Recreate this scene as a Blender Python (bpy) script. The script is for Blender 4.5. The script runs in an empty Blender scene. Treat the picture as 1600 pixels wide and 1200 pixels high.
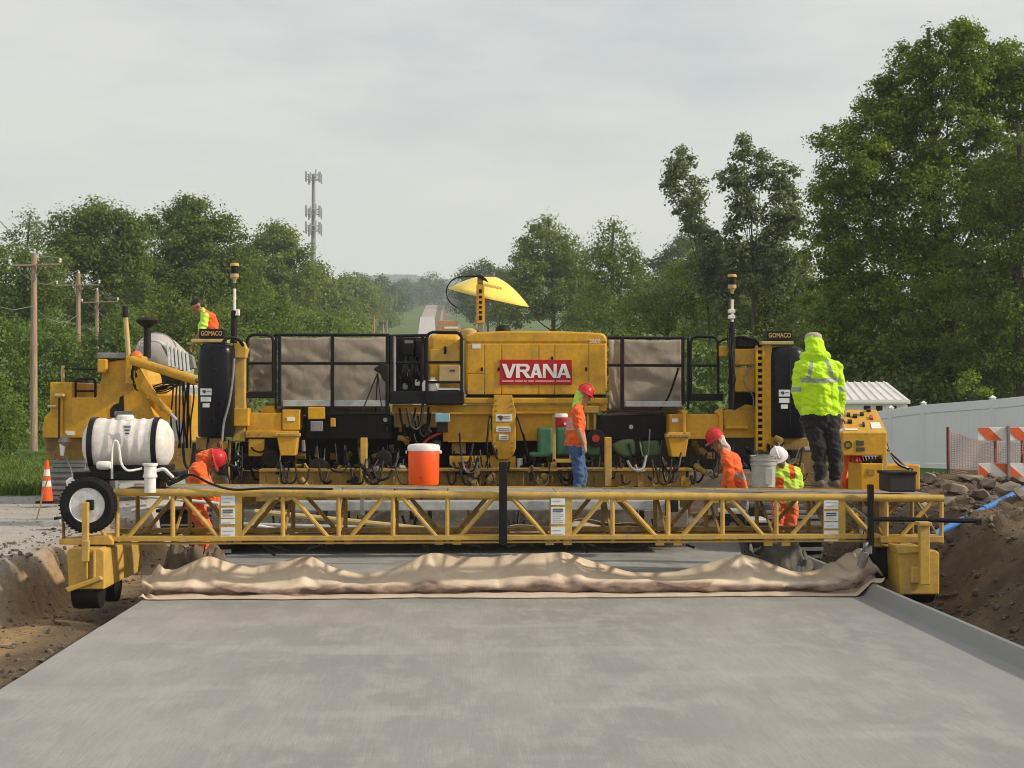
import bpy, bmesh, math, random
import numpy as np
from mathutils import Vector, Matrix

# ------------------------------------------------------------------ camera, sky, sun, exposure
scene = bpy.context.scene
COL = scene.collection
F = 2311.0                      # focal length in pixels of the 1600 px wide photograph
CAM = Vector((0.0, 0.0, 2.2))
YAW = math.atan2(94.0, F)
PIT = math.atan2(33.0, F)
cam_data = bpy.data.cameras.new('camera')
cam_data.sensor_width = 36.0
cam_data.lens = 36.0 * F / 1600.0
cam_data.clip_start = 0.1
cam_data.clip_end = 12000.0
cam = bpy.data.objects.new('camera', cam_data)
cam.location = CAM
cam.rotation_euler = (math.pi / 2 + PIT, 0.0, -YAW)
COL.objects.link(cam)
scene.camera = cam

SUN_EL = math.radians(30.0)
SUN_AZ = math.radians(102.0)      # from +Y (away from the camera) towards +X (right)
world = bpy.data.worlds.new('World')
scene.world = world
world.use_nodes = True
wn = world.node_tree.nodes
wl = world.node_tree.links
wn.clear()
w_out = wn.new('ShaderNodeOutputWorld')
w_bg = wn.new('ShaderNodeBackground')
w_bg.inputs['Strength'].default_value = 0.1
w_sky = wn.new('ShaderNodeTexSky')
w_sky.sky_type = 'NISHITA'
w_sky.sun_disc = False
w_sky.sun_elevation = SUN_EL
w_sky.sun_rotation = SUN_AZ
w_sky.air_density = 1.2
w_sky.dust_density = 4.0
w_tc = wn.new('ShaderNodeTexCoord')
w_map = wn.new('ShaderNodeMapping')
w_map.inputs['Scale'].default_value = (2.0, 2.0, 8.0)
w_map.inputs['Location'].default_value = (0.35, 0.2, 0.62)
w_n1 = wn.new('ShaderNodeTexNoise')
w_n1.inputs['Scale'].default_value = 2.0
w_n1.inputs['Detail'].default_value = 7.0
w_n1.inputs['Roughness'].default_value = 0.52
w_r1 = wn.new('ShaderNodeValToRGB')
w_r1.color_ramp.elements[0].position = 0.36
w_r1.color_ramp.elements[0].color = (5.9, 6.3, 6.65, 1)
w_r1.color_ramp.elements[1].position = 0.62
w_r1.color_ramp.elements[1].color = (8.2, 8.05, 7.75, 1)
w_mix = wn.new('ShaderNodeMix')
w_mix.data_type = 'RGBA'
# a hazy cloud layer: solid near the horizon, thinner overhead
w_sep = wn.new('ShaderNodeSeparateXYZ')
w_thin = wn.new('ShaderNodeMapRange')
w_thin.inputs['From Min'].default_value = 0.0
w_thin.inputs['From Max'].default_value = 0.85
w_thin.inputs['To Min'].default_value = 0.95
w_thin.inputs['To Max'].default_value = 0.8
# broken mid-level clouds start above a smooth band of haze
w_band = wn.new('ShaderNodeMapRange')
w_band.inputs['From Min'].default_value = 0.09
w_band.inputs['From Max'].default_value = 0.21
w_hz = wn.new('ShaderNodeMix')
w_hz.data_type = 'RGBA'
w_hz.inputs[6].default_value = (8.3, 8.15, 7.6, 1)
wl.new(w_tc.outputs['Generated'], w_map.inputs['Vector'])
wl.new(w_map.outputs['Vector'], w_n1.inputs['Vector'])
wl.new(w_n1.outputs['Fac'], w_r1.inputs['Fac'])
wl.new(w_tc.outputs['Generated'], w_sep.inputs['Vector'])
wl.new(w_sep.outputs['Z'], w_thin.inputs['Value'])
wl.new(w_sep.outputs['Z'], w_band.inputs['Value'])
wl.new(w_band.outputs['Result'], w_hz.inputs[0])
wl.new(w_r1.outputs['Color'], w_hz.inputs[7])
wl.new(w_thin.outputs['Result'], w_mix.inputs[0])
wl.new(w_sky.outputs['Color'], w_mix.inputs[6])
wl.new(w_hz.outputs[2], w_mix.inputs[7])
wl.new(w_mix.outputs[2], w_bg.inputs['Color'])
wl.new(w_bg.outputs['Background'], w_out.inputs['Surface'])

sun_data = bpy.data.lights.new('sun', 'SUN')
sun_data.energy = 4.5
sun_data.angle = math.radians(3.0)
sun_data.color = (1.0, 0.86, 0.68)
sun = bpy.data.objects.new('sun', sun_data)
sun_dir = Vector((math.cos(SUN_EL) * math.sin(SUN_AZ), math.cos(SUN_EL) * math.cos(SUN_AZ), math.sin(SUN_EL)))
sun.rotation_euler = sun_dir.to_track_quat('Z', 'Y').to_euler()
sun.location = (30, 0, 40)
COL.objects.link(sun)

scene.view_settings.view_transform = 'Standard'
scene.view_settings.look = 'None'
scene.view_settings.exposure = 0.0
scene.view_settings.gamma = 1.0
scene.view_settings.use_curve_mapping = False
scene.cycles.max_bounces = 5
scene.cycles.volume_bounces = 2
scene.cycles.use_denoising = True
scene.cycles.filter_width = 1.05

# ------------------------------------------------------------------ helpers
_r = Vector((math.cos(YAW), -math.sin(YAW), 0))
_f = Vector((math.sin(YAW) * math.cos(PIT), math.cos(YAW) * math.cos(PIT), math.sin(PIT)))
_u = _r.cross(_f)

def W(px, py, Y):
    """point of the photograph's pixel (1600x1200) at world distance Y"""
    d = _f * F + _r * (px - 800.0) + _u * (600.0 - py)
    return CAM + d * (Y / d.y)

def G(px, py, z=0.0):
    d = _f * F + _r * (px - 800.0) + _u * (600.0 - py)
    return CAM + d * ((z - CAM.z) / d.z)

def S(px, Y):
    return px * Y / F

def tag(o, label=None, cat=None, group=None, kind=None):
    if label: o['label'] = label
    if cat: o['category'] = cat
    if group: o['group'] = group
    if kind: o['kind'] = kind
    return o

def thing(name, loc, label, cat, group=None):
    o = bpy.data.objects.new(name, None)
    o.empty_display_size = 0.2
    o.location = loc
    COL.objects.link(o)
    return tag(o, label, cat, group)

def put(o, parent):
    COL.objects.link(o)
    if parent is not None:
        o.parent = parent
        p = parent
        t = Vector((0, 0, 0))
        while p is not None:
            if p.type == 'EMPTY': t += Vector(p.location)
            p = p.parent
        if parent.type == 'EMPTY':
            o.matrix_parent_inverse = Matrix.Translation(-t)
    return o

def copy_tree(o, parent=None):
    c = o.copy()
    COL.objects.link(c)
    c.parent = parent
    for ch in list(o.children):
        copy_tree(ch, c)
    return c

class MB:
    def __init__(s):
        s.v = []; s.f = []
    def add(s, vs, fs):
        n = len(s.v)
        s.v += [tuple(v) for v in vs]
        s.f += [tuple(i + n for i in f) for f in fs]
        return s
    def box(s, a, b):
        x0, x1 = sorted((a[0], b[0])); y0, y1 = sorted((a[1], b[1])); z0, z1 = sorted((a[2], b[2]))
        return s.add([(x0,y0,z0),(x1,y0,z0),(x1,y1,z0),(x0,y1,z0),(x0,y0,z1),(x1,y0,z1),(x1,y1,z1),(x0,y1,z1)],
                     [(0,3,2,1),(4,5,6,7),(0,1,5,4),(1,2,6,5),(2,3,7,6),(3,0,4,7)])
    def pbox(s, x0, y0, x1, y1, Y, d):
        a = W(x0, (y0+y1)/2, Y); b = W(x1, (y0+y1)/2, Y)
        t = W((x0+x1)/2, y0, Y); u = W((x0+x1)/2, y1, Y)
        return s.box((a.x, Y, u.z), (b.x, Y+d, t.z))
    def prism(s, pix, Y, d):
        p = [W(x, y, Y) for x, y in pix]
        n = len(p)
        ar = sum(p[i].x*p[(i+1)%n].z - p[(i+1)%n].x*p[i].z for i in range(n))
        if ar < 0: p = p[::-1]
        vs = [(q.x, Y, q.z) for q in p] + [(q.x, Y+d, q.z) for q in p]
        fs = [tuple(range(n)), tuple(range(2*n-1, n-1, -1))]
        fs += [(i, i+n, (i+1)%n+n, (i+1)%n) for i in range(n)]
        return s.add(vs, fs)
    def bar(s, a, b, w, h):
        """rectangular bar from a to b (w across, h high)"""
        a = Vector(a); b = Vector(b); d = (b-a).normalized()
        up = Vector((0,0,1)) if abs(d.z) < 0.95 else Vector((0,1,0))
        x = d.cross(up).normalized(); y = x.cross(d).normalized()
        vs = []
        for q in (a, b):
            for sx, sy in ((-1,-1),(1,-1),(1,1),(-1,1)):
                vs.append(q + x*(sx*w/2) + y*(sy*h/2))
        return s.add(vs, [(0,1,2,3)[::-1],(4,5,6,7),(0,1,5,4),(1,2,6,5),(2,3,7,6),(3,0,4,7)][0:6])
    def cyl(s, a, b, r, r2=None, n=12, cap=True):
        a = Vector(a); b = Vector(b)
        if r2 is None: r2 = r
        d = (b-a).normalized()
        up = Vector((0,0,1)) if abs(d.z) < 0.95 else Vector((0,1,0))
        x = d.cross(up).normalized(); y = d.cross(x).normalized()
        vs = []
        for q, rr in ((a, r), (b, r2)):
            for i in range(n):
                t = 2*math.pi*i/n
                vs.append(q + x*(rr*math.cos(t)) + y*(rr*math.sin(t)))
        fs = [(i, (i+1)%n, (i+1)%n+n, i+n) for i in range(n)]
        if cap: fs += [tuple(range(n-1, -1, -1)), tuple(range(n, 2*n))]
        return s.add(vs, fs)
    def tube(s, pts, r, n=8, r2=None):
        pts = [Vector(p) for p in pts]
        m = len(pts); base = len(s.v); vs = []; x = None
        for i, p in enumerate(pts):
            d = (pts[min(i+1, m-1)] - pts[max(i-1, 0)]).normalized()
            if x is None:
                up = Vector((0,0,1)) if abs(d.z) < 0.9 else Vector((1,0,0))
                x = d.cross(up).normalized()
            x = (x - d*x.dot(d)).normalized(); y = d.cross(x)
            rr = r if r2 is None else r + (r2-r)*i/(m-1)
            for k in range(n):
                t = 2*math.pi*k/n
                vs.append(p + x*(rr*math.cos(t)) + y*(rr*math.sin(t)))
        fs = []
        for i in range(m-1):
            for k in range(n):
                fs.append((i*n+k, i*n+(k+1)%n, (i+1)*n+(k+1)%n, (i+1)*n+k))
        fs += [tuple(range(n-1,-1,-1)), tuple(range((m-1)*n, m*n))]
        return s.add(vs, fs)
    def lathe(s, prof, origin, axis=(0,0,1), n=24, cap=True):
        """prof: (radius, height along axis)"""
        o = Vector(origin); d = Vector(axis).normalized()
        up = Vector((0,0,1)) if abs(d.z) < 0.95 else Vector((0,1,0))
        x = d.cross(up).normalized(); y = d.cross(x).normalized()
        m = len(prof); vs = []
        for r, h in prof:
            for k in range(n):
                t = 2*math.pi*k/n
                vs.append(o + d*h + x*(r*math.cos(t)) + y*(r*math.sin(t)))
        fs = []
        for i in range(m-1):
            for k in range(n):
                fs.append((i*n+k, i*n+(k+1)%n, (i+1)*n+(k+1)%n, (i+1)*n+k))
        if cap and prof[0][0] > 1e-6: fs.append(tuple(range(n-1,-1,-1)))
        if cap and prof[-1][0] > 1e-6: fs.append(tuple(range((m-1)*n, m*n)))
        return s.add(vs, fs)
    def build(s, name, mat, parent=None, bevel=0.0, smooth=False, seg=2, auto=None):
        me = bpy.data.meshes.new(name)
        me.from_pydata(s.v, [], s.f)
        bm = bmesh.new(); bm.from_mesh(me)
        bmesh.ops.recalc_face_normals(bm, faces=bm.faces[:])
        bm.to_mesh(me); bm.free()
        if mat is not None: me.materials.append(mat)
        o = bpy.data.objects.new(name, me)
        if smooth or auto:
            me.polygons.foreach_set('use_smooth', [True]*len(me.polygons))
            me.set_sharp_from_angle(angle=math.radians(auto or 40))
        if bevel > 0:
            b = o.modifiers.new('bevel', 'BEVEL')
            b.width = bevel; b.segments = seg; b.limit_method = 'ANGLE'; b.angle_limit = math.radians(35)
        put(o, parent)
        return o

def catmull(pts, k=6):
    p = [Vector(q) for q in pts]
    p = [p[0]*2-p[1]] + p + [p[-1]*2-p[-2]]
    out = []
    for i in range(1, len(p)-2):
        for j in range(k):
            t = j/k
            a, b, c, d = p[i-1], p[i], p[i+1], p[i+2]
            out.append(0.5*((2*b) + (c-a)*t + (2*a-5*b+4*c-d)*t*t + (3*b-a-3*c+d)*t*t*t))
    out.append(p[-2])
    return out

def hose(parent, pix, r, mat, name='hose', k=6):
    """pix: list of (px, py, Y)"""
    return MB().tube(catmull([W(*q) for q in pix], k), r, 6).build(name, mat, parent, smooth=True)

def PB(parent, name, x0, y0, x1, y1, Y, d, mat, bevel=0.012, seg=2):
    return MB().pbox(x0, y0, x1, y1, Y, d).build(name, mat, parent, bevel=bevel, seg=seg, auto=40 if seg > 2 else None)

def PP(parent, name, pix, Y, d, mat, bevel=0.012):
    return MB().prism(pix, Y, d).build(name, mat, parent, bevel=bevel)

def text_mesh(parent, name, body, x0, y0, x1, y1, Y, mat, bold=0.0):
    cu = bpy.data.curves.new(name, 'FONT')
    cu.body = body; cu.size = 1.0; cu.resolution_u = 3; cu.offset = bold
    o = bpy.data.objects.new('tmp', cu); COL.objects.link(o)
    dg = bpy.context.evaluated_depsgraph_get(); dg.update()
    me = bpy.data.meshes.new_from_object(o.evaluated_get(dg))
    bpy.data.objects.remove(o); bpy.data.curves.remove(cu)
    co = np.empty(len(me.vertices)*3); me.vertices.foreach_get('co', co); co = co.reshape(-1, 3)
    mn = co.min(0); mx = co.max(0)
    a = W(x0, y1, Y); b = W(x1, y0, Y)
    out = np.empty_like(co)
    out[:,0] = a.x + (co[:,0]-mn[0])/(mx[0]-mn[0])*(b.x-a.x)
    out[:,2] = a.z + (co[:,1]-mn[1])/(mx[1]-mn[1])*(b.z-a.z)
    out[:,1] = Y
    me.vertices.foreach_set('co', out.ravel())
    me.name = name
    me.materials.clear(); me.materials.append(mat)
    o = bpy.data.objects.new(name, me)
    return put(o, parent)

# numpy value noise
def _hash(i, j, seed):
    h = (i.astype(np.int64)*374761393 + j.astype(np.int64)*668265263 + seed*1442695041) & 0x7fffffff
    h = ((h ^ (h >> 13)) * 1274126177) & 0x7fffffff
    return ((h ^ (h >> 16)) & 0xffff) / 65535.0

def vnoise(x, y, seed=0):
    x = np.asarray(x, float); y = np.asarray(y, float)
    i = np.floor(x); j = np.floor(y); u = x-i; v = y-j
    u = u*u*(3-2*u); v = v*v*(3-2*v)
    a = _hash(i, j, seed); b = _hash(i+1, j, seed); c = _hash(i, j+1, seed); d = _hash(i+1, j+1, seed)
    return (a*(1-u)+b*u)*(1-v) + (c*(1-u)+d*u)*v - 0.5

def fbm(x, y, oct=4, seed=0):
    s = 0; amp = 1.0
    for k in range(oct):
        s = s + amp*vnoise(x, y, seed+k*17)
        x = np.asarray(x)*2.03+5.1; y = np.asarray(y)*2.03+3.7; amp *= 0.5
    return s

def sstep(a, b, x):
    t = np.clip((np.asarray(x, float)-a)/(b-a), 0, 1)
    return t*t*(3-2*t)

# ------------------------------------------------------------------ materials
def new_mat(name):
    m = bpy.data.materials.new(name); m.use_nodes = True
    nt = m.node_tree
    b = nt.nodes['Principled BSDF']
    return m, nt, b

def nnode(nt, typ, **kw):
    n = nt.nodes.new(typ)
    for k, v in kw.items():
        if k in n.inputs: n.inputs[k].default_value = v
        else: setattr(n, k, v)
    return n

def ramp(nt, fac, stops):
    r = nt.nodes.new('ShaderNodeValToRGB')
    e = r.color_ramp.elements
    while len(e) < len(stops): e.new(0.5)
    for i, (p, c) in enumerate(stops):
        e[i].position = p
        e[i].color = (c, c, c, 1) if isinstance(c, (int, float)) else (*c, 1)
    nt.links.new(fac, r.inputs['Fac'])
    return r.outputs['Color']

def mixc(nt, fac, a, b, mode='MIX'):
    m = nt.nodes.new('ShaderNodeMix'); m.data_type = 'RGBA'; m.blend_type = mode
    for idx, val in ((0, fac), (6, a), (7, b)):
        if hasattr(val, 'links') or hasattr(val, 'is_output'):
            nt.links.new(val, m.inputs[idx])
        elif idx == 0: m.inputs[0].default_value = val
        else: m.inputs[idx].default_value = (*val, 1)
    return m.outputs[2]

def noise(nt, scale, detail=4.0, rough=0.55, vscale=None, coord='Object'):
    tc = nt.nodes.new('ShaderNodeTexCoord')
    n = nt.nodes.new('ShaderNodeTexNoise')
    n.inputs['Scale'].default_value = scale
    n.inputs['Detail'].default_value = detail
    n.inputs['Roughness'].default_value = rough
    if vscale:
        mp = nt.nodes.new('ShaderNodeMapping')
        mp.inputs['Scale'].default_value = vscale
        nt.links.new(tc.outputs[coord], mp.inputs['Vector'])
        nt.links.new(mp.outputs['Vector'], n.inputs['Vector'])
    else:
        nt.links.new(tc.outputs[coord], n.inputs['Vector'])
    return n.outputs['Fac']

def bump(nt, b, h, strength, dist=0.02):
    bp = nt.nodes.new('ShaderNodeBump')
    bp.inputs['Strength'].default_value = strength
    bp.inputs['Distance'].default_value = dist
    nt.links.new(h, bp.inputs['Height'])
    nt.links.new(bp.outputs['Normal'], b.inputs['Normal'])

def paint(name, col, rough=0.42, dirt=(0.12, 0.085, 0.05), amount=0.5, scale=2.2, metallic=0.0, spec=0.4, splat=0.0):
    """painted or plain surface with patchy dirt, streaks and a little relief"""
    m, nt, b = new_mat(name)
    n1 = noise(nt, scale, 8, 0.65)
    n2 = noise(nt, scale*0.9, 6, 0.6, (2.5, 2.5, 0.35))
    n3 = noise(nt, 14.0, 3, 0.6)
    d1 = ramp(nt, n1, [(0.46, 0.0), (0.72, amount)])
    d2 = ramp(nt, n2, [(0.5, 0.0), (0.78, amount*0.8)])
    shade = ramp(nt, n3, [(0.3, tuple(c*0.86 for c in col)), (0.7, tuple(min(1, c*1.08) for c in col))])
    c = mixc(nt, d1, shade, dirt)
    c = mixc(nt, d2, c, dirt)
    if splat:
        sp1 = noise(nt, 38.0, 2, 0.5); sp2 = noise(nt, 3.1, 4, 0.6)
        sm = mixc(nt, 1.0, ramp(nt, sp1, [(0.60, 0.0), (0.66, 1.0)]), ramp(nt, sp2, [(0.42, 0.0), (0.62, splat)]), 'MULTIPLY')
        c = mixc(nt, sm, c, (0.42, 0.41, 0.38))
    nt.links.new(c, b.inputs['Base Color'])
    rr = ramp(nt, n1, [(0.35, rough), (0.75, min(1, rough+0.3))])
    nt.links.new(rr, b.inputs['Roughness'])
    b.inputs['Metallic'].default_value = metallic
    b.inputs['Specular IOR Level'].default_value = spec
    bump(nt, b, n3, 0.12, 0.004)
    return m

def plain(name, col, rough=0.6, var=0.12, scale=6.0, spec=0.3, metallic=0.0, bmp=0.1):
    m, nt, b = new_mat(name)
    n = noise(nt, scale, 5, 0.6)
    c = ramp(nt, n, [(0.25, tuple(x*(1-var) for x in col)), (0.75, tuple(min(1, x*(1+var)) for x in col))])
    nt.links.new(c, b.inputs['Base Color'])
    b.inputs['Roughness'].default_value = rough
    b.inputs['Specular IOR Level'].default_value = spec
    b.inputs['Metallic'].default_value = metallic
    if bmp: bump(nt, b, n, bmp, 0.01)
    return m

def cloth_mat(name, col, var=0.12, wr=0.5, scale=9.0):
    m, nt, b = new_mat(name)
    n = noise(nt, scale, 4, 0.55)
    c = ramp(nt, n, [(0.25, tuple(x*(1-var) for x in col)), (0.75, tuple(min(1, x*(1+var)) for x in col))])
    nt.links.new(c, b.inputs['Base Color'])
    b.inputs['Roughness'].default_value = 0.85
    b.inputs['Specular IOR Level'].default_value = 0.15
    b.inputs['Sheen Weight'].default_value = 0.15
    n2 = noise(nt, scale*1.6, 3, 0.5, (1, 1, 0.6))
    bump(nt, b, n2, wr, 0.03)
    return m

Mt = {}
Mt['yellow'] = paint('machine_yellow', (0.64, 0.345, 0.012), 0.4, amount=0.4, splat=0.35)
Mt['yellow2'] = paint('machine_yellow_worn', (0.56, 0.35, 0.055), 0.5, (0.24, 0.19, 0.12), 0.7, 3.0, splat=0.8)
Mt['yellow3'] = paint('frame_yellow_muddy_shade', (0.36, 0.215, 0.03), 0.6, (0.10, 0.078, 0.052), 0.95, 3.5, splat=0.9)  # mud, plus shade of the rear frame darkened into the colour
Mt['black'] = paint('black_paint', (0.008, 0.008, 0.010), 0.35, (0.06, 0.05, 0.042), 0.25, spec=0.2)
Mt['blackcover'] = paint('black_cover', (0.006, 0.007, 0.011), 0.22, (0.035, 0.032, 0.03), 0.2, spec=0.25)
Mt['dark'] = plain('dark_steel', (0.016, 0.0145, 0.0135), 0.6, 0.4, spec=0.2)
Mt['rubber'] = plain('rubber', (0.012, 0.012, 0.012), 0.75, 0.35, 12, spec=0.2)
Mt['hose'] = plain('hose_rubber', (0.009, 0.0085, 0.0085), 0.5, 0.2, 5, spec=0.2)
Mt['galv'] = paint('galvanised', (0.46, 0.49, 0.48), 0.4, (0.25, 0.23, 0.2), 0.6, 4.0, metallic=0.25)
Mt['greysteel'] = paint('grey_steel', (0.24, 0.24, 0.235), 0.5, (0.1, 0.085, 0.07), 0.6)
Mt['white'] = paint('white_plastic', (0.78, 0.77, 0.74), 0.45, (0.42, 0.37, 0.32), 0.22, 3.0)
Mt['tankwhite'] = paint('tank_plastic', (0.72, 0.70, 0.67), 0.5, (0.36, 0.29, 0.26), 0.5, 2.6, splat=0.5)
Mt['dirtysteel'] = paint('caked_steel', (0.15, 0.125, 0.10), 0.8, (0.30, 0.27, 0.235), 0.6, 3.0, splat=0.9)
Mt['paper'] = plain('white_placard', (0.72, 0.74, 0.74), 0.6, 0.05)
Mt['ink'] = plain('print_ink', (0.05, 0.07, 0.06), 0.7, 0.1)
Mt['red'] = plain('sign_red', (0.42, 0.012, 0.016), 0.45, 0.08)
Mt['pink'] = plain('sign_small_print', (0.75, 0.28, 0.26), 0.5, 0.05)
Mt['letter'] = plain('sign_white', (0.82, 0.78, 0.76), 0.5, 0.03)
Mt['gold'] = plain('gold_lettering', (0.55, 0.36, 0.08), 0.5, 0.1)
Mt['orange'] = plain('orange_plastic', (0.85, 0.10, 0.012), 0.4, 0.06, 4)
Mt['tan'] = paint('tan_box', (0.52, 0.40, 0.17), 0.55, (0.2, 0.15, 0.1), 0.4)
Mt['card'] = plain('cardboard', (0.45, 0.29, 0.16), 0.85, 0.12)
Mt['wood'] = None
Mt['rim'] = paint('white_rim', (0.68, 0.70, 0.72), 0.4, (0.25, 0.22, 0.2), 0.5, 9)
Mt['green'] = plain('green_paint', (0.06, 0.17, 0.095), 0.5, 0.2)
Mt['greencloth'] = cloth_mat('green_tarp', (0.12, 0.20, 0.09))
Mt['blue'] = plain('light_blue_box', (0.20, 0.42, 0.50), 0.5, 0.1)
Mt['navy'] = plain('navy_plastic', (0.015, 0.02, 0.05), 0.45, 0.2)
Mt['bluepipe'] = plain('blue_pipe', (0.04, 0.16, 0.46), 0.4, 0.1)
Mt['vinyl'] = plain('white_vinyl', (0.78, 0.80, 0.82), 0.45, 0.03, 1.2)
Mt['shed'] = plain('white_siding', (0.80, 0.79, 0.77), 0.6, 0.04)
Mt['umb'] = cloth_mat('yellow_canvas', (0.86, 0.66, 0.14), 0.06, 0.15, 5)
Mt['redglaze'] = plain('red_plastic', (0.45, 0.03, 0.03), 0.4, 0.1)
Mt['beacon'] = plain('amber_beacon', (0.8, 0.16, 0.03), 0.3, 0.05)
# ------------------------------------------------------------------ terrain
_PY = np.array([-50, 60, 100, 200, 300, 480, 600, 727, 892, 1000, 1200, 1600, 2600, 6000.])
_PZ = np.array([0, 0, 0, 2, 7, 20, 31.5, 45, 62, 67, 60, 40, 30, 20.])

def ground_z(X, Y):
    X = np.asarray(X, float); Y = np.asarray(Y, float)
    prof = np.interp(Y, _PY, _PZ)
    rough = 0.05*fbm(X*1.3, Y*1.3, 4, 3) + 0.03*fbm(X*5, Y*5, 3, 9)
    # graded lane the slab lies on
    lane = -0.30 + rough*0.9
    # old gravel road on the left, a cut bank leads up to it
    toe = -4.72 - 0.75*sstep(17.6, 15.6, Y) + 0.10*fbm(Y*0.9, X*0+2.2, 3, 21) - 0.9*sstep(24, 30, Y)
    bl = sstep(0, 0.42, toe - X + 0.03*fbm(X*6, Y*6, 3, 5))
    left_top = 0.36 + 0.25*rough + 0.05*sstep(0.9, 0.2, toe-X)*(1+2*fbm(X*2.5, Y*2.5, 3, 31))
    z = lane*(1-bl) + left_top*bl
    # spoil bank on the right
    toe_r = 5.42 + 0.18*fbm(Y*0.7, X*0+7.7, 3, 41)
    br = sstep(0, 1.9, X - toe_r + 0.22*fbm(X*2.2, Y*2.2, 3, 43))
    top_r = 0.80 + 0.32*fbm(X*0.9, Y*0.7, 4, 45) + 0.14*fbm(X*4, Y*4, 3, 47)
    top_r = top_r*(1-sstep(25, 34, Y)) + 0.35*sstep(25, 34, Y)
    top_r = top_r*(1-sstep(9.5, 14, X)) + (0.45+0.1*rough)*sstep(9.5, 14, X)
    z = z*(1-br) + top_r*br
    # beyond the works
    far = sstep(45, 75, Y)
    zf = prof + 1.2*fbm(X*0.02, Y*0.02, 3, 51)*sstep(12, 60, np.abs(X)) + 0.25
    z = z*(1-far) + zf*far
    z = z + 0.02*np.maximum(0, np.abs(X)-60)*sstep(60, 300, Y)
    return z

def gz(x, y):
    return float(ground_z(np.array([x]), np.array([y]))[0])

def hit(px, py, lift=0.0, y0=12.0, y1=60.0):
    """where the line of sight through a pixel meets the ground"""
    ys = np.arange(y0, y1, 0.05)
    d = _f * F + _r * (px - 800.0) + _u * (600.0 - py)
    X = CAM.x + d.x/d.y*ys; Z = CAM.z + d.z/d.y*ys
    g = ground_z(X, ys) + lift
    k = int(np.argmax(Z <= g)) if np.any(Z <= g) else len(ys)-1
    return Vector((float(X[k]), float(ys[k]), float(Z[k])))

def spaced(lo, a, b, hi, step, grow):
    c = list(np.arange(a, b+1e-6, step))
    s = step; x = b
    while x < hi:
        s *= grow; x += s; c.append(x)
    s = step; x = a
    while x > lo:
        s *= grow; x -= s; c.insert(0, x)
    return np.array(c)

gx = spaced(-1700, -8.5, 10.5, 1700, 0.085, 1.085)
gy = spaced(-60, 10.5, 27.0, 2750, 0.085, 1.05)
XX, YY = np.meshgrid(gx, gy)
ZZ = ground_z(XX, YY)
nx, ny = len(gx), len(gy)
me = bpy.data.meshes.new('ground')
co = np.stack([XX, YY, ZZ], -1).reshape(-1, 3)
idx = np.arange(nx*ny).reshape(ny, nx)
quads = np.stack([idx[:-1,:-1], idx[:-1,1:], idx[1:,1:], idx[1:,:-1]], -1).reshape(-1, 4)
me.vertices.add(len(co)); me.vertices.foreach_set('co', co.ravel())
me.loops.add(quads.size); me.loops.foreach_set('vertex_index', quads.ravel().astype(np.int32))
me.polygons.add(len(quads)); me.polygons.foreach_set('loop_start', (np.arange(len(quads))*4).astype(np.int32))
me.polygons.foreach_set('use_smooth', np.ones(len(quads), bool))
me.update()
# what the ground is made of: r = gravel, g = grass, b = light dry dirt
nz1 = fbm(XX*0.5, YY*0.5, 4, 61)
grav = sstep(-5.15, -5.5, XX + 0.25*nz1)*sstep(33, 30, YY + 2*nz1 + 0.25*(XX+8))
grav = np.maximum(grav, 0.85*sstep(-4.9, -5.3, XX)*sstep(-11, -9.5, XX)*sstep(70, 60, YY))
grass = sstep(29.5, 31.5, YY + 1.5*nz1 + 0.3*(XX+8))*sstep(-7.6, -8.6, XX + 0.6*nz1)
grass = np.maximum(grass, sstep(9.5, 12, XX + nz1)*sstep(30, 36, YY))
grass = np.maximum(grass, sstep(65, 80, YY)*sstep(5.5, 8.5, np.abs(XX+8*sstep(100, 600, YY)) + 3*nz1))
light = sstep(-4.2, -4.7, XX)*(1-sstep(-5.4, -5.8, XX))
colr = np.stack([grav, grass, light, np.ones_like(grav)], -1).reshape(-1, 4).astype(np.float32)
at = me.color_attributes.new('cover', 'FLOAT_COLOR', 'POINT')
at.data.foreach_set('color', colr.ravel())

m, nt, b = new_mat('ground_cover')
att = nnode(nt, 'ShaderNodeVertexColor'); att.layer_name = 'cover'
sp = nt.nodes.new('ShaderNodeSeparateColor'); nt.links.new(att.outputs['Color'], sp.inputs['Color'])
nA = noise(nt, 1.1, 8, 0.62); nB = noise(nt, 9.0, 6, 0.65); nC = noise(nt, 45.0, 3, 0.6); nD = noise(nt, 0.06, 6, 0.6)
dirt = ramp(nt, nA, [(0.3, (0.072, 0.055, 0.039)), (0.5, (0.158, 0.115, 0.074)), (0.7, (0.255, 0.195, 0.13))])
dirt = mixc(nt, ramp(nt, nB, [(0.35, 0.0), (0.75, 0.65)]), dirt, (0.078, 0.063, 0.048))
clay = ramp(nt, nB, [(0.25, (0.20, 0.13, 0.07)), (0.55, (0.36, 0.25, 0.14)), (0.8, (0.46, 0.34, 0.21))])
gravel = ramp(nt, nC, [(0.25, (0.36, 0.34, 0.31)), (0.6, (0.46, 0.44, 0.41)), (0.85, (0.54, 0.52, 0.49))])
gravel = mixc(nt, ramp(nt, nA, [(0.45, 0.0), (0.7, 0.5)]), gravel, (0.30, 0.25, 0.19))
grassc = ramp(nt, nB, [(0.25, (0.045, 0.085, 0.02)), (0.7, (0.10, 0.16, 0.04))])
grassc = mixc(nt, ramp(nt, nD, [(0.45, 0.0), (0.7, 0.6)]), grassc, (0.15, 0.17, 0.055))
c = mixc(nt, sp.outputs['Blue'], dirt, clay)
c = mixc(nt, sp.outputs['Red'], c, gravel)
c = mixc(nt, sp.outputs['Green'], c, grassc)
nt.links.new(c, b.inputs['Base Color'])
b.inputs['Roughness'].default_value = 0.95
b.inputs['Specular IOR Level'].default_value = 0.1
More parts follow.
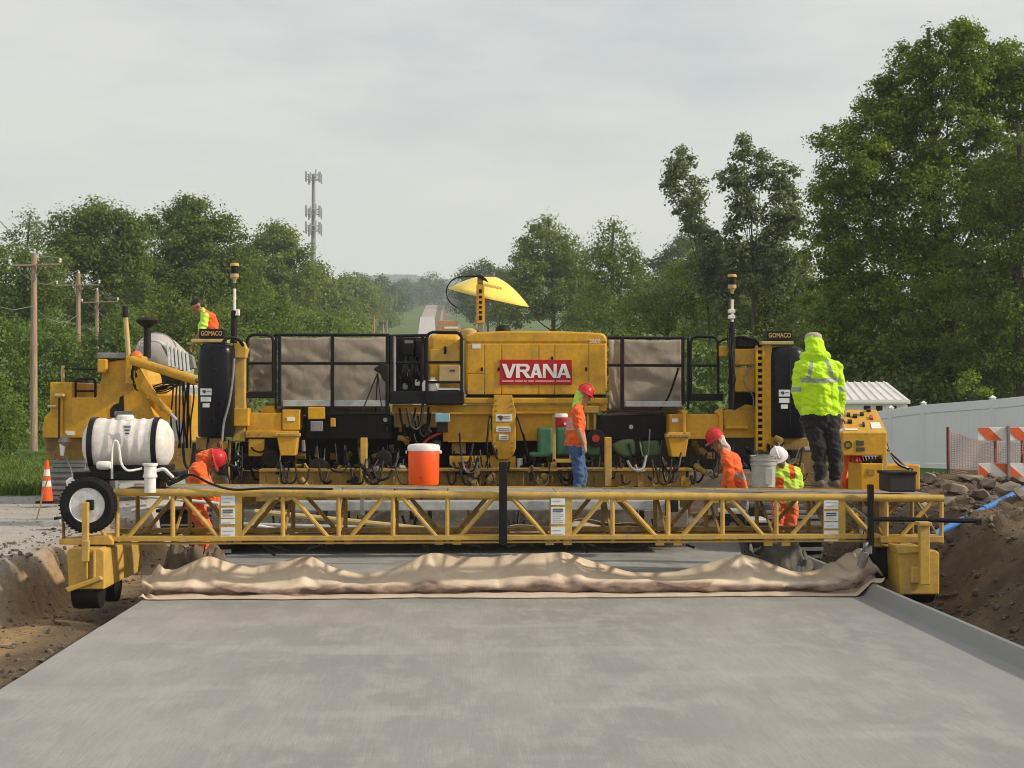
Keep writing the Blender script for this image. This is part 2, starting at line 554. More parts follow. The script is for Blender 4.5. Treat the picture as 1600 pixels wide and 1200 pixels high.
hh = mixc(nt, 0.5, nB, nC)
bump(nt, b, hh, 0.75, 0.06)
me.materials.append(m)
ground = bpy.data.objects.new('ground', me)
COL.objects.link(ground); tag(ground, kind='structure')

# ------------------------------------------------------------------ fresh concrete slab with its kerb
m, nt, b = new_mat('fresh_concrete')
big = noise(nt, 0.55, 6, 0.55, (1.0, 0.45, 1))
mid = noise(nt, 2.3, 9, 0.7, (1.1, 0.5, 1))
strk = noise(nt, 24.0, 5, 0.65, (1.0, 0.028, 1))
fine = noise(nt, 75.0, 3, 0.65, (1.0, 0.03, 1))
grit = noise(nt, 75.0, 4, 0.7)
swl = noise(nt, 0.9, 6, 0.5, (0.35, 1.3, 1))
c = ramp(nt, big, [(0.36, (0.245, 0.245, 0.235)), (0.5, (0.285, 0.283, 0.270)), (0.64, (0.335, 0.332, 0.315))])
c = mixc(nt, ramp(nt, mid, [(0.47, 0.0), (0.60, 0.62)]), c, (0.385, 0.38, 0.355))
c = mixc(nt, ramp(nt, swl, [(0.56, 0.0), (0.64, 0.35)]), c, (0.42, 0.42, 0.405))
c = mixc(nt, ramp(nt, strk, [(0.55, 0.0), (0.72, 0.16)]), c, (0.45, 0.448, 0.43))
c = mixc(nt, ramp(nt, strk, [(0.30, 0.22), (0.46, 0.0)]), c, (0.22, 0.22, 0.21))
c = mixc(nt, ramp(nt, fine, [(0.32, 0.42), (0.52, 0.0)]), c, (0.25, 0.25, 0.24))
c = mixc(nt, ramp(nt, grit, [(0.34, 0.45), (0.54, 0.0)]), c, (0.19, 0.19, 0.18))
tcx = nt.nodes.new('ShaderNodeTexCoord'); sx = nt.nodes.new('ShaderNodeSeparateXYZ'); nt.links.new(tcx.outputs['Object'], sx.inputs[0])
mrx = nt.nodes.new('ShaderNodeMapRange'); mrx.inputs['From Min'].default_value = 3.7; mrx.inputs['From Max'].default_value = 4.6
nt.links.new(sx.outputs['X'], mrx.inputs['Value'])
damp = mixc(nt, 1.0, mrx.outputs['Result'], ramp(nt, mid, [(0.35, 0.25), (0.6, 0.85)]), 'MULTIPLY')
c = mixc(nt, damp, c, (0.25, 0.252, 0.248))        # damp gutter
nt.links.new(c, b.inputs['Base Color'])
nt.links.new(ramp(nt, mid, [(0.3, 0.5), (0.7, 0.75)]), b.inputs['Roughness'])
b.inputs['Specular IOR Level'].default_value = 0.25
bump(nt, b, mixc(nt, 0.3, fine, grit), 0.35, 0.006)
Mt['concrete'] = m
XL, XR = -3.5, 4.86
def slab_strip(name, prof, y0, y1, n, parent=None):
    ys = np.linspace(y0, y1, n)
    vs = []; fs = []; k = len(prof)
    for y in ys:
        for x, z in prof:
            w = 0.004*float(fbm(np.array([x*1.5]), np.array([y*1.1]), 3, 77)[0])
            e = 0.012*float(fbm(np.array([y*1.7]), np.array([x*0.1]), 3, 78)[0]) if (x <= XL+0.02) else 0
            vs.append((x+e, y, z+w))
    for i in range(n-1):
        for j in range(k-1):
            fs.append((i*k+j, i*k+j+1, (i+1)*k+j+1, (i+1)*k+j))
    mb = MB().add(vs, fs)
    return mb.build(name, Mt['concrete'], parent, smooth=True, auto=24)
prof = [(XL-0.01, -0.32), (XL, -0.012), (XL+0.012, 0.0)] + [(x, 0.0) for x in np.linspace(XL+0.3, 4.62, 15)]
slab = slab_strip('road_slab', prof, -6, 24.2, 130)
tag(slab, kind='structure')
kprof = [(4.62, 0.0), (4.68, 0.002), (4.72, 0.012), (4.745, 0.04), (4.79, 0.118), (4.815, 0.144), (4.85, 0.152), (4.866, 0.142), (4.88, -0.32)]
kerb = slab_strip('kerb', kprof, -6, 22.6, 126)
tag(kerb, kind='structure')

# far road climbing the opposite hill
def road_strip(name, ys, xc, hw, mat, lift=0.25):
    vs = []; fs = []
    for y, x in zip(ys, xc):
        zc = max(gz(x-hw, y), gz(x+hw, y), gz(x, y)) + lift
        vs += [(x-hw, y, zc), (x, y, zc+0.05), (x+hw, y, zc)]
    for i in range(len(ys)-1):
        fs += [(3*i, 3*i+1, 3*i+4, 3*i+3), (3*i+1, 3*i+2, 3*i+5, 3*i+4)]
    o = MB().add(vs, fs).build(name, mat)
    return tag(o, kind='structure')
Mt['oldroad'] = plain('weathered_concrete', (0.44, 0.41, 0.38), 0.8, 0.08, 0.3)
Mt['dirtroad'] = plain('bare_dirt', (0.33, 0.28, 0.24), 0.9, 0.15, 0.05)
yr = np.linspace(95, 727, 60)
road_strip('road', yr, np.interp(yr, [95, 250, 600, 727], [0.7, -3, -10.1, -12.0]), 3.5, Mt['oldroad'])
yr = np.linspace(727.5, 985, 24)
road_strip('dirt_road', yr, np.interp(yr, [727, 892, 985], [-11.6, -12.0, -11.0]), 3.5, Mt['dirtroad'])

# clods and stones lying about
rng = np.random.default_rng(5)
base = []
bm = bmesh.new(); bmesh.ops.create_icosphere(bm, subdivisions=1, radius=1.0)
bv = np.array([v.co[:] for v in bm.verts]); bf = np.array([[v.index for v in f.verts] for f in bm.faces]); bm.free()
def clods(name, n, region, smin, smax, mat, seed, flat=0.7):
    r = np.random.default_rng(seed)
    vs = []; fs = []
    x, y = region(r, n)
    z = ground_z(x, y)
    s = smin*(smax/smin)**(r.random(n)**2.2)
    for i in range(n):
        a = r.random()*6.28
        q = bv*(1+0.9*(r.random((len(bv), 1))-0.5))*np.array([1, 0.6+0.6*r.random(), flat*(0.6+0.5*r.random())])*s[i]
        c_, s_ = math.cos(a), math.sin(a)
        q = np.stack([q[:,0]*c_-q[:,1]*s_, q[:,0]*s_+q[:,1]*c_, q[:,2]], -1)
        vs.append(q + np.array([x[i], y[i], z[i]+s[i]*0.25])); fs.append(bf + i*len(bv))
    vs = np.concatenate(vs); fs = np.concatenate(fs)
    me = bpy.data.meshes.new(name); me.from_pydata(vs.tolist(), [], fs.tolist()); me.materials.append(mat)
    o = bpy.data.objects.new(name, me); COL.objects.link(o)
    return o
Mt['clod'] = plain('dirt_clod', (0.135, 0.107, 0.078), 0.95, 0.4, 4)
Mt['stone'] = plain('broken_stone', (0.36, 0.33, 0.29), 0.9, 0.3, 3)
o = clods('dirt_clods', 5200, lambda r, n: (5.15+4.2*r.random(n)**0.9, 11+16*r.random(n)), 0.010, 0.07, Mt['clod'], 1)
tag(o, 'loose brown dirt clods scattered over the spoil bank', 'clods', kind='stuff')
o = clods('loose_clods', 1500, lambda r, n: (-3.7-2.2*r.random(n), 11+13*r.random(n)), 0.008, 0.045, Mt['clod'], 2)
tag(o, 'loose dirt crumbs along the left edge of the slab', 'clods', kind='stuff')
o = clods('gravel_stones', 900, lambda r, n: (-5.3-4.5*r.random(n), 15+15*r.random(n)), 0.007, 0.035, Mt['stone'], 3)
tag(o, 'pale loose stones on the old gravel road', 'gravel', kind='stuff')

# ------------------------------------------------------------------ foliage
def leaf_mat(name, dark, lite, trans=0.35):
    m, nt, b = new_mat(name)
    nt.nodes.remove(b)
    out = [n for n in nt.nodes if n.type == 'OUTPUT_MATERIAL'][0]
    a = nt.nodes.new('ShaderNodeAttribute'); a.attribute_name = 'var'
    col = ramp(nt, a.outputs['Fac'], [(0.0, dark), (0.55, tuple((x+y)/2 for x, y in zip(dark, lite))), (1.0, lite)])
    d = nt.nodes.new('ShaderNodeBsdfPrincipled')
    d.inputs['Roughness'].default_value = 0.55
    d.inputs['Specular IOR Level'].default_value = 0.25
    t = nt.nodes.new('ShaderNodeBsdfTranslucent')
    nt.links.new(col, d.inputs['Base Color'])
    tcol = mixc(nt, 1.0, col, (1.15, 1.2, 0.55), 'MULTIPLY')
    nt.links.new(tcol, t.inputs['Color'])
    mx = nt.nodes.new('ShaderNodeMixShader'); mx.inputs[0].default_value = trans
    nt.links.new(d.outputs[0], mx.inputs[1]); nt.links.new(t.outputs[0], mx.inputs[2])
    nt.links.new(mx.outputs[0], out.inputs['Surface'])
    return m
LM = {
 'oak':   leaf_mat('leaf_oak', (0.052, 0.105, 0.022), (0.225, 0.285, 0.058), 0.45),
 'maple': leaf_mat('leaf_maple', (0.046, 0.112, 0.013), (0.30, 0.365, 0.045), 0.47),
 'brush': leaf_mat('leaf_brush', (0.075, 0.145, 0.028), (0.235, 0.32, 0.065), 0.45),
 'olive': leaf_mat('leaf_olive', (0.080, 0.130, 0.028), (0.29, 0.335, 0.075), 0.45),
 'poplar':leaf_mat('leaf_poplar', (0.060, 0.100, 0.040), (0.31, 0.34, 0.19), 0.35),
 'grey':  leaf_mat('leaf_far', (0.045, 0.088, 0.040), (0.13, 0.185, 0.075), 0.35),
 'lime':  leaf_mat('leaf_lime', (0.12, 0.20, 0.02), (0.28, 0.34, 0.06), 0.45),
 'grass': leaf_mat('grass_blade', (0.075, 0.135, 0.025), (0.18, 0.26, 0.06), 0.3),
}
Mt['bark'] = plain('bark', (0.085, 0.068, 0.052), 0.95, 0.35, 7, bmp=0.6)

def leaf_mesh(name, cen, size, mat, rng, up=0.5, var=None, out=None):
    n = len(cen)
    # random normals leaning upward and outward
    d = rng.normal(size=(n, 3)); d /= np.linalg.norm(d, axis=1, keepdims=True)
    d = d*0.75 + np.array([0, 0, up*0.6])
    if out is not None: d = d + 0.75*out
    d /= np.linalg.norm(d, axis=1, keepdims=True)
    t = rng.normal(size=(n, 3)); t -= d*(t*d).sum(1, keepdims=True); t /= np.linalg.norm(t, axis=1, keepdims=True)
    s = np.cross(d, t)
    L = (size*(0.6+0.8*rng.random(n)))[:, None]
    wd = L*(0.36+0.2*rng.random((n, 1)))
    fold = d*(L*0.12)
    v0 = cen - t*L*0.5; v2 = cen + t*L*0.5
    v1 = cen + s*wd + fold; v3 = cen - s*wd + fold
    V = np.stack([v0, v1, v2, v3], 1).reshape(-1, 3)
    me = bpy.data.meshes.new(name)
    me.vertices.add(4*n); me.vertices.foreach_set('co', V.ravel().astype(np.float32))
    me.loops.add(4*n); me.loops.foreach_set('vertex_index', np.arange(4*n, dtype=np.int32))
    me.polygons.add(n); me.polygons.foreach_set('loop_start', (np.arange(n)*4).astype(np.int32))
    me.update()
    a = me.attributes.new('var', 'FLOAT', 'FACE')
    if var is None: var = rng.random(n)
    a.data.foreach_set('value', np.clip(var, 0, 1).astype(np.float32))
    me.materials.append(mat)
    return me

def crown_points(lobes, dens, rng, clump, fill=0.35, hollow=0.55):
    """lobes: (centre, rx, ry, rz). leaf positions in clumps spread through each lobe"""
    P = []; V = []; O = []
    for c, rx, ry, rz in lobes:
        area = 4*math.pi*((rx*ry)**1.6+(rx*rz)**1.6+(ry*rz)**1.6)**(1/1.6)/3**(1/1.6)
        nc = max(6, int(area/(clump*clump)*0.8))
        d = rng.normal(size=(nc, 3)); d /= np.linalg.norm(d, axis=1, keepdims=True)
        rad = hollow + (1.04-hollow)*rng.random((nc, 1))**0.6
        cc = np.array(c) + d*rad*np.array([rx, ry, rz])
        per = max(3, int(area*dens/nc))
        sh = rng.random((nc, 1, 1))
        cs = clump*(0.5+1.0*rng.random((nc, 1, 1))**1.5)
        off = rng.normal(size=(nc, per, 3))
        off *= rng.random((nc, per, 1))**0.45/np.linalg.norm(off, axis=2, keepdims=True)
        ou = off*0.9 + d[:, None, :]*0.6 + np.array([0, 0, 0.25])
        off = off*cs*np.array([1.05, 1.05, 0.62])
        off[..., 2] -= 0.25*(off[..., 0]**2+off[..., 1]**2)/cs[..., 0]
        pts = cc[:, None, :] + off
        v = 0.62*sh[..., 0]**1.3 + 0.34*rng.random((nc, per)) + 0.04
        P.append(pts.reshape(-1, 3)); V.append(v.ravel())
        O.append(ou.reshape(-1, 3))
    return np.concatenate(P), np.concatenate(V), np.concatenate(O)

def make_tree(name, base, lobes, label, cat, leaf, size, dens, seed, clump, group=None, trunk_r=0.25, up=0.45, hollow=0.5, stems=1, lean=None, limb=True, z_min=None):
    rng = np.random.default_rng(seed)
    t = thing(name, base, label, cat, group)
    size *= 0.58; dens *= 3.6
    P, V, O = crown_points(lobes, dens, rng, clump, hollow=hollow)
    keep = P[:, 2] > (base[2]+0.05 if z_min is None else z_min)
    P, V, O = P[keep], V[keep], O[keep]
    me = leaf_mesh('crown', P, size, LM[leaf], rng, up, V, O)
    put(bpy.data.objects.new('crown', me), t)
    zc = max(l[0][2] for l in lobes)
    cx = sum(l[0][0] for l in lobes)/len(lobes); cy = sum(l[0][1] for l in lobes)/len(lobes)
    mb = MB()
    b0 = Vector(base) - Vector((0, 0, 0.3))
    topp = Vector((cx, cy, zc)) if lean is None else Vector(lean)
    trunk = [b0 + (topp-b0)*k + Vector((0.12*math.sin(k*7+seed), 0.1*math.cos(k*5+seed), 0))*(topp-b0).length*0.12*k for k in np.linspace(0, 1, 8)]
    mb.tube(trunk, trunk_r, 9, trunk_r*0.25)
    if limb:
        big = max(l[1] for l in lobes)
        for c, rx, ry, rz in lobes:
            if rx < big*0.34: continue
            c = Vector(c)
            k = min(0.85, max(0.25, (c.z-b0.z-0.9*(rx+rz)/2)/(topp.z-b0.z+1e-6)))
            s0 = trunk[int(k*7)]
            mb.tube(catmull([s0, s0*0.45+c*0.55+Vector((0, 0, -0.15*rz)), c + Vector((0, 0, rz*0.35))], 4), trunk_r*0.24, 6, trunk_r*0.06)
            for q in range(5):
                d = rng.normal(size=3); d /= np.linalg.norm(d)
                e = c + Vector((d[0]*rx*0.85, d[1]*ry*0.85, abs(d[2])*rz*0.85))
                mb.tube([c, (c+e)/2+Vector((0, 0, 0.1*rz)), e], trunk_r*0.09, 5, trunk_r*0.03)
    mb.build('trunk', Mt['bark'], t, smooth=True)
    return t

def plobe(px, py, rx, ry, Y, dy=0.0, ky=1.0):
    """lobe from photo pixels: centre, half width, half height at distance Y"""
    c = W(px, py, Y)
    return ((c.x, Y+dy, c.z), S(rx, Y), S(rx, Y)*ky, S(ry, Y))

def ptree(name, Y, px, lobes, label, leaf, size, dens, seed, clump, cat='tree', group=None, **kw):
    c = W(px, 600, Y)
    base = (c.x, Y, gz(c.x, Y))
    L = []
    r = random.Random(seed)
    for l in lobes:
        L.append(plobe(l[0], l[1], l[2]*0.9, l[3]*0.9, Y, (r.random()-0.5)*S(l[2], Y)*0.9))
        if kw.get('ragged', True):
            c_, rx_, ry_, rz_ = L[-1]
            for q in range(6):
                th = r.random()*2*math.pi; ph = r.uniform(-0.3, 1.0)*math.pi/2
                k_ = r.uniform(0.95, 1.22); sr = r.uniform(0.16, 0.34)
                L.append(((c_[0]+rx_*k_*math.cos(th)*math.cos(ph), c_[1]+ry_*k_*math.sin(th)*math.cos(ph), c_[2]+rz_*k_*math.sin(ph)), rx_*sr, ry_*sr, rz_*sr*r.uniform(0.7, 1.5)))
    kw.pop('ragged', None)
    return make_tree(name, base, L, label, cat, leaf, size, dens, seed, clump, group, **kw)

GL = 'trees lining the left side of the road'
ptree('oak_tree', 118, 300, [(300,380,62,60),(255,390,55,58),(345,400,55,55),(300,450,75,60),(240,460,60,60),(355,470,60,60),(300,345,40,30)], 'tallest broad dark green tree in the left tree line', 'oak', 0.34, 17, 11, 1.15, group=GL, trunk_r=0.4)
ptree('oak_tree', 108, 160, [(150,375,58,55),(110,385,42,50),(190,370,45,45),(130,440,62,65),(185,450,60,65),(150,345,38,28)], 'broad dark tree behind the utility poles with flat wide top', 'oak', 0.32, 17, 12, 1.1, group=GL, trunk_r=0.38)
ptree('open_tree', 120, 45, [(45,352,26,20),(20,368,16,14),(62,372,16,16),(40,385,18,12)], 'thin open tree with sky showing through at far left', 'poplar', 0.30, 6, 13, 0.8, group=GL, trunk_r=0.2, hollow=0.2)
ptree('oak_tree', 100, 25, [(20,440,50,55),(70,430,50,45),(10,500,60,60)], 'dark low tree below the thin open tree', 'oak', 0.32, 15, 14, 1.0, group=GL)
ptree('oak_tree', 165, 425, [(420,395,42,40),(450,410,34,40),(400,440,55,50),(455,460,45,50),(425,370,24,18)], 'round olive tree beside the black and gold mast', 'olive', 0.45, 11, 15, 1.5, group=GL, trunk_r=0.4)
ptree('oak_tree', 215, 500, [(488,455,36,38),(515,470,38,36),(475,490,45,40),(530,500,36,30)], 'rounded tree at the foot of the cell tower', 'olive', 0.55, 8, 16, 1.9, group=GL, trunk_r=0.4)
ptree('oak_tree', 300, 555, [(545,470,34,32),(568,480,26,30),(540,500,40,30)], 'soft olive tree to the right of the cell tower', 'olive', 0.7, 5.5, 17, 2.4, group=GL, trunk_r=0.5)
ptree('oak_tree', 430, 590, [(585,478,24,26),(600,490,16,22),(575,500,30,20)], 'last tree of the left line beside the climbing road', 'olive', 0.9, 3.5, 18, 3.0, group=GL, trunk_r=0.5)
ptree('oak_tree', 560, 585, [(560,453,34,20),(595,455,30,20),(610,470,22,20)], 'hazy tree rising over the end of the left line', 'grey', 1.2, 2.2, 19, 3.8, group=GL, trunk_r=0.5)
GF = 'hazy trees on the far hilltop'
ptree('hill_tree', 930, 665, [(640,455,22,20),(622,460,18,16)], 'hazy dark trees left of the far road summit', 'grey', 1.6, 1.2, 21, 5.0, group=GF, trunk_r=0.7)
ptree('hill_tree', 940, 680, [(672,452,22,20),(690,460,14,16),(655,462,20,16)], 'hazy dark tree right above the far road summit', 'grey', 1.6, 1.2, 22, 5.0, group=GF, trunk_r=0.7)
# brush at the foot of the left trees
GB = 'light green brush in front of the left trees'
ptree('willow_bush', 74, 95, [(80,560,42,70),(55,600,40,70),(110,590,40,70),(85,660,60,50)], 'light green willow brush between the first and second utility pole', 'brush', 0.20, 30, 31, 0.6, 'bush', GB, trunk_r=0.12, up=0.3)
ptree('willow_bush', 75, 185, [(180,560,40,60),(150,600,40,60),(215,590,38,60),(185,520,30,40)], 'light green brush behind the yellow machine tower', 'brush', 0.20, 30, 32, 0.6, 'bush', GB, trunk_r=0.12, up=0.3)
ptree('willow_bush', 72, 0, [(0,560,45,70),(-30,600,45,70),(20,630,50,60)], 'tall green brush left of the nearest utility pole', 'brush', 0.20, 30, 33, 0.6, 'bush', GB, trunk_r=0.12, up=0.3)
ptree('leafy_bush', 44, -10, [(-2,640,30,40),(-20,600,30,40),(10,685,26,30),(-20,690,40,35)], 'bright green bush at the left picture edge above the gravel', 'brush', 0.15, 42, 34, 0.45, 'bush', GB, trunk_r=0.06, up=0.3)
ptree('leafy_bush', 66, 70, [(35,702,18,18),(75,700,16,16),(20,705,20,16)], 'small bright bush at the foot of the nearest utility pole', 'brush', 0.12, 50, 35, 0.3, 'bush', GB, trunk_r=0.04, up=0.3)
ptree('willow_bush', 80, 260, [(260,520,45,50),(300,530,40,50),(250,560,50,40),(330,510,40,40)], 'green brush behind the concrete mixer drum', 'olive', 0.24, 22, 36, 0.8, 'bush', GB, trunk_r=0.12)
ptree('willow_bush', 95, 390, [(380,500,42,50),(420,510,38,45),(350,530,40,35)], 'bright brush below the left masts behind the railing', 'brush', 0.28, 17, 37, 0.9, 'bush', GB, trunk_r=0.12)
ptree('willow_bush', 130, 520, [(500,515,40,30),(450,520,40,30),(545,522,30,20)], 'low green brush behind the left tarpaulin', 'brush', 0.36, 11, 38, 1.2, 'bush', GB, trunk_r=0.12)
# right of the road
GR = 'trees right of the road'
ptree('hazy_tree', 340, 765, [(760,435,32,24),(745,450,30,26),(785,450,30,26),(760,475,45,35)], 'hazy dome shaped tree behind the yellow umbrella', 'grey', 0.75, 4.5, 41, 2.4, group=GR, trunk_r=0.4)
ptree('locust_tree', 150, 865, [(855,390,40,42),(825,420,38,40),(895,415,40,42),(860,450,65,50),(815,470,42,45),(910,470,50,45),(855,360,24,18)], 'feathery green tree right behind the hood and umbrella', 'olive', 0.36, 13, 42, 1.1, group=GR, trunk_r=0.35)
ptree('locust_tree', 118, 955, [(950,385,22,32),(940,430,34,40),(975,400,24,34),(985,450,40,45),(945,480,50,40),(960,357,9,12)], 'dark tree with ragged tips right of the feathery tree', 'oak', 0.30, 13, 43, 0.95, group=GR, trunk_r=0.3, hollow=0.35)
ptree('hazy_tree', 230, 1075, [(1072,385,20,22),(1055,410,28,24),(1095,400,22,24),(1020,425,28,24)], 'hazy blue green tree top between dark trees', 'grey', 0.55, 7, 44, 1.8, group=GR, trunk_r=0.35)
ptree('olive_tree', 92, 1040, [(1030,455,48,45),(1075,440,42,40),(1010,490,50,40),(1080,490,55,40)], 'olive tree in front of the hazy tree top', 'olive', 0.25, 20, 45, 0.75, group=GR, trunk_r=0.25)
ptree('olive_tree', 82, 1180, [(1170,455,60,45),(1220,440,50,50),(1140,490,55,42),(1210,495,60,42),(1265,480,45,50)], 'wide olive tree below the two leaning poplars', 'olive', 0.23, 22, 46, 0.7, group=GR, trunk_r=0.25)
ptree('olive_tree', 88, 1110, [(1105,425,50,42),(1150,410,45,40),(1075,460,48,40),(1195,425,45,45),(1130,470,60,40)], 'pale olive tree filling the gap behind the two poplars', 'olive', 0.25, 20, 49, 0.75, group=GR, trunk_r=0.2)
ptree('poplar_tree', 76, 1120, [(1062,262,20,24),(1052,290,18,26),(1090,300,16,26),(1072,325,24,26),(1090,360,22,28),(1112,395,24,30),(1066,240,8,12),(1128,430,26,34),(1100,430,26,40),(1135,470,34,40)], 'slender poplar leaning left with pale leaf undersides', 'poplar', 0.24, 40, 47, 0.4, group=GR, trunk_r=0.12, hollow=0.05, lean=W(1095,355,76))
ptree('poplar_tree', 74, 1170, [(1160,240,16,24),(1150,285,26,34),(1190,270,26,32),(1225,285,24,34),(1165,330,34,40),(1215,335,32,38),(1150,385,28,34),(1200,390,34,30),(1163,222,9,12),(1235,340,26,40),(1170,430,40,44),(1220,430,36,44)], 'upright poplar with three ragged tops beside the big maple', 'poplar', 0.24, 38, 48, 0.4, group=GR, trunk_r=0.13, hollow=0.05, lean=W(1178,310,74))
mp = ptree('maple_tree', 59, 1500, [(1480,110,70,60),(1425,140,60,60),(1395,190,58,56),(1500,80,40,42),(1350,205,50,48),(1320,260,58,52),(1400,270,80,70),(1480,200,80,80),(1560,160,60,70),(1580,110,45,50),(1610,140,60,80),(1300,320,50,44),(1360,360,75,60),(1450,330,90,80),(1560,290,80,90),(1295,385,52,40),(1330,440,60,55),(1420,450,90,70),(1530,430,90,90),(1310,510,55,50),(1390,530,80,55),(1500,540,90,55),(1610,300,70,90)], 'huge maple filling the upper right corner', 'maple', 0.19, 50, 51, 0.46, trunk_r=0.3, hollow=0.35, group=GR)
ptree('maple_tree', 55, 1600, [(1575,300,60,60),(1620,260,60,70),(1560,380,70,70),(1640,380,80,80),(1545,470,70,70),(1620,480,80,80),(1540,560,60,50),(1620,560,70,55)], 'dense dark tree in front of the maple at the right edge', 'oak', 0.18, 33, 52, 0.5, trunk_r=0.3, hollow=0.35, group=GR)
ptree('shade_shrub', 62, 1430, [(1340,560,60,60),(1420,570,70,50),(1480,585,60,45),(1280,560,60,60),(1560,590,60,40)], 'dark shrub mass behind the white shed', 'oak', 0.16, 38, 53, 0.45, 'shrub', GR, trunk_r=0.1)
ptree('sapling', 43.0, 1518, [(1508,603,10,12),(1520,590,10,10),(1536,614,9,6)], 'sunlit pale green sapling behind the white vinyl fence', 'lime', 0.13, 30, 54, 0.22, 'sapling', None, trunk_r=0.03, hollow=0.2)
# background woods that read as one mass
def wood(name, pts, label, leaf, size, dens, clump, seed):
    L = [plobe(px, py, rx, ry, Y, 0, 1.0) for px, py, rx, ry, Y in pts]
    rng = np.random.default_rng(seed)
    size *= 0.6; dens *= 3.2
    P, V, O = crown_points(L, dens, rng, clump)
    me_ = leaf_mesh(name, P, size, LM[leaf], rng, 0.5, V, O)
    o = bpy.data.objects.new(name, me_); COL.objects.link(o)
    tag(o, label, 'woods', kind='stuff')
wood('far_woods', [(620,475,30,12,800),(560,480,40,16,780),(500,478,40,16,760),(720,470,20,18,860),(745,460,28,20,840),(790,455,40,24,820)], 'hazy far woods along the opposite hillside', 'grey', 1.8, 1.0, 5.0, 71)
wood('left_woods', [(60,500,90,60,135),(200,500,90,60,140),(330,500,80,60,150),(420,500,70,40,190),(-60,480,90,90,130)], 'dark woods behind the left tree line', 'oak', 0.5, 7, 1.6, 72)
wood('right_woods', [(1100,500,80,40,125),(950,500,80,30,160),(1250,480,80,60,100),(1400,450,120,100,75),(1560,480,120,100,72),(1330,560,100,60,66),(1500,580,120,50,64)], 'dark woods behind the right hand trees', 'oak', 0.4, 9, 1.2, 73)

wood('right_undergrowth', [(960,640,60,50,63),(1050,640,70,50,63),(1150,640,70,50,63),(1250,645,70,50,62),(980,560,60,50,72),(1090,570,70,50,70),(1180,570,70,60,68),(1280,570,80,70,60),(1380,590,80,50,58),(1500,600,90,45,57),(1600,600,80,50,57)], 'dark undergrowth below the right hand trees', 'oak', 0.3, 13, 0.9, 74)
wood('left_undergrowth', [(300,645,60,50,62),(390,640,60,50,64),(480,640,60,50,66),(570,630,60,45,70),(220,660,60,50,72),(200,600,70,60,82),(290,590,70,60,78),(370,570,60,60,84),(460,570,60,50,96),(540,560,50,45,120),(130,620,70,60,84),(40,640,60,60,80)], 'green undergrowth behind the left machine', 'olive', 0.3, 12, 0.9, 75)

# far ridges
def ridge(name, pix, Y, mat, seed):
    xs = np.arange(pix[0][0], pix[-1][0]+1, 1.5)
    ys = np.interp(xs, [p[0] for p in pix], [p[1] for p in pix])
    ys = ys - 3.0*np.abs(fbm(xs*0.16, xs*0+seed, 4, seed)) - 1.2*fbm(xs*0.6, xs*0+seed, 2, seed+3)
    vs = []; fs = []
    for i, (x, y) in enumerate(zip(xs, ys)):
        c = W(x, y, Y)
        vs += [(c.x, Y-200, 0.0), (c.x, Y-60, c.z*0.72), (c.x, Y, c.z), (c.x, Y+130, -10.0)]
    for i in range(len(xs)-1):
        for k in range(3):
            fs.append((4*i+k, 4*i+4+k, 4*i+5+k, 4*i+1+k))
    o = MB().add(vs, fs).build(name, mat, smooth=True)
    return tag(o, kind='structure')
Mt['ridge'] = plain('wooded_ridge', (0.03, 0.055, 0.035), 0.95, 0.4, 0.02, bmp=0)
ridge('hill', [(-900,475),(-700,470),(200,452),(480,442),(560,434),(600,429),(650,430),(680,440),(710,434),(760,428),(850,432),(1200,445),(2450,480)], 2600, Mt['ridge'], 5)
ridge('hill', [(-700,480),(300,462),(540,444),(575,441),(640,450),(690,445),(760,448),(900,452),(2300,500)], 2000, Mt['ridge'], 9)

# grass on the verge
def grass(name, n, xr, yr, h, label, seed):
    rng = np.random.default_rng(seed)
    x = xr[0]+(xr[1]-xr[0])*rng.random(n); y = yr[0]+(yr[1]-yr[0])*rng.random(n)
    keep = (x < -8.4-0.5*vnoise(y*0.6, y*0, 4)) | (x > 9)
    x, y = x[keep], y[keep]; n = len(x)
    z = ground_z(x, y)
    a = rng.random(n)*6.28; hh = h*(0.5+0.9*rng.random(n)); w = 0.018+0.02*rng.random(n)
    ax = np.stack([np.cos(a), np.sin(a), 0*a], -1)*w[:, None]
    ln = np.stack([rng.normal(size=n), rng.normal(size=n), 0*a], -1)*0.35*hh[:, None]
    p = np.stack([x, y, z-0.02], -1)
    V = np.stack([p-ax, p+ax, p+ln*0.4+ax*0.7+np.stack([0*a, 0*a, hh*0.6], -1), p+ln+np.stack([0*a, 0*a, hh], -1)], 1).reshape(-1, 3)
    me = bpy.data.meshes.new(name)
    me.vertices.add(4*n); me.vertices.foreach_set('co', V.ravel().astype(np.float32))
    me.loops.add(4*n); me.loops.foreach_set('vertex_index', np.arange(4*n, dtype=np.int32))
    me.polygons.add(n); me.polygons.foreach_set('loop_start', (np.arange(n)*4).astype(np.int32))
    me.update()
    at = me.attributes.new('var', 'FLOAT', 'FACE'); at.data.foreach_set('value', rng.random(n).astype(np.float32))
    me.materials.append(LM['grass'])
    o = bpy.data.objects.new(name, me); COL.objects.link(o)
    tag(o, label, 'grass', kind='stuff')
grass('verge_grass', 60000, (-18, -8.2), (30.5, 46), 0.28, 'green verge grass beyond the old gravel road', 81)
# ================================================================== slipform paver
YM = 23.0
pv = thing('slipform_paver', (0.7, 24.0, -0.3), 'big yellow slipform paver with a red sign on its hood and black railings', 'paver')
y_, y2, y3, bk = Mt['yellow'], Mt['yellow2'], Mt['yellow3'], Mt['black']

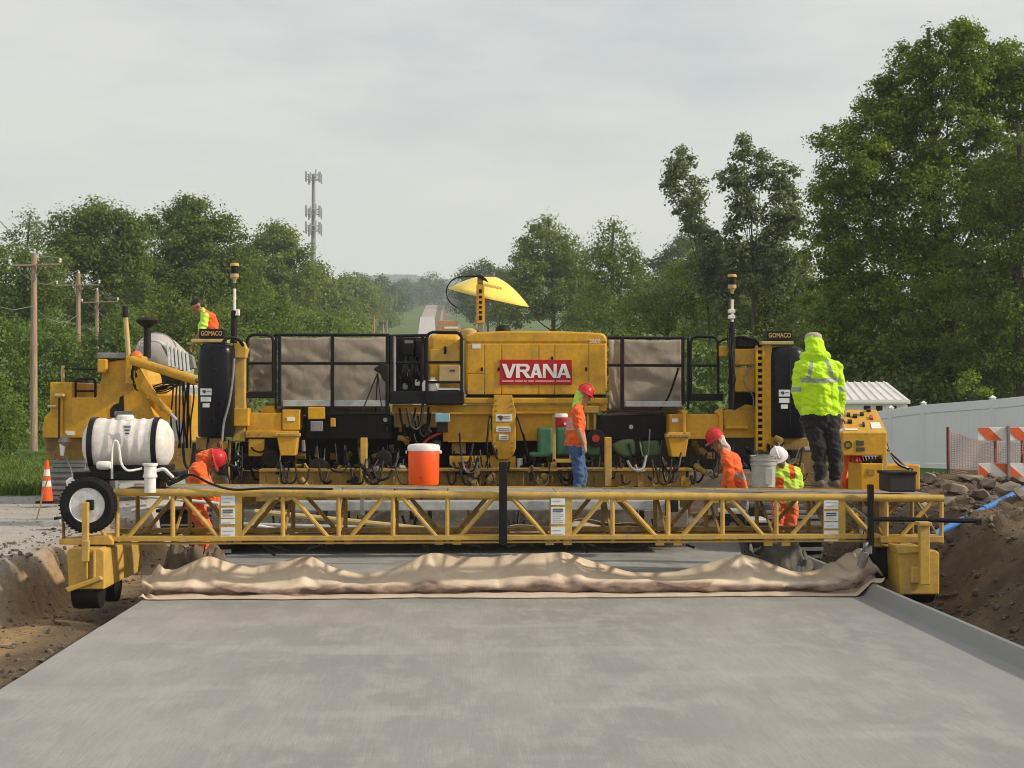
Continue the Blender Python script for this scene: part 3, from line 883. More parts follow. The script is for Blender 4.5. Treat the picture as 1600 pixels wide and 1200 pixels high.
def rail_frame(parent, x0, y0, x1, y1, Y, r=0.022, mids=(), name='rail_frame', mat=None, round_=9):
    """tube frame with rounded upper corners, bars at mids"""
    c = round_
    pts = [(x0,y1),(x0,y0+c),(x0+c*0.3,y0+c*0.3),(x0+c,y0),(x1-c,y0),(x1-c*0.3,y0+c*0.3),(x1,y0+c),(x1,y1)]
    mb = MB().tube([W(a,b,Y) for a,b in pts], r, 8)
    for m_ in mids:
        mb.tube([W(x0,m_,Y), W(x1,m_,Y)], r*0.9, 8)
    return mb.build(name, mat or bk, parent, smooth=True)

# hood
hood = PB(pv, 'hood', 727, 520, 949, 618, YM, 2.0, y_, 0.10, 5)
MB().prism([(727,536),(727,524),(745,519),(790,517),(880,517.5),(937,520),(946,524),(949,532),(949,536)], YM-0.012, 1.9).build('hood_top', y_, pv, bevel=0.03)
for a, b_, t, u in ((730.5,756,538,583),(730.5,756,585,616),(757.5,783,538,616),(784.5,841,538,616),(842.5,866,538,616),(867.5,919,538,616),(920.5,946,538,616)):
    PB(pv, 'hood_panel', a, t, b_, u, YM-0.014, 0.03, y_, 0.006)
for x, yy in ((753,577),(779,577),(837,592),(863,560),(916,577)):
    PB(pv, 'latch', x-1.6, yy-3, x+1.6, yy+3, YM-0.03, 0.02, bk, 0.004)
PB(pv, 'hood_sill', 729, 617.5, 947, 621.5, YM+0.05, 1.9, Mt['dark'], 0)
PB(pv, 'hood_lip', 724, 621.5, 950, 631, YM-0.03, 2.0, y_, 0.02)
sign = PB(pv, 'sign_board', 781, 562, 893.5, 601, YM-0.034, 0.018, Mt['red'], 0.004)
sign['label'] = 'red sign board with white VRANA lettering'
# VRANA letters, drawn in units of the sign (pixels)
def letters(par):
    Y = YM-0.040
    cnt = [0]
    def poly(mb, pts):
        cnt[0] += 1
        p = [W(x, y, Y-0.0004*(cnt[0] % 9)) for x, y in pts]
        mb.add(p, [tuple(range(len(p)))])
    def emit(polys, nm):
        mb = MB()
        for q in polys: poly(mb, q)
        o = mb.build('letter', Mt['letter'], par)
        o.data.polygons.foreach_set('use_smooth', [False]*len(o.data.polygons))
    t, bt = 568.5, 590.5
    emit([[(784.3,t),(791.3,t),(797.6,bt-4.5),(797.2,bt),(792.2,bt)], [(797.2,bt),(797.6-3,bt-4.5),(801.0,t),(806.3,t),(798.6,bt)]], 'V')
    bowl = []
    for k in range(11):
        a = -math.pi/2 + math.pi*k/10
        bowl.append((821.5+6.3*math.cos(a), 574.8+6.3*math.sin(a)))
    inner = []
    for k in range(11):
        a = math.pi/2 - math.pi*k/10
        inner.append((820.0+2.6*math.cos(a), 575.0+2.5*math.sin(a)))
    emit([[(806.6,t),(812.0,t),(812.4,bt),(806.0,bt)]] +
         [[(812,t),(821.5,t),(820,572.5),(812,572.5)], [(812,577.5),(820,577.5),(821.5,581.1),(812,581.1)]] +
         [[bowl[k], bowl[k+1], inner[9-k], inner[10-k]] for k in range(10)] +
         [[(815.5,580.5),(821.8,580.5),(830.3,bt),(822.6,bt)]], 'R')
    def A(x0, x1):
        m_ = (x0+x1)/2
        emit([[(x0,bt),(x0+5.0,bt),(m_+0.6,t+4.0),(m_+1.0,t),(m_-3.0,t)],
              [(x1,bt),(x1-6.4,bt),(m_-2.6,t),(m_+3.0,t)],
              [(m_-4.6,582.5),(m_+4.6,582.5),(m_+5.6,586),(m_-6.0,586)]], 'A')
    A(828.6, 847.6)
    emit([[(848.2,t),(852.6,t),(852.6,bt),(848.2,bt)], [(848.2,t),(855,t),(869.8,bt),(864.4,bt)], [(865.0,t),(869.8,t),(869.8,bt),(865.0,bt)]], 'N')
    A(870.2, 891.6)
    mb = MB()
    for a, b_ in ((784.5,802.5),(804.5,817.5),(818.5,823.5),(825.5,834),(836,866.5),(869,891.5)):
        poly(mb, [(a,594),(b_,594),(b_,597),(a,597)])
    mb.build('small_print', Mt['pink'], par)
letters(sign)
PB(pv, 'sticker', 738, 537.5, 751, 544.5, YM-0.02, 0.008, Mt['paper'], 0)
text_mesh(pv, 'hood_number', '2600', 921, 529.5, 938, 536, YM-0.018, Mt['letter'])
# things growing out of the hood
MB().lathe([(0.0,0.16),(0.06,0.155),(0.11,0.12),(0.13,0.05),(0.13,-0.1)], W(786, 521, YM+0.9)-Vector((0,0,0.02)), n=16).build('exhaust_cap', Mt['dark'], pv, smooth=True)
MB().lathe([(0.0,0.12),(0.1,0.1),(0.17,0.04),(0.18,-0.1)], W(733, 521, YM+0.5), n=16).build('filler_dome', Mt['tan'], pv, smooth=True)
post = MB().pbox(744.5, 444, 757, 505, YM+0.35, 0.12).build('lift_post', y_, pv, bevel=0.012)
MB().pbox(747, 503, 755.5, 524, YM+0.37, 0.085).build('post_foot', Mt['greysteel'], pv, bevel=0.01)
MB().pbox(746, 432, 755, 444, YM+0.36, 0.1).build('post_head', Mt['yellow3'], pv, bevel=0.01)
for k, (a, b_) in enumerate(((452,458),(462,466),(470,474.5),(478,482),(486,490),(493,500))):
    PB(post, 'height_mark', 748.5, a, 753, b_, YM+0.344, 0.006, bk, 0)
MB().tube(catmull([W(757,437,YM+.4), W(745,432,YM+.4), W(722,432,YM+.4), W(708,437,YM+.4), W(699,448,YM+.4), W(698,460,YM+.4), W(703,472,YM+.4), W(714,481,YM+.4)]), 0.012, 6).build('whip_hose', Mt['hose'], pv, smooth=True)
MB().tube([W(720,431,YM+.41), W(773,432,YM+.41)], 0.01, 6).build('cross_rod', Mt['greysteel'], pv)
MB().prism([(745,430),(752,429),(760,436),(763,441),(757,438),(747,434)], YM+0.33, 0.08).build('post_clamp', Mt['dark'], pv)

# operator cabinet left of the hood
PB(pv, 'cabinet', 669, 522, 720, 612, YM+0.12, 1.4, y_, 0.09, 4)
PB(pv, 'cabinet_door', 672, 546, 718, 566, YM+0.10, 0.04, y2, 0.01)
PB(pv, 'cabinet_door', 672, 570, 718, 606, YM+0.10, 0.04, y_, 0.01)
PB(pv, 'handle', 693.5, 541, 697.5, 553, YM+0.085, 0.03, bk, 0.008)
PB(pv, 'tool_box', 686, 571, 719, 596, YM-0.16, 0.22, Mt['tan'], 0.012)
PB(pv, 'box_lettering', 703, 577.5, 711, 580.5, YM-0.166, 0.005, Mt['ink'], 0)
PB(pv, 'platform_plate', 683, 606, 720, 609.5, YM-0.25, 0.35, Mt['paper'], 0.004)
PB(pv, 'platform', 664, 611, 725, 632, YM-0.28, 0.5, bk, 0.02)
rail_frame(pv, 667, 519, 721.5, 614, YM-0.27, 0.024, (566, 597))
MB().lathe([(0.09,0),(0.1,0.03),(0.1,0.13),(0.06,0.17),(0.035,0.18),(0.035,0.21),(0,0.21)], W(676, 611, YM-0.15), n=16).build('jug', Mt['white'], pv, smooth=True)
MB().lathe([(0.05,0),(0.055,0.02),(0.055,0.12),(0.03,0.16),(0,0.16)], W(664.5, 611, YM-0.2), n=14).build('jug', Mt['white'], pv, smooth=True)
# black control bay
PB(pv, 'control_bay', 610, 527, 667, 614, YM+0.55, 0.7, bk, 0.02)
PB(pv, 'control_panel', 629, 531, 647, 556, YM+0.35, 0.18, bk, 0.02)
PB(pv, 'panel_screen', 632, 532, 645, 536.5, YM+0.34, 0.02, Mt['greysteel'], 0.004)
PB(pv, 'seat_back', 648, 530, 659, 560, YM+0.4, 0.1, Mt['dark'], 0.03)
PB(pv, 'bay_floor', 608, 611, 668, 631, YM-0.26, 1.2, bk, 0.02)
for x in (610, 616, 660):
    MB().tube([W(x,525,YM-0.2), W(x,630,YM-0.2)], 0.028, 8).build('post', bk if x != 616 else Mt['greysteel'], pv, smooth=True)
MB().tube([W(608,525,YM-0.2), W(668,524,YM-0.2)], 0.024, 8).build('top_rail', bk, pv, smooth=True)
MB().tube([W(610,567,YM-0.2), W(664,567,YM-0.2)], 0.018, 8).build('mid_rail', bk, pv, smooth=True)
rr = random.Random(4)
for k in range(12):
    x = 626+rr.random()*36
    hose(pv, [(x, 556+rr.random()*8, YM+0.3), (x+rr.uniform(-6,6), 580, YM+0.1), (x+rr.uniform(-12,12), 600+rr.random()*10, YM+0.15), (x+rr.uniform(-14,14), 622, YM+0.1)], 0.012+0.008*rr.random(), Mt['hose'])
for x, yy in ((628,590),(640,583),(652,598),(633,604),(646,606)):
    PB(pv, 'valve', x-4, yy-5, x+4, yy+5, YM+0.12, 0.1, rr.choice([Mt['greysteel'], bk, Mt['white']]), 0.01)

# tan tarpaulins behind the railings
def curtain(x0, y0, x1, y1, Y, seed, sag=0.0):
    n, m_ = 26, 26
    vs = []; fs = []
    for j in range(m_+1):
        v = j/m_
        for i in range(n+1):
            u = i/n
            p = W(x0+(x1-x0)*u, y0+(y1-y0)*v + sag*math.sin(u*3.14)*(1-v)*2.0, Y)
            w = 0.05*float(fbm(np.array([u*2.3+seed]), np.array([v*5+seed*2]), 4, 91)[0]) + 0.03*float(vnoise(np.array([u*1.2+v*2.0+seed]), np.array([v*9-u*3.0]), 94)[0])
            w += 0.02*math.sin(u*4+v*13+seed)*v
            vs.append((p.x, Y+w, p.z))
    for j in range(m_):
        for i in range(n):
            a = j*(n+1)+i
            fs.append((a, a+1, a+n+2, a+n+1))
    o = MB().add(vs, fs).build('tarpaulin', Mt['tarp'], pv, smooth=True, auto=70)
    s = o.modifiers.new('thick', 'SOLIDIFY'); s.thickness = 0.01
    return o
mtp, ntp, btp = new_mat('tan_tarpaulin')
n1 = noise(ntp, 1.5, 6, 0.6); n2 = noise(ntp, 7, 5, 0.6, (1, 1, 0.5))
cc = ramp(ntp, n1, [(0.3, (0.235, 0.195, 0.15)), (0.7, (0.34, 0.285, 0.225))])
cc = mixc(ntp, ramp(ntp, n2, [(0.55, 0.0), (0.8, 0.4)]), cc, (0.42, 0.36, 0.30))
ntp.links.new(cc, btp.inputs['Base Color']); btp.inputs['Roughness'].default_value = 0.7
bump(ntp, btp, n2, 0.35, 0.03)
Mt['tarp'] = mtp
curtain(390, 528, 432, 612, YM+0.35, 1); curtain(438, 526, 518, 640, YM+0.25, 2, 1); curtain(518, 526, 604, 640, YM+0.25, 3, 1)
curtain(430, 636, 610, 648, YM+0.3, 4)
curtain(951, 531, 973, 642, YM+0.25, 5); curtain(973, 530, 1066, 640, YM+0.25, 6, 1); curtain(948, 636, 1060, 650, YM+0.3, 7)
PB(pv, 'walkway_edge', 442, 625.5, 606, 635, YM-0.25, 0.5, Mt['galv'], 0.006)
PB(pv, 'walkway_edge', 977, 627, 1066, 635.5, YM-0.25, 0.5, Mt['galv'], 0.006)
# railings
rail_frame(pv, 386, 523, 427, 612, YM-0.25, 0.024, (567.5,))
rail_frame(pv, 1079, 526, 1122, 615, YM-0.25, 0.024, (571,))
PB(pv, 'step_plate', 386, 612, 428, 622, YM-0.3, 0.4, bk, 0.01)
PB(pv, 'step_plate', 1078, 615, 1130, 626, YM-0.3, 0.5, bk, 0.01)
for x, t, u, w in ((436.5,523,634,0.05),(519.5,522,642,0.055),(605,523,640,0.05),(972,527,640,0.055),(1067,527,632,0.05),(1075,528,640,0.03),(431,525,640,0.03)):
    a = W(x, t, YM-0.24); b_ = W(x, u, YM-0.24)
    MB().box((a.x-w/2, a.y-w/2, b_.z), (a.x+w/2, a.y+w/2, a.z)).build('rail_post', bk, pv, bevel=0.006)
for x0, x1, yy, dy in ((428,608,523,0.5),(436,606,567.5,0.5),(949,1070,527.5,0.8),(949,1067,570.5,0.5)):
    MB().tube([W(x0,yy,YM-0.24), W(x1,yy+dy,YM-0.24)], 0.024, 8).build('rail', bk, pv, smooth=True)
hose(pv, [(1060,575,YM-0.2),(1052,600,YM-0.2),(1042,625,YM-0.15),(1030,640,YM-0.1)], 0.018, Mt['hose'], 'stay_rod', 2)
# photo tripod on the left walkway
for x in (566, 597, 587):
    MB().tube([W(590, 583, YM-0.4), W(x, 642, YM-0.4+(0.25 if x==587 else -0.1))], 0.011, 6).build('stand_leg', Mt['dark'], pv)
MB().prism([(583,577),(596,567),(608,570),(606,598),(598,594),(594,584)], YM-0.45, 0.1).build('stand_cover', Mt['dark'], pv, bevel=0.02)

# main beams
PB(pv, 'side_beam', 478, 648, 612, 686, YM-0.02, 0.6, bk, 0.012)
PB(pv, 'side_beam', 937, 649, 1046, 687, YM-0.02, 0.6, bk, 0.012)
for x, yy in ((986,667),(602,656)):
    MB().cyl(W(x,yy,YM-0.02), W(x,yy,YM-0.06), 0.035, n=12).build('bolt', Mt['galv'], pv)
PB(pv, 'cross_beam', 613, 632, 770, 645, YM+0.05, 1.2, y_, 0.015)
PB(pv, 'cross_beam', 804, 632, 948, 643, YM+0.05, 1.2, y_, 0.015)
PB(pv, 'frame_panel', 615, 646, 690, 668, YM+0.2, 0.5, y2, 0.012)
PB(pv, 'frame_panel', 692, 646, 768, 690, YM+0.12, 0.5, y_, 0.012)
PB(pv, 'frame_panel', 806, 645, 866, 689, YM+0.12, 0.5, y_, 0.012)
PB(pv, 'frame_panel', 868, 645, 930, 672, YM+0.3, 0.5, y2, 0.012)
for x in (640, 664, 655):
    PB(pv, 'rib', x-1.5, 646, x+1.5, 668, YM+0.17, 0.04, y2, 0)
PB(pv, 'panel_lip', 690, 643.5, 769, 647.5, YM+0.02, 0.2, y_, 0.005)
PB(pv, 'panel_lip', 806, 642.5, 890, 646.5, YM+0.02, 0.2, y_, 0.005)
PP(pv, 'centre_column', [(772,617),(800,617),(803,632),(806,640),(806,700),(803,709),(796,718),(779,718),(772,710),(769,700),(769,640),(771,632)], YM-0.14, 0.16, y_, 0.01)
for a in ((774.5,647.5,800,658.5),(775.5,666.5,798,675),(779.5,679,794.5,687.5)):
    pl = PB(pv, 'placard', *a, YM-0.15, 0.01, Mt['paper'], 0)
    if a[1] < 650:
        PP(pl, 'emblem', [(777,650),(783,649),(787,652),(784,655),(785,657),(781,656)], YM-0.156, 0.004, Mt['ink'], 0)
    for q in range(2):
        PB(pl, 'print_line', a[0]+(12 if a[1]<650 else 3), a[1]+2.5+q*3, a[2]-2.5, a[1]+3.6+q*3, YM-0.156, 0.004, Mt['greysteel'], 0)
PB(pv, 'tool_tray', 703, 690, 768, 712, YM+0.55, 0.4, Mt['dark'], 0)
PB(pv, 'tray_box', 706, 692, 728, 709, YM+0.3, 0.3, Mt['tan'], 0.01)
PB(pv, 'tray_rim', 700, 687.5, 770, 691, YM+0.02, 0.3, y_, 0.004)
PP(pv, 'step_box', [(702,713),(806,713),(806,731),(798,734),(712,734),(702,726)], YM-0.1, 0.7, y_, 0.015)
MB().cyl(W(731,727,YM-0.1), W(731,727,YM-0.13), 0.03, n=12).build('bolt', Mt['redglaze'], pv)
PB(pv, 'control_box', 680, 646, 703, 660, YM-0.3, 0.12, Mt['blue'], 0.015)
PB(pv, 'control_keys', 682, 660, 700, 676, YM-0.28, 0.1, Mt['dark'], 0.01)
hose(pv, [(690,676,YM-.25),(672,684,YM-.2),(660,694,YM-.2),(650,700,YM)], 0.02, Mt['redglaze'], 'lever')
# hoses on the column
hose(pv, [(766,650,YM-.1),(763,670,YM-.18),(761,700,YM-.2),(764,725,YM-.2),(775,745,YM-.25),(790,756,YM-.3)], 0.02, Mt['hose'])
hose(pv, [(806,646,YM-.1),(813,665,YM-.18),(820,690,YM-.2),(824,715,YM-.15),(824,735,YM)], 0.02, Mt['hose'])
MB().cyl(W(759,737,YM-.1), W(764,748,YM-.2), 0.06, n=12).build('filter', Mt['greysteel'], pv, smooth=True)
MB().cyl(W(812,716,YM), W(812,733,YM), 0.05, n=12).build('filter', Mt['white'], pv, smooth=True)

# green seats in a yellow guard
PB(pv, 'seat', 841, 668, 864, 712, YM-0.2, 0.35, Mt['green'], 0.04, 3)
PB(pv, 'seat_cushion', 828, 707, 866, 714, YM-0.35, 0.4, Mt['green'], 0.03, 3)
PB(pv, 'seat', 869, 668, 893, 712, YM-0.15, 0.35, Mt['green'], 0.04, 3)
PB(pv, 'seat', 918, 690, 938, 712, YM-0.1, 0.3, Mt['green'], 0.04, 3)
mb = MB()
for a in ((863.5,648,868.5,722),(863.5,717,892,723),(890,648,893,722)):
    mb.pbox(*a, YM-0.42, 0.05)
mb.build('seat_guard', y2, pv, bevel=0.006)
for a in ((913,634,936,646),):
    PB(pv, 'bracket', *a, YM-0.1, 0.25, y2, 0.02)
PB(pv, 'bracket_leg', 917, 646, 920.5, 672, YM-0.05, 0.06, y2, 0.005)
PB(pv, 'bracket_leg', 927.5, 646, 931, 672, YM-0.05, 0.06, y2, 0.005)
reel = MB().cyl(W(931,685,YM-.25), W(931,685,YM-.1), 0.14, n=20).build('hose_reel', Mt['dark'], pv, bevel=0.01)
MB().cyl(W(931,685,YM-.27), W(931,685,YM-.25), 0.06, n=16).build('reel_hub', Mt['redglaze'], reel)

# bolsters with their brackets
def bolster(parts, mat=y_):
    for nm, pix, Y, d in parts:
        PP(pv, nm, pix, Y, d, mat, 0.012)
R4 = lambda a, b, c, d: [(a,b),(c,b),(c,d),(a,d)]
bolster([('bolster_end', R4(365,638,388,666), YM-0.5, 0.5), ('bolster', R4(385,645,440,684), YM-0.35, 0.6), ('bolster', R4(441,640,468,672), YM-0.38, 0.6),
         ('bolster_plate', R4(383,673,466,684), YM-0.42, 0.3),
         ('leg_socket', [(432,678),(466,678),(461,712),(438,712)], YM-0.55, 0.35), ('leg_socket', R4(388,686,413,713), YM-0.4, 0.35),
         ('lug', R4(408,634,430,645), YM-0.2, 0.3), ('junction_box', R4(481,636,507,655), YM-0.32, 0.25), ('junction_box', R4(516,653,524,667), YM-0.2, 0.1)])
PB(pv, 'gauge', 485, 658, 504, 674, YM-0.36, 0.08, Mt['greysteel'], 0.01)
PB(pv, 'lens', 448, 652, 460, 658, YM-0.395, 0.02, Mt['white'], 0.004)
PB(pv, 'socket_rim', 430, 677, 468, 682, YM-0.58, 0.2, y2, 0.006)
bolster([('bolster', R4(1046,647,1128,686), YM-0.35, 0.6), ('rib', [(1064,640),(1076,642),(1072,650),(1072,684),(1067,684),(1067,650)], YM-0.42, 0.3),
         ('rib', [(1120,644),(1130,636),(1130,684),(1124,684),(1124,652)], YM-0.42, 0.3), ('bolster', R4(1130,641,1183,684), YM-0.3, 0.5),
         ('bolster_plate', R4(1133,665,1170,670), YM-0.4, 0.2), ('bolster_plate', R4(1044,675,1078,686), YM-0.42, 0.2),
         ('leg_socket', [(1043,679),(1077,679),(1071,714),(1050,714)], YM-0.55, 0.35), ('cap', [(1150,641),(1166,632),(1180,634),(1183,642)], YM-0.25, 0.35)])
PB(pv, 'socket_rim', 1041, 678, 1079, 683.5, YM-0.58, 0.2, y2, 0.006)
PB(pv, 'lens', 1050, 654, 1060, 660, YM-0.37, 0.03, Mt['white'], 0.004)

# legs: yellow columns with black rounded covers
def leg_cover(x0, x1, yt, yb, Y, lab):
    xm = (x0+x1)/2
    A = W(x0, (yt+yb)/2, Y); B_ = W(x1, (yt+yb)/2, Y)
    ha = (B_.x-A.x)/2; hb = 0.27; cx = (A.x+B_.x)/2; cy = Y+hb
    zt = W(xm, yt, Y).z; zb = W(xm, yb, Y).z
    rings = [(zb, 0.95), (zb+0.03, 1.0), (zt-0.16, 1.0), (zt-0.09, 0.97), (zt-0.04, 0.89), (zt-0.012, 0.76), (zt, 0.55), (zt+0.004, 0.01)]
    N_ = 40; vs = []; fs = []
    for z, k in rings:
        for i in range(N_):
            t = 2*math.pi*i/N_; ct, st_ = math.cos(t), math.sin(t)
            vs.append((cx+ha*k*math.copysign(abs(ct)**0.72, ct), cy+hb*k*math.copysign(abs(st_)**0.72, st_), z))
    for j in range(len(rings)-1):
        for i in range(N_):
            fs.append((j*N_+i, j*N_+(i+1)%N_, (j+1)*N_+(i+1)%N_, (j+1)*N_+i))
    fs.append(tuple(range(N_-1, -1, -1)))
    c = MB().add(vs, fs).build('leg_cover', Mt['blackcover'], pv, smooth=True, auto=50)
    c['label'] = lab
    PB(c, 'cover_rib', xm-1.2, yt+20, xm+1.2, yb-20, Y-0.012, 0.03, Mt['blackcover'], 0.008)
    return c
cl_ = leg_cover(305.5, 363, 536, 683, YM-0.7, 'black rounded leg cover with white stickers')
cr_ = leg_cover(1207, 1262, 541, 684, YM-0.7, 'black rounded leg cover beside the toothed column')
for c, x, y0 in ((cl_, 313, 607), (cr_, 1217, 609)):
    for dx0, dx1, a, b_ in ((0,17.5,0,10.5),(0.5,16.5,13,20.5),(3.5,14,23,29.5)):
        PB(c, 'sticker', x+dx0, y0+a, x+dx1, y0+b_, YM-0.712, 0.012, Mt['paper'], 0)
    PP(c, 'emblem', [(x+3,y0+3),(x+7,y0+2),(x+9,y0+5),(x+7,y0+8),(x+4,y0+6)], YM-0.717, 0.004, Mt['ink'], 0)
    PB(c, 'print_line', x+10, y0+3.5, x+16, y0+5, YM-0.717, 0.004, Mt['greysteel'], 0)
PB(pv, 'leg_column', 362, 538, 383, 690, YM-0.4, 0.3, y2, 0.02)
PP(pv, 'column_cap', [(364,535),(380,533),(386,545),(384,560),(366,560)], YM-0.45, 0.3, y2, 0.02)
PB(pv, 'cap_plate', 298, 529.5, 352, 535, YM-0.6, 0.45, Mt['tan'], 0.01)
col = PB(pv, 'leg_column', 1194, 538, 1207, 706, YM-0.55, 0.3, y_, 0.012)
# toothed rack: ladder of slots
mb = MB()
mb.pbox(1181, 540, 1184.5, 704, YM-0.56, 0.06)
mb.pbox(1191.5, 540, 1195, 704, YM-0.56, 0.06)
mb.build('rack_side', y_, pv, bevel=0.004)
for k in range(17):
    yy = 543 + k*9.7
    PB(pv, 'rack_rung', 1184.5, yy, 1191.5, yy+4.4, YM-0.55, 0.05, y_, 0.003)
PB(pv, 'rack_back', 1182, 541, 1194, 703, YM-0.45, 0.1, Mt['dark'], 0)
PB(pv, 'cabinet', 1147, 545, 1181, 570, YM-0.45, 0.4, y_, 0.015)
PB(pv, 'cabinet', 1145, 574, 1180, 612, YM-0.42, 0.4, y_, 0.015)
PB(pv, 'cabinet_hood', 1150, 528, 1182, 544, YM-0.4, 0.4, bk, 0.03)
hose(pv, [(1122,535,YM-.25),(1135,530,YM-.3),(1160,527,YM-.4),(1180,532,YM-.4),(1190,545,YM-.4)], 0.02, Mt['hose'])
PB(pv, 'side_lamp', 1124.5, 540, 1137, 557, YM-0.35, 0.12, y_, 0.015)
PB(pv, 'dark_recess', 1146, 613, 1181, 640, YM-0.1, 0.3, Mt['dark'], 0)
PB(pv, 'column_top', 1190, 533, 1240, 538.5, YM-0.6, 0.45, Mt['tan'], 0.01)
# name boards on top of the legs
def nameboard(x0, y0, x1, y1):
    b_ = PB(pv, 'name_board', x0, y0, x1, y1, YM-0.55, 0.3, bk, 0.012)
    text_mesh(b_, 'lettering', 'GOMACO', x0+3, y0+3.5, x1-2, y1-4.5, YM-0.555, Mt['gold'], 0.02)
nameboard(311, 513.5, 349, 529); nameboard(1198, 516.5, 1238, 532)
# receiver masts
def mast(x, yt, yb, parts, Y):
    MB().tube([W(x-1,yb,Y), W(x,yt+40,Y)], 0.022, 10).build('mast_pole', Mt['white'], pv, smooth=True)
    MB().tube([W(x-1,yb,Y), W(x-0.5,yt+75,Y)], 0.05, 10).build('mast_sleeve', bk, pv, smooth=True)
    c = W(x, yt+27, Y)
    k = S(1.0, Y)
    rc = MB().lathe([(0,26.5*k),(6*k,26.5*k),(7*k,25*k),(7*k,22*k)], c, n=18).build('receiver_cap', Mt['gold'], pv, smooth=True)
    MB().lathe([(5.6*k,22*k),(5.6*k,10*k)], c, n=18).build('receiver_band', bk, pv, smooth=True)
    MB().lathe([(6.6*k,10*k),(6.6*k,5*k),(3*k,1*k),(2*k,-4*k),(0,-4*k)], c, n=18).build('receiver_base', Mt['tan'], pv, smooth=True)
    for p in parts:
        PB(pv, 'mast_clip', x+p[0], p[1], x+p[2], p[3], Y-0.07, 0.1, p[4], 0.008)
mast(366.5, 411, 536, ((0.5,483,7,493,Mt['white']),(-4,485,3,491,bk)), YM-0.5)
mast(1144, 428, 640, ((-5,483,5,489,Mt['white']),(-5,492,5,498,Mt['white'])), YM-0.5)
for k in range(5):
    hose(pv, [(1140+k*2,500+k*20,YM-.56),(1137+k*3,530+k*16,YM-.6),(1142,560+k*14,YM-.58),(1138+k*2,600+k*8,YM-.5)], 0.011, Mt['hose'])
hose(pv, [(1172,575,YM-.46),(1162,590,YM-.5),(1166,605,YM-.5),(1176,618,YM-.45),(1178,640,YM-.4)], 0.012, Mt['greysteel'])
hose(pv, [(346,538,YM-.75),(356,528,YM-.7),(372,530,YM-.6),(380,540,YM-.5)], 0.025, Mt['hose'])
hose(pv, [(366,560,YM-.8),(364,590,YM-.8),(358,630,YM-.82),(350,660,YM-.8),(347,690,YM-.8)], 0.018, Mt['greysteel'])

# rear frame, screed, finishing pan
YB = 22.2
PB(pv, 'rear_beam', 405, 735, 638, 762, YB, 0.4, y3, 0.015)
PB(pv, 'rear_beam', 688, 737, 905, 762, YB+0.1, 0.4, y3, 0.015)
PB(pv, 'rear_beam', 905, 735, 1082, 762, YB, 0.4, y3, 0.015)
for k in range(30):
    x = 412 + k*22.5
    if 640 < x < 700: continue
    PB(pv, 'stiffener', x, 743, x+2, 760, YB-0.03, 0.05, y3, 0)
PB(pv, 'beam_flange', 404, 733, 1083, 736.5, YB-0.06, 0.5, y3, 0.004)
for x0, x1, t in ((563,573.5,684),(945,955.5,683)):
    PB(pv, 'upright', x0, t, x1, 760, YB-0.15, 0.12, y2, 0.01)
PB(pv, 'screed', 330, 797, 1075, 838, 21.9, 1.2, Mt['dirtysteel'], 0.02)
PB(pv, 'screed_top', 400, 764, 1080, 783, 22.1, 0.4, y3, 0.01)
pan = PB(pv, 'float_pan', 452, 783, 1062, 797.5, 21.2, 0.32, Mt['galv'], 0.012)
pan['label'] = 'galvanised float pan across the slab'
PB(pv, 'float_end', 1048, 781, 1060, 800, 21.15, 0.35, Mt['dark'], 0.01)
for x in (452, 563, 615, 860, 1040):
    PB(pv, 'float_hanger', x, 764, x+6, 806, 21.12, 0.05, Mt['dark'] if x != 563 else Mt['greysteel'], 0.006)
for x in (505, 530, 540, 640, 668, 780, 990, 1000):
    PB(pv, 'pan_clamp', x, 798, x+7, 812, 21.6, 0.1, Mt['dark'], 0.01)
MB().tube([W(398,799,20.6), W(470,806,20.6), W(700,830,20.4)], 0.035, 8).build('float_pole', Mt['wood'] or Mt['tan'], pv, smooth=True)
MB().tube([W(350,818,20.2), W(560,824,20.2)], 0.025, 8).build('float_pole', Mt['galv'], pv, smooth=True)
MB().tube([W(395,820,20.0), W(465,832,20.0)], 0.02, 8).build('float_pole', Mt['white'], pv, smooth=True)
for k in range(16):     # bolt heads
    for x, yy, Y in ((390+k*5.2, 678.5, YM-0.42), (1049+k*2.0 if k < 14 else 1049, 681, YM-0.58), (436+k*2 if k < 14 else 436, 679.5, YM-0.58)):
        if k % 3 == 0: MB().cyl(W(x,yy,Y), W(x,yy,Y-0.015), 0.012, n=6).build('bolt', Mt['greysteel'], pv)
for yy in (626, 634, 642, 692, 700, 707):
    for x in (775, 800): MB().cyl(W(x,yy,YM-0.14), W(x,yy,YM-0.156), 0.014, n=6).build('bolt', Mt['yellow3'], pv)
# tracks under both legs
for x0, x1 in ((288,372),(1188,1290)):
    mb = MB()
    a = W(x0, 700, YM-0.9); b_ = W(x1, 700, YM-0.9)
    z0 = -0.24
    prof = []
    for k in range(20):
        t = 2*math.pi*k/20
        yy = math.cos(t); zz = math.sin(t)
        prof.append((YM+0.2+ (1.0 if yy > 0 else -1.0)*0.9*min(1, abs(yy)*3) + 0.35*yy, z0+0.42+0.42*zz))
    vs = [(a.x+0.1, p, q) for p, q in prof]+[(b_.x-0.1, p, q) for p, q in prof]
    fs = [tuple(range(20)), tuple(range(39,19,-1))]+[(i,(i+1)%20,(i+1)%20+20,i+20) for i in range(20)]
    tr = mb.add(vs, fs).build('track', Mt['dark'], pv)
    for i in range(20):
        p0, p1 = Vector((a.x+0.08, *prof[i])), Vector((b_.x-0.08, *prof[i]))
        MB().bar(p0, p1, 0.09, 0.05).build('track_shoe', Mt['greysteel'], tr)
    PB(pv, 'track_yoke', x0+10, 690, x1-14, 760, YM-0.5, 0.6, y3, 0.02)
    PB(pv, 'leg_foot', x0+18, 684, x1-26, 704, YM-0.62, 0.5, Mt['yellow3'], 0.02)
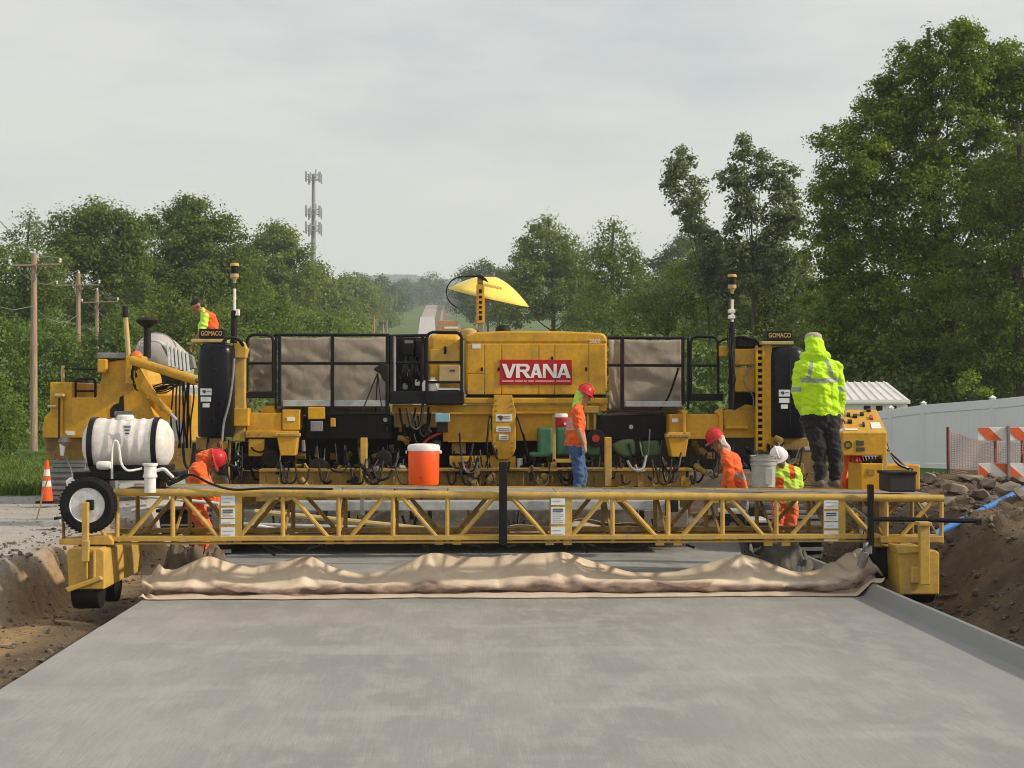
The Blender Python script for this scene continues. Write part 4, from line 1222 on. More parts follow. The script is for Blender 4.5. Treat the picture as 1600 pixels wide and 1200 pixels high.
# hydraulic clutter
def clutter(seed, x0, x1, y0, y1, Y, n, mats, lo=0.010, hi=0.022):
    rr = random.Random(seed)
    for k in range(n):
        x = rr.uniform(x0, x1); y = rr.uniform(y0, y1); w = rr.uniform(12, 34)*rr.choice((-1, 1)); h = rr.uniform(10, 40)
        yy = Y + rr.uniform(-0.3, 0.4)
        cl = lambda q: min(x1+6, max(x0-6, q))
        hose(pv, [(x, y, yy), (cl(x+w*0.3), min(y1+16, y+h), yy-rr.uniform(0, .2)), (cl(x+w*0.8), min(y1+14, y+h*0.9), yy-rr.uniform(0, .15)), (cl(x+w), y+rr.uniform(-20, 10), yy+0.1)], rr.uniform(lo, hi), rr.choice(mats))
def knobs(seed, x0, x1, y0, y1, Y, n, mats):
    rr = random.Random(seed)
    for k in range(n):
        x = rr.uniform(x0, x1); y = rr.uniform(y0, y1); s = rr.uniform(2.5, 7); t = rr.uniform(3, 9); yy = Y+rr.uniform(-.25, .35)
        if rr.random() < 0.5:
            PB(pv, 'fitting', x-s, y-t, x+s, y+t, yy, rr.uniform(.08, .25), rr.choice(mats), 0.012)
        else:
            a = W(x, y, yy); d = Vector((rr.uniform(-1,1), rr.uniform(-.6,.1), rr.uniform(-1,1))).normalized()*S(t*1.4, yy)
            MB().cyl(a-d, a+d, S(s, yy)*0.8, n=10).build('cylinder', rr.choice(mats), pv, bevel=0.008)
H = [Mt['hose'], Mt['hose'], Mt['dark'], Mt['hose'], Mt['dark'], Mt['greysteel']]
K = [Mt['dark'], Mt['dark'], Mt['greysteel'], y3, bk, y3]
clutter(21, 372, 478, 690, 730, YM-0.2, 14, H); knobs(22, 372, 478, 690, 738, YM, 16, K)
clutter(23, 480, 636, 690, 728, YM+0.1, 22, H); knobs(24, 478, 640, 700, 736, YM+0.3, 18, K)
clutter(25, 690, 770, 690, 740, YM-0.05, 10, H); knobs(26, 700, 860, 722, 745, YM+0.1, 12, K)
clutter(27, 815, 950, 690, 735, YM+0.1, 14, H); knobs(28, 820, 1040, 715, 745, YM+0.3, 20, K)
clutter(29, 955, 1042, 690, 730, YM+0.0, 14, H); clutter(30, 1050, 1190, 690, 735, YM-0.2, 14, H)
knobs(31, 1060, 1200, 690, 745, YM-0.1, 26, K)
clutter(32, 1205, 1262, 684, 735, YM-0.6, 16, H); knobs(33, 1210, 1265, 684, 740, YM-0.55, 16, [Mt['greysteel'], y3, Mt['dark'], Mt['card'], Mt['dark']])
clutter(34, 290, 372, 686, 745, YM-0.6, 14, H); knobs(35, 300, 372, 688, 745, YM-0.55, 12, K)
clutter(36, 300, 362, 540, 560, YM-0.3, 5, H, 0.01, 0.016); clutter(37, 610, 668, 632, 690, YM-0.05, 12, H); knobs(38, 615, 690, 668, 700, YM+0.1, 12, K)
for x, yy, r in ((498,732,0.16),(422,716,0.13),(1020,728,0.17),(600,715,0.12)):
    mo = MB().cyl(W(x,yy,YM-0.45), W(x,yy,YM-0.1), r, n=18).build('motor', Mt['dark'], pv, bevel=0.02)
    MB().cyl(W(x,yy,YM-0.5), W(x,yy,YM-0.45), r*0.35, n=14).build('motor_flange', Mt['hose'], mo)
MB().prism([(958,694),(975,687),(992,686),(994,712),(978,716),(962,706)], YM-0.15, 0.3).build('green_cover', Mt['greencloth'], pv, bevel=0.05, seg=3)
MB().prism([(1002,690),(1030,688),(1034,712),(1006,716)], YM-0.05, 0.3).build('green_cover', Mt['greencloth'], pv, bevel=0.05, seg=3)
clutter(41, 410, 640, 718, 738, YB-0.25, 16, H); knobs(42, 415, 640, 728, 756, YB-0.12, 16, K)
clutter(43, 690, 900, 722, 740, YB-0.2, 12, H); knobs(44, 700, 1075, 730, 757, YB-0.12, 20, K)
clutter(45, 960, 1080, 715, 738, YB-0.25, 10, H); knobs(46, 470, 1060, 766, 779, 21.9, 26, [Mt['dark'], y3, Mt['greysteel'], Mt['dirtysteel']])
clutter(47, 400, 1050, 800, 815, 21.7, 14, [Mt['hose'], Mt['dark'], Mt['dirtysteel']])
# interior blocks that close the view through the chassis
PB(pv, 'chassis', 380, 650, 1180, 734, YM+1.3, 1.2, Mt['dark'], 0.02)
PB(pv, 'mould', 330, 735, 1080, 830, YM+0.2, 1.6, Mt['yellow3'], 0.02)
# ================================================================== work bridge (texture / cure bridge)
YF, YR = 17.0, 18.1
br = thing('work_bridge', (0.7, 17.5, -0.3), 'yellow truss work bridge spanning the fresh slab on wheeled end bogies', 'bridge')
nodes = [183,270,356,442,529,614,699,786,872,957,1044,1129,1213,1299,1385,1471]
def ty(x): return 769 + (x-183)*0.0075
def by(x): return 843 + (x-183)*0.004
def on(x, y, Y):      # same world X for the rear truss
    p = W(x, y, YF); return Vector((p.x, Y, p.z))
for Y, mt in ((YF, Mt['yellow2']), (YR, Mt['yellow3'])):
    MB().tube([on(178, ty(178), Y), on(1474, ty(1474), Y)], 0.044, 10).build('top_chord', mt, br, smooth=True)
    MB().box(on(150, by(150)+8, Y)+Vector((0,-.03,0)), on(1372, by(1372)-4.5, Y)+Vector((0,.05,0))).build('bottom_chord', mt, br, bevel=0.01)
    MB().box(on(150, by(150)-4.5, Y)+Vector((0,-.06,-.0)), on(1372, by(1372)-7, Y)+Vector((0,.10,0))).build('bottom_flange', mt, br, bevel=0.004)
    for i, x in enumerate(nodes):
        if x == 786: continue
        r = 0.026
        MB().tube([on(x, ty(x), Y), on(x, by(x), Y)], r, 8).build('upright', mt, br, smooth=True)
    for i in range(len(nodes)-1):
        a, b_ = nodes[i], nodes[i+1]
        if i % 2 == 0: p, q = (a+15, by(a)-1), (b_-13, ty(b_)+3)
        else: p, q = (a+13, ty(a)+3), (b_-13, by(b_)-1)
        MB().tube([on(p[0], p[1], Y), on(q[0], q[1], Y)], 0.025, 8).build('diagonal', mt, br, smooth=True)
        for (gx_, gy_) in (p, q):
            c = on(gx_, gy_, Y)
            MB().box(c+Vector((-.05,-.012,-.05)), c+Vector((.05,.012,.05))).build('gusset', mt, br, bevel=0.004)
# ties between both trusses and deck panels on top
for x in nodes[1:]:
    MB().tube([on(x, by(x), YF), on(x, by(x), YR)], 0.025, 6).build('tie', Mt['yellow3'], br)
    MB().tube([on(x, by(x), YF), on(x, ty(x), YR)], 0.018, 6).build('brace', Mt['yellow3'], br)
mg, ntg, bg_ = new_mat('deck_grating')
ng = noise(ntg, 6, 5, 0.6)
ntg.links.new(ramp(ntg, ng, [(0.3, (0.16, 0.14, 0.11)), (0.7, (0.34, 0.31, 0.26))]), bg_.inputs['Base Color']); bg_.inputs['Roughness'].default_value = 0.7
for i in range(len(nodes)-1):
    a = on(nodes[i]+1, ty(nodes[i])-1.5, YF+0.06); b_ = on(nodes[i+1]-1, ty(nodes[i+1])-1.5, YR-0.06)
    MB().box((a.x, YF+0.34, a.z-0.03), (b_.x, YR-0.06, a.z+0.012)).build('deck_panel', mg, br, bevel=0.005)
# posts
PB(br, 'black_post', 780, 722, 792.5, 851, YF-0.14, 0.09, bk, 0.008)
PB(br, 'black_post', 1357.5, 757, 1366, 852, YF-0.14, 0.07, bk, 0.008)
MB().tube([W(1364,811,YF-0.1), W(1533,814,YF-0.25)], 0.028, 8).build('marker_arm', bk, br, smooth=True)
MB().prism([(1526,812),(1534,812),(1532,821),(1527,821)], YF-0.28, 0.05).build('arm_tip', bk, br)
# placards
def placards(x, ys):
    pn = PB(br, 'placard_panel', x-13, 771.5+(x-356)*0.006, x+22, 841+(x-356)*0.004, YF-0.02, 0.012, Mt['yellow2'], 0)
    for k, (a, b_) in enumerate(ys):
        s = PB(pn, 'placard', x-11, a, x+11, b_, YF-0.032, 0.01, Mt['paper'], 0)
        n = int((b_-a)/3.2)
        for q in range(n):
            if k == 1 or q % 2: PB(s, 'print_line', x-8, a+2.2+q*3, x+(8 if (q*7+k) % 3 else 4), a+(4.0 if (k==1 and q<2) else 3.1)+q*3, YF-0.036, 0.003, Mt['ink'] if (k == 1 and q < 2) else Mt['galv'], 0)
placards(356, ((773,790),(794,809),(811,819),(824,840)))
placards(872, ((771,789),(792.5,819),(823,841)))
placards(1299, ((779,795.5),(799,814),(816,825.5),(829,845.5)))
# left end: spare road wheel on its arm
wc = W(139, 789, YF-0.05)
prof = [(0.20,-0.09),(0.225,-0.10),(0.275,-0.105),(0.305,-0.085),(0.315,-0.05),(0.316,0),(0.315,0.05),(0.305,0.085),(0.275,0.105),(0.225,0.10),(0.2,0.09)]
prof += [(0.19,0.0), prof[0]]
wh = MB().lathe(prof, wc, (0,-1,0), 40, False).build('tyre', Mt['rubber'], br, smooth=True, auto=30)
rim = MB().lathe([(0.205,0.08),(0.195,0.092),(0.185,0.075),(0.17,0.03),(0.13,0.02),(0.10,0.045),(0.07,0.05),(0.0,0.05)], wc, (0,-1,0), 32).build('rim', Mt['rim'], wh, smooth=True, auto=30)
for k in range(8):
    t = 2*math.pi*k/8
    c = wc+Vector((0.135*math.cos(t), 0, 0.135*math.sin(t)))
    MB().cyl(c+Vector((0,-.02,0)), c+Vector((0,-.04,0)), 0.022, n=10).build('rim_hole', Mt['dark'], wh)
for k in range(5):
    t = 2*math.pi*k/5+0.4
    c = wc+Vector((0.055*math.cos(t), 0, 0.055*math.sin(t)))
    MB().cyl(c+Vector((0,-.045,0)), c+Vector((0,-.07,0)), 0.012, n=6).build('lug_nut', Mt['dark'], wh)
for k in range(44):
    t = 2*math.pi*k/44
    d = Vector((math.cos(t), 0, math.sin(t)))
    MB().bar(wc+d*0.314+Vector((0,-.085,0)), wc+d*0.318+Vector((0,-.015,0)), 0.016, 0.012).build('tread', Mt['rubber'], wh)
PB(br, 'hub_plate', 134, 781, 146, 797, YF-0.17, 0.05, Mt['dark'], 0.01)
PB(br, 'wheel_arm', 127.5, 785, 137, 875, YF-0.26, 0.08, Mt['yellow2'], 0.008)
MB().tube([W(100,843,YF), W(96,770,YF)], 0.018, 8).build('end_rail', Mt['yellow3'], br, smooth=True)
PP(br, 'end_frame', [(92,843),(170,836),(176,845),(176,852),(92,851)], YF-0.12, 0.3, Mt['yellow2'])
PP(br, 'end_brace', [(153,827),(159,827),(176,850),(170,850)], YF-0.1, 0.05, Mt['yellow2'])
MB().tube([W(96,773,YF), W(115,765,YF)], 0.018, 8).build('end_rail', Mt['yellow3'], br, smooth=True)
# bogies
def bogie(x0, x1, yt, yb, Y, d, mirror=False):
    h = PP(br, 'bogie_housing', [(x0,yt+4),(x0+4,yt),(x1-6,yt),(x1,yt+4),(x1,yb),(x0+3,yb)], Y, d, Mt['yellow2'], 0.015)
    return h
bogie(104, 163, 857, 921, YF-0.35, 1.0)
PB(br, 'bogie_gusset', 134, 860, 137, 905, YF-0.40, 0.05, Mt['yellow2'], 0.004)
PB(br, 'bogie_gusset', 145, 860, 148, 905, YF-0.40, 0.05, Mt['yellow2'], 0.004)
PP(br, 'scraper', [(101,919),(155,900),(160,906),(106,926)], YF-0.42, 0.12, Mt['yellow2'])
PB(br, 'stanchion', 127, 845, 138, 878, YF-0.44, 0.08, Mt['yellow2'], 0.008)
bogie(186, 199, 850, 903, YF+1.15, 0.8)
def roller(x0, x1, yb, Y, r):
    a = W(x0, yb, Y); b_ = W(x1, yb, Y)
    o = MB().lathe([(0,0),(r*0.97,0),(r,0.015),(r,(b_.x-a.x)-0.015),(r*0.97,(b_.x-a.x)),(0,(b_.x-a.x))], (a.x, Y+r, a.z+r), (1,0,0), 28).build('roller', Mt['rubber'], br, smooth=True, auto=30)
    return o
roller(110, 152, 955, YF-0.33, 0.22); roller(160, 178, 944, YF+0.4, 0.22)
roller(1428, 1464, 946, YF-0.2, 0.24)
bogie(1404, 1468, 860, 929, YF-0.3, 1.1)
PP(br, 'bogie_top', [(1398,852),(1440,854),(1446,862),(1404,866)], YF-0.36, 0.3, Mt['yellow2'])
PB(br, 'stanchion', 1438, 818, 1453.5, 914, YF-0.42, 0.1, Mt['yellow2'], 0.01)
PB(br, 'stanchion_plate', 1436, 816, 1456, 822, YF-0.45, 0.16, Mt['yellow2'], 0.006)
PB(br, 'bogie_boss', 1424, 885, 1438, 912, YF-0.36, 0.08, Mt['yellow2'], 0.02)
PB(br, 'end_frame', 1376, 838, 1475, 848, YF-0.1, 0.3, Mt['yellow2'], 0.008)
MB().tube([W(1404,842,YF-0.05), W(1440,800,YF-0.05)], 0.02, 8).build('end_brace', Mt['yellow2'], br, smooth=True)
MB().tube([W(1471,775,YF), W(1471,846,YF)], 0.018, 8).build('end_rail', Mt['yellow2'], br, smooth=True)
PB(br, 'gear_case', 1373, 775, 1388, 838, YF+0.3, 0.3, Mt['yellow3'], 0.01)
PB(br, 'bogie_shaded_side', 1368, 856, 1404, 905, YF+0.15, 0.7, Mt['dark'], 0.03)  # dark colour paints in the shaded inner side of the bogie
# power pack on the right end
YP = 18.3
PP(br, 'power_unit', [(1316,676),(1386,676),(1386,712),(1316,712)], YP, 0.9, Mt['yellow'], 0.015)
a0, a1 = W(1316,676,YP), W(1386,676,YP); b0, b1 = W(1320,640,YP+0.9), W(1370,640,YP+0.9)
mb = MB().add([a0, a1, b1, b0, a0-Vector((0,0,.03)), a1-Vector((0,0,.03)), b1-Vector((0,0,.5)), b0-Vector((0,0,.5))], [(0,1,2,3),(7,6,5,4),(0,4,5,1),(1,5,6,2),(2,6,7,3),(3,7,4,0)])
cons = mb.build('control_console', Mt['yellow'], br, bevel=0.01)
def on_console(u, v): 
    return a0*(1-u)*(1-v)+a1*u*(1-v)+b1*u*v+b0*(1-u)*v
for u, v, w, h, mt in ((.12,.72,.10,.10,'dark'),(.3,.66,.12,.1,'dark'),(.5,.75,.1,.1,'dark'),(.74,.6,.08,.14,'redglaze'),(.16,.42,.12,.1,'dark'),(.5,.3,.05,.14,'dark'),(.8,.28,.24,.26,'paper'),(.2,.12,.3,.06,'paper'),(.72,.92,.12,.08,'dark')):
    p = [on_console(u-w/2,v-h/2), on_console(u+w/2,v-h/2), on_console(u+w/2,v+h/2), on_console(u-w/2,v+h/2)]
    nrm = Vector((0,-.3,.95))
    MB().add([q+nrm*0.004 for q in p]+[q+nrm*(0.03 if mt!='paper' else 0.008) for q in p], [(0,1,2,3),(4,5,6,7),(0,1,5,4),(1,2,6,5),(2,3,7,6),(3,0,4,7)]).build('button' if mt != 'paper' else 'decal', Mt[mt], cons)
for k in range(10):   # ring shaped emblem
    t = 2*math.pi*k/10
    PB(br, 'emblem_piece', 1325.5+5*math.cos(t)-1.4, 695+5*math.sin(t)-1.4, 1325.5+5*math.cos(t)+1.4, 695+5*math.sin(t)+1.4, YP-0.008, 0.012, Mt['ink'], 0)
for a in ((1338,688,1342,697),(1343,689,1350,692),(1343,693,1350,696),(1338,699,1351,705)):
    PB(br, 'emblem_piece', *a, YP-0.008, 0.012, Mt['ink'], 0)
PB(br, 'battery_box', 1345, 724, 1380, 768, YP-0.1, 0.6, Mt['yellow'], 0.012)
PB(br, 'box_plate', 1356, 733, 1367, 743, YP-0.112, 0.015, Mt['yellow3'], 0.003)
PB(br, 'unit_post', 1379, 712, 1386, 768, YP-0.05, 0.2, Mt['yellow2'], 0.006)
PB(br, 'fuel_box', 1381, 726, 1438, 766, YP+0.2, 0.5, Mt['yellow'], 0.02)
for k in range(7):
    hose(br, [(1345+k*5,714,YP+.1),(1350+k*5,722+k%3*2,YP),(1362+k*3,718,YP),(1376,722,YP+.1)], 0.014, Mt['hose'])
for k in range(3):
    hose(br, [(1384,690+k*6,YP+.2),(1390,706,YP+.2),(1404,720+k*3,YP+.1),(1420+k*3,734,YP+.1)], 0.014, (Mt['hose'], Mt['white'], Mt['hose'])[k])
# slack hoses and straps under the truss
hose(br, [(917,850,YF+.3),(940,857,YF+.3),(965,860,YF+.3),(990,857,YF+.3),(1012,850,YF+.3)], 0.02, Mt['hose'])
for a, b_ in (((408,850),(430,868)),((412,850),(452,862)),((512,850),(498,862)),((505,851),(480,858)),((658,850),(665,856)),((728,850),(748,854)),((812,850),(793,855)),((828,850),(832,853)),((908,850),(918,864)),((1072,851),(1085,856))):
    MB().tube([W(*a, YF+.5), W(*b_, YF+.45)], 0.016, 6).build('strap', Mt['hose'], br)
hose(br, [(276,747,YF+.1),(300,742,YF),(330,756,YF-.06),(365,765,YF-.07),(420,763,YF-.07),(520,764,YF-.07)], 0.014, Mt['hose'])
hose(br, [(1357,848,YF-.1),(1352,852,YF-.15),(1350,862,YF-.1),(1354,872,YF-.05),(1350,884,YF)], 0.02, Mt['greysteel'])
for k in range(8):
    rr = random.Random(60+k)
    hose(br, [(1318+rr.random()*40,790+rr.random()*15,YF+.2),(1330+rr.random()*30,812,YF+.1),(1340+rr.random()*20,830,YF),(1345+rr.random()*15,846,YF)], 0.012+0.01*rr.random(), rr.choice([Mt['hose'], Mt['greysteel'], Mt['yellow3']]))
PB(br, 'valve_block', 1352, 848, 1363, 866, YF-0.12, 0.12, Mt['greysteel'], 0.012)
MB().tube([W(1352,862,YF-.1), W(1345,885,YF-.05)], 0.05, 10).build('spray_arm', Mt['greysteel'], br, smooth=True)

# ------------------------------------------------------------------ white spray tank
tk = thing('spray_tank', tuple(W(200, 752, 17.35)), 'white ribbed poly tank with black straps above the trailer wheel', 'tank')
ca = W(132, 694, 17.45); cb = W(270, 694, 17.45)
L = cb.x-ca.x; R = 0.305
prof = [(0,0),(R*0.55,0.012),(R*0.86,0.07),(R*0.97,0.13),(R,0.17)]
for k in range(1, 6):
    s = 0.17 + (L-0.34)*k/6
    prof += [(R,s-0.05),(R*0.955,s-0.018),(R*0.955,s+0.018),(R,s+0.05)]
prof += [(R,L-0.17),(R*0.97,L-0.13),(R*0.86,L-0.07),(R*0.55,L-0.012),(0,L)]
shell = MB().lathe(prof, ca, (1,0,0), 40).build('shell', Mt['tankwhite'], tk, smooth=True, auto=35)
for x in (148.5, 247):
    c = W(x, 694, 17.45)
    MB().lathe([(R+0.004,-0.03),(R+0.012,-0.03),(R+0.012,0.03),(R+0.004,0.03)], c, (1,0,0), 40).build('strap', bk, tk, smooth=True)
PB(tk, 'cradle', 140, 727, 262, 737, 17.25, 0.45, bk, 0.01)
PB(tk, 'base_frame', 114, 737, 280, 751, 17.15, 0.6, bk, 0.015)
for x in (150, 240):
    PB(tk, 'frame_foot', x, 750, x+9, 769, 17.2, 0.4, bk, 0.01)
MB().lathe([(0.1,0),(0.1,0.04),(0.08,0.06),(0,0.06)], W(196, 656, 17.45), n=20).build('filler_lid', Mt['white'], tk, smooth=True)
dec = PP(tk, 'decal', [(191,664),(206,664),(203,676),(199,688),(196,688),(193,676)], 17.45-R-0.012, 0.01, Mt['paper'], 0)
for k in range(3): PB(dec, 'print_line', 193.5+k, 666+k*5, 203.5-k, 668+k*5, 17.45-R-0.016, 0.004, Mt['ink'], 0)
hose(tk, [(175,748,17.1),(175,725,17.1),(175.5,700,17.1),(179,689,17.08),(184,692,17.1),(187,708,17.1),(190,725,17.08),(199,735,17.05),(213,734,17.1),(222,732,17.12)], 0.014, Mt['white'])
MB().lathe([(0,0),(0.04,0.005),(0.05,0.03),(0.05,0.13),(0.04,0.16),(0,0.165)], W(151, 727, 17.08), (1,0,0), 18).build('small_tank', Mt['white'], tk, smooth=True)
pp = MB().lathe([(0.05,0),(0.065,0.004),(0.065,0.17),(0.08,0.175),(0.08,0.2),(0.07,0.22),(0.07,0.3),(0.085,0.31),(0.085,0.335),(0,0.335)], W(234.5, 770, 16.95), n=20).build('filter_housing', Mt['white'], tk, smooth=True, auto=35)
hose(tk, [(245,735,17.0),(256,733,17.0),(264,740,17.05),(270,746,17.1)], 0.022, Mt['white'])
MB().lathe([(0,0),(0.06,0.0),(0.08,0.05),(0.06,0.11),(0,0.11)], W(106, 758, 17.2), (1,0,0.3), 16).build('float', Mt['white'], tk, smooth=True)
for k in range(4):
    rr = random.Random(80+k)
    hose(tk, [(255+rr.random()*8,742,17.1),(264,752+rr.random()*6,17.0),(272,748+rr.random()*8,17.0),(282+rr.random()*6,746,17.1)], 0.02, Mt['hose'])

# ------------------------------------------------------------------ things on the deck
YD = 17.55
cz = W(662, 757, YD)
ck = thing('drink_cooler', tuple(cz), 'round orange drink cooler with white lid on the bridge deck', 'cooler')
k = S(1, YD)
MB().lathe([(22.5*k,0),(23.5*k,2*k),(24*k,30*k),(24.5*k,52*k),(24*k,53*k),(0,53*k)], cz, n=32).build('body', Mt['orange'], ck, smooth=True, auto=35)
MB().lathe([(25*k,52.5*k),(25.3*k,54*k),(25.3*k,59*k),(23.5*k,62*k),(14*k,63.5*k),(0,64*k)], cz, n=32).build('lid', Mt['white'], ck, smooth=True, auto=35)
for s_ in (-1, 1):
    MB().box(cz+Vector((s_*23.5*k-0.02*(s_<0)-0.0, -.05, 48*k)), cz+Vector((s_*28*k, .05, 53*k))).build('handle', Mt['white'], ck, bevel=0.008)
MB().cyl(cz+Vector((-.03,-23.5*k,12*k)), cz+Vector((-.03,-26*k,12*k)), 0.014, n=10).build('spigot', Mt['redglaze'], ck)
bz = W(1193, 761, 17.4)
bu = thing('bucket', tuple(bz), 'grey plastic bucket with ridged rim on the bridge deck', 'bucket')
k = S(1, 17.4)
Mt['bucket'] = paint('grey_bucket', (0.40, 0.40, 0.37), 0.5, (0.2, 0.18, 0.15), 0.5, 5)
MB().lathe([(16.5*k,0),(17.5*k,1*k),(19*k,34*k),(20.5*k,34.5*k),(20.5*k,37*k),(19.3*k,37.5*k),(19.4*k,41*k),(21*k,41.5*k),(21*k,44*k),(19.6*k,44.5*k),(19.8*k,48*k),(21*k,48.5*k),(21*k,50*k),(19.2*k,50*k),(17*k,6*k),(0,5*k)], bz, n=32).build('shell', Mt['bucket'], bu, smooth=True, auto=30)
MB().prism([(1196,733),(1206,733),(1206,757),(1196,757)], 17.4-19*k-0.004, 0.01).build('label_patch', Mt['galv'], bu)
hose(bu, [(1172,722,17.4),(1176,714,17.25),(1193,711,17.2),(1210,714,17.25),(1213,722,17.4)], 0.006, Mt['greysteel'], 'bail')
cr = PB(None, 'crate', 1389, 738, 1432, 769, YF+0.15, 0.42, plain('dark_grey_box', (0.035, 0.033, 0.037), 0.6, 0.2), 0.02)
tag(cr, 'dark grey box at the right end of the bridge deck', 'box')
MB().pbox(1387.5, 737, 1433.5, 741.5, YF+0.13, 0.46).build('box_rim', Mt['dark'], cr, bevel=0.01)
rd = thing('red_jug', tuple(W(877, 666, 22.6)), 'small red drink jug with white lid behind the green seat', 'jug')
k = S(1, 22.6); c0 = W(877, 667, 22.6)
MB().lathe([(9*k,0),(9.6*k,1*k),(10*k,15*k),(0,15.5*k)], c0, n=24).build('body', Mt['redglaze'], rd, smooth=True, auto=35)
MB().lathe([(10.4*k,15*k),(10.4*k,19*k),(9*k,21*k),(0,21*k)], c0, n=24).build('lid', Mt['white'], rd, smooth=True, auto=35)
MB().cyl(c0+Vector((5*k,-9*k,5*k)), c0+Vector((5*k,-13*k,5*k)), 0.02, n=10).build('spigot', Mt['white'], rd)
for nm, x0, y0, x1, y1, Y, lab in (('ice_chest',1131,797,1166,836,18.9,'navy ice chest with white lid seen through the truss'),('ice_chest',1172,811,1202,836,19.3,'low navy ice chest beside the bent worker')):
    c0 = W((x0+x1)/2, y1, Y)
    t_ = thing(nm, (c0.x, Y, c0.z), lab, 'ice chest')
    PB(t_, 'body', x0+1, y0+6, x1-1, y1, Y, 0.4, Mt['navy'], 0.02)
    PB(t_, 'lid', x0, y0, x1, y0+6.5, Y-0.02, 0.44, Mt['white'], 0.015)
    PB(t_, 'legs', x0+3, y1, x1-3, y1+6, Y+0.05, 0.3, Mt['dark'], 0)
    if x0 == 1131: MB().cyl(W(1145,822,Y), W(1145,822,Y-.02), 0.05, n=16).build('drain_cap', Mt['greysteel'], t_)

# box on the paver hood, parasol
cb_ = thing('cardboard_box', tuple(W(700, 519, 23.4)), 'brown cardboard boxes stack on the paver cabinet', 'box')
cb_['label'] = 'worn cardboard box with a second flat one on the paver cabinet'
PB(cb_, 'lower_box', 683, 508.5, 719, 520, 23.35, 0.5, Mt['card'], 0.01)
PB(cb_, 'upper_box', 685, 500.5, 716, 508.3, 23.42, 0.4, Mt['card'], 0.01)
PP(cb_, 'flap', [(716,509),(722,516),(727,524),(720,523),(716,514)], 23.4, 0.3, Mt['tan'], 0)
PB(cb_, 'tape', 694, 510.5, 716, 513.5, 23.344, 0.008, Mt['paper'], 0)
um = thing('parasol', tuple(W(764, 520, 24.9)), 'tilted yellow parasol with faint lettering above the paver hood', 'parasol')
uc = W(763, 467, 24.9)
axis = Vector((0.215, -0.10, 0.97)).normalized()
e1 = axis.cross(Vector((0,1,0))).normalized(); e2 = axis.cross(e1)
Ru = 0.70; Hh = 0.37; N = 8; MM = 8
apex = uc + axis*0.39
def upt(t, s):
    # gores: seams at multiples of 45 degrees, cloth pulled in between them
    ph = (t*N/(2*math.pi)) % 1.0
    pull = 1 - 0.07*s*math.sin(ph*math.pi)
    r = Ru*s*pull
    return apex + (e1*math.cos(t)+e2*math.sin(t))*r - axis*(Hh*s**1.7)
vs = []; fs = []
NT = N*6
for j in range(MM+1):
    for i in range(NT):
        vs.append(upt(2*math.pi*i/NT, j/MM))
for j in range(MM):
    for i in range(NT):
        fs.append((j*NT+i, j*NT+(i+1)%NT, (j+1)*NT+(i+1)%NT, (j+1)*NT+i))
cnp = MB().add(vs, fs).build('canopy', Mt['umb'], um, smooth=True, auto=60)
so = cnp.modifiers.new('thick', 'SOLIDIFY'); so.thickness = 0.006
for i in range(N):
    MB().tube([upt(2*math.pi*i/N, s)-axis*0.015 for s in (0.05,0.4,0.7,1.0)], 0.007, 5).build('rib', Mt['dark'], um)
MB().tube([apex+axis*0.06, uc-axis*0.5, W(757,520,24.9)-Vector((0,0,.3))], 0.02, 8).build('pole', Mt['greysteel'], um)

tm = min((i for i in range(NT)), key=lambda i: upt(2*math.pi*i/NT, 0.6).y)*2*math.pi/NT
for k in range(9):      # faint print on the front gore
    t0 = tm+(k-3.5)*0.085
    d0 = 0.055 if k % 3 else 0.075
    q = [upt(t0, 0.66), upt(t0+d0, 0.66), upt(t0+d0, 0.58), upt(t0, 0.58)]
    MB().add([p+axis*0.006+Vector((0,-.008,0)) for p in q], [(0,1,2,3)]).build('print_mark', Mt['gold'], cnp)
# ================================================================== burlap drag
mbu, ntb, bb = new_mat('burlap')
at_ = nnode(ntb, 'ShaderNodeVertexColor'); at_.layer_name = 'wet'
n1 = noise(ntb, 3.0, 7, 0.6); n2 = noise(ntb, 9.0, 5, 0.6)
cc = ramp(ntb, n1, [(0.3, (0.62, 0.50, 0.37)), (0.55, (0.75, 0.63, 0.485)), (0.75, (0.80, 0.69, 0.55))])
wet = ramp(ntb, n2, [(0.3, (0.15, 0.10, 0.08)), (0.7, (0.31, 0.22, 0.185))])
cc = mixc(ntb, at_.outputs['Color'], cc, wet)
cc = mixc(ntb, ramp(ntb, n2, [(0.6, 0.0), (0.8, 0.3)]), cc, (0.40, 0.36, 0.32))
ntb.links.new(cc, bb.inputs['Base Color']); bb.inputs['Roughness'].default_value = 0.9
bb.inputs['Specular IOR Level'].default_value = 0.1
weave = noise(ntb, 120, 2, 0.5)
bump(ntb, bb, mixc(ntb, 0.35, n2, weave), 0.45, 0.02)
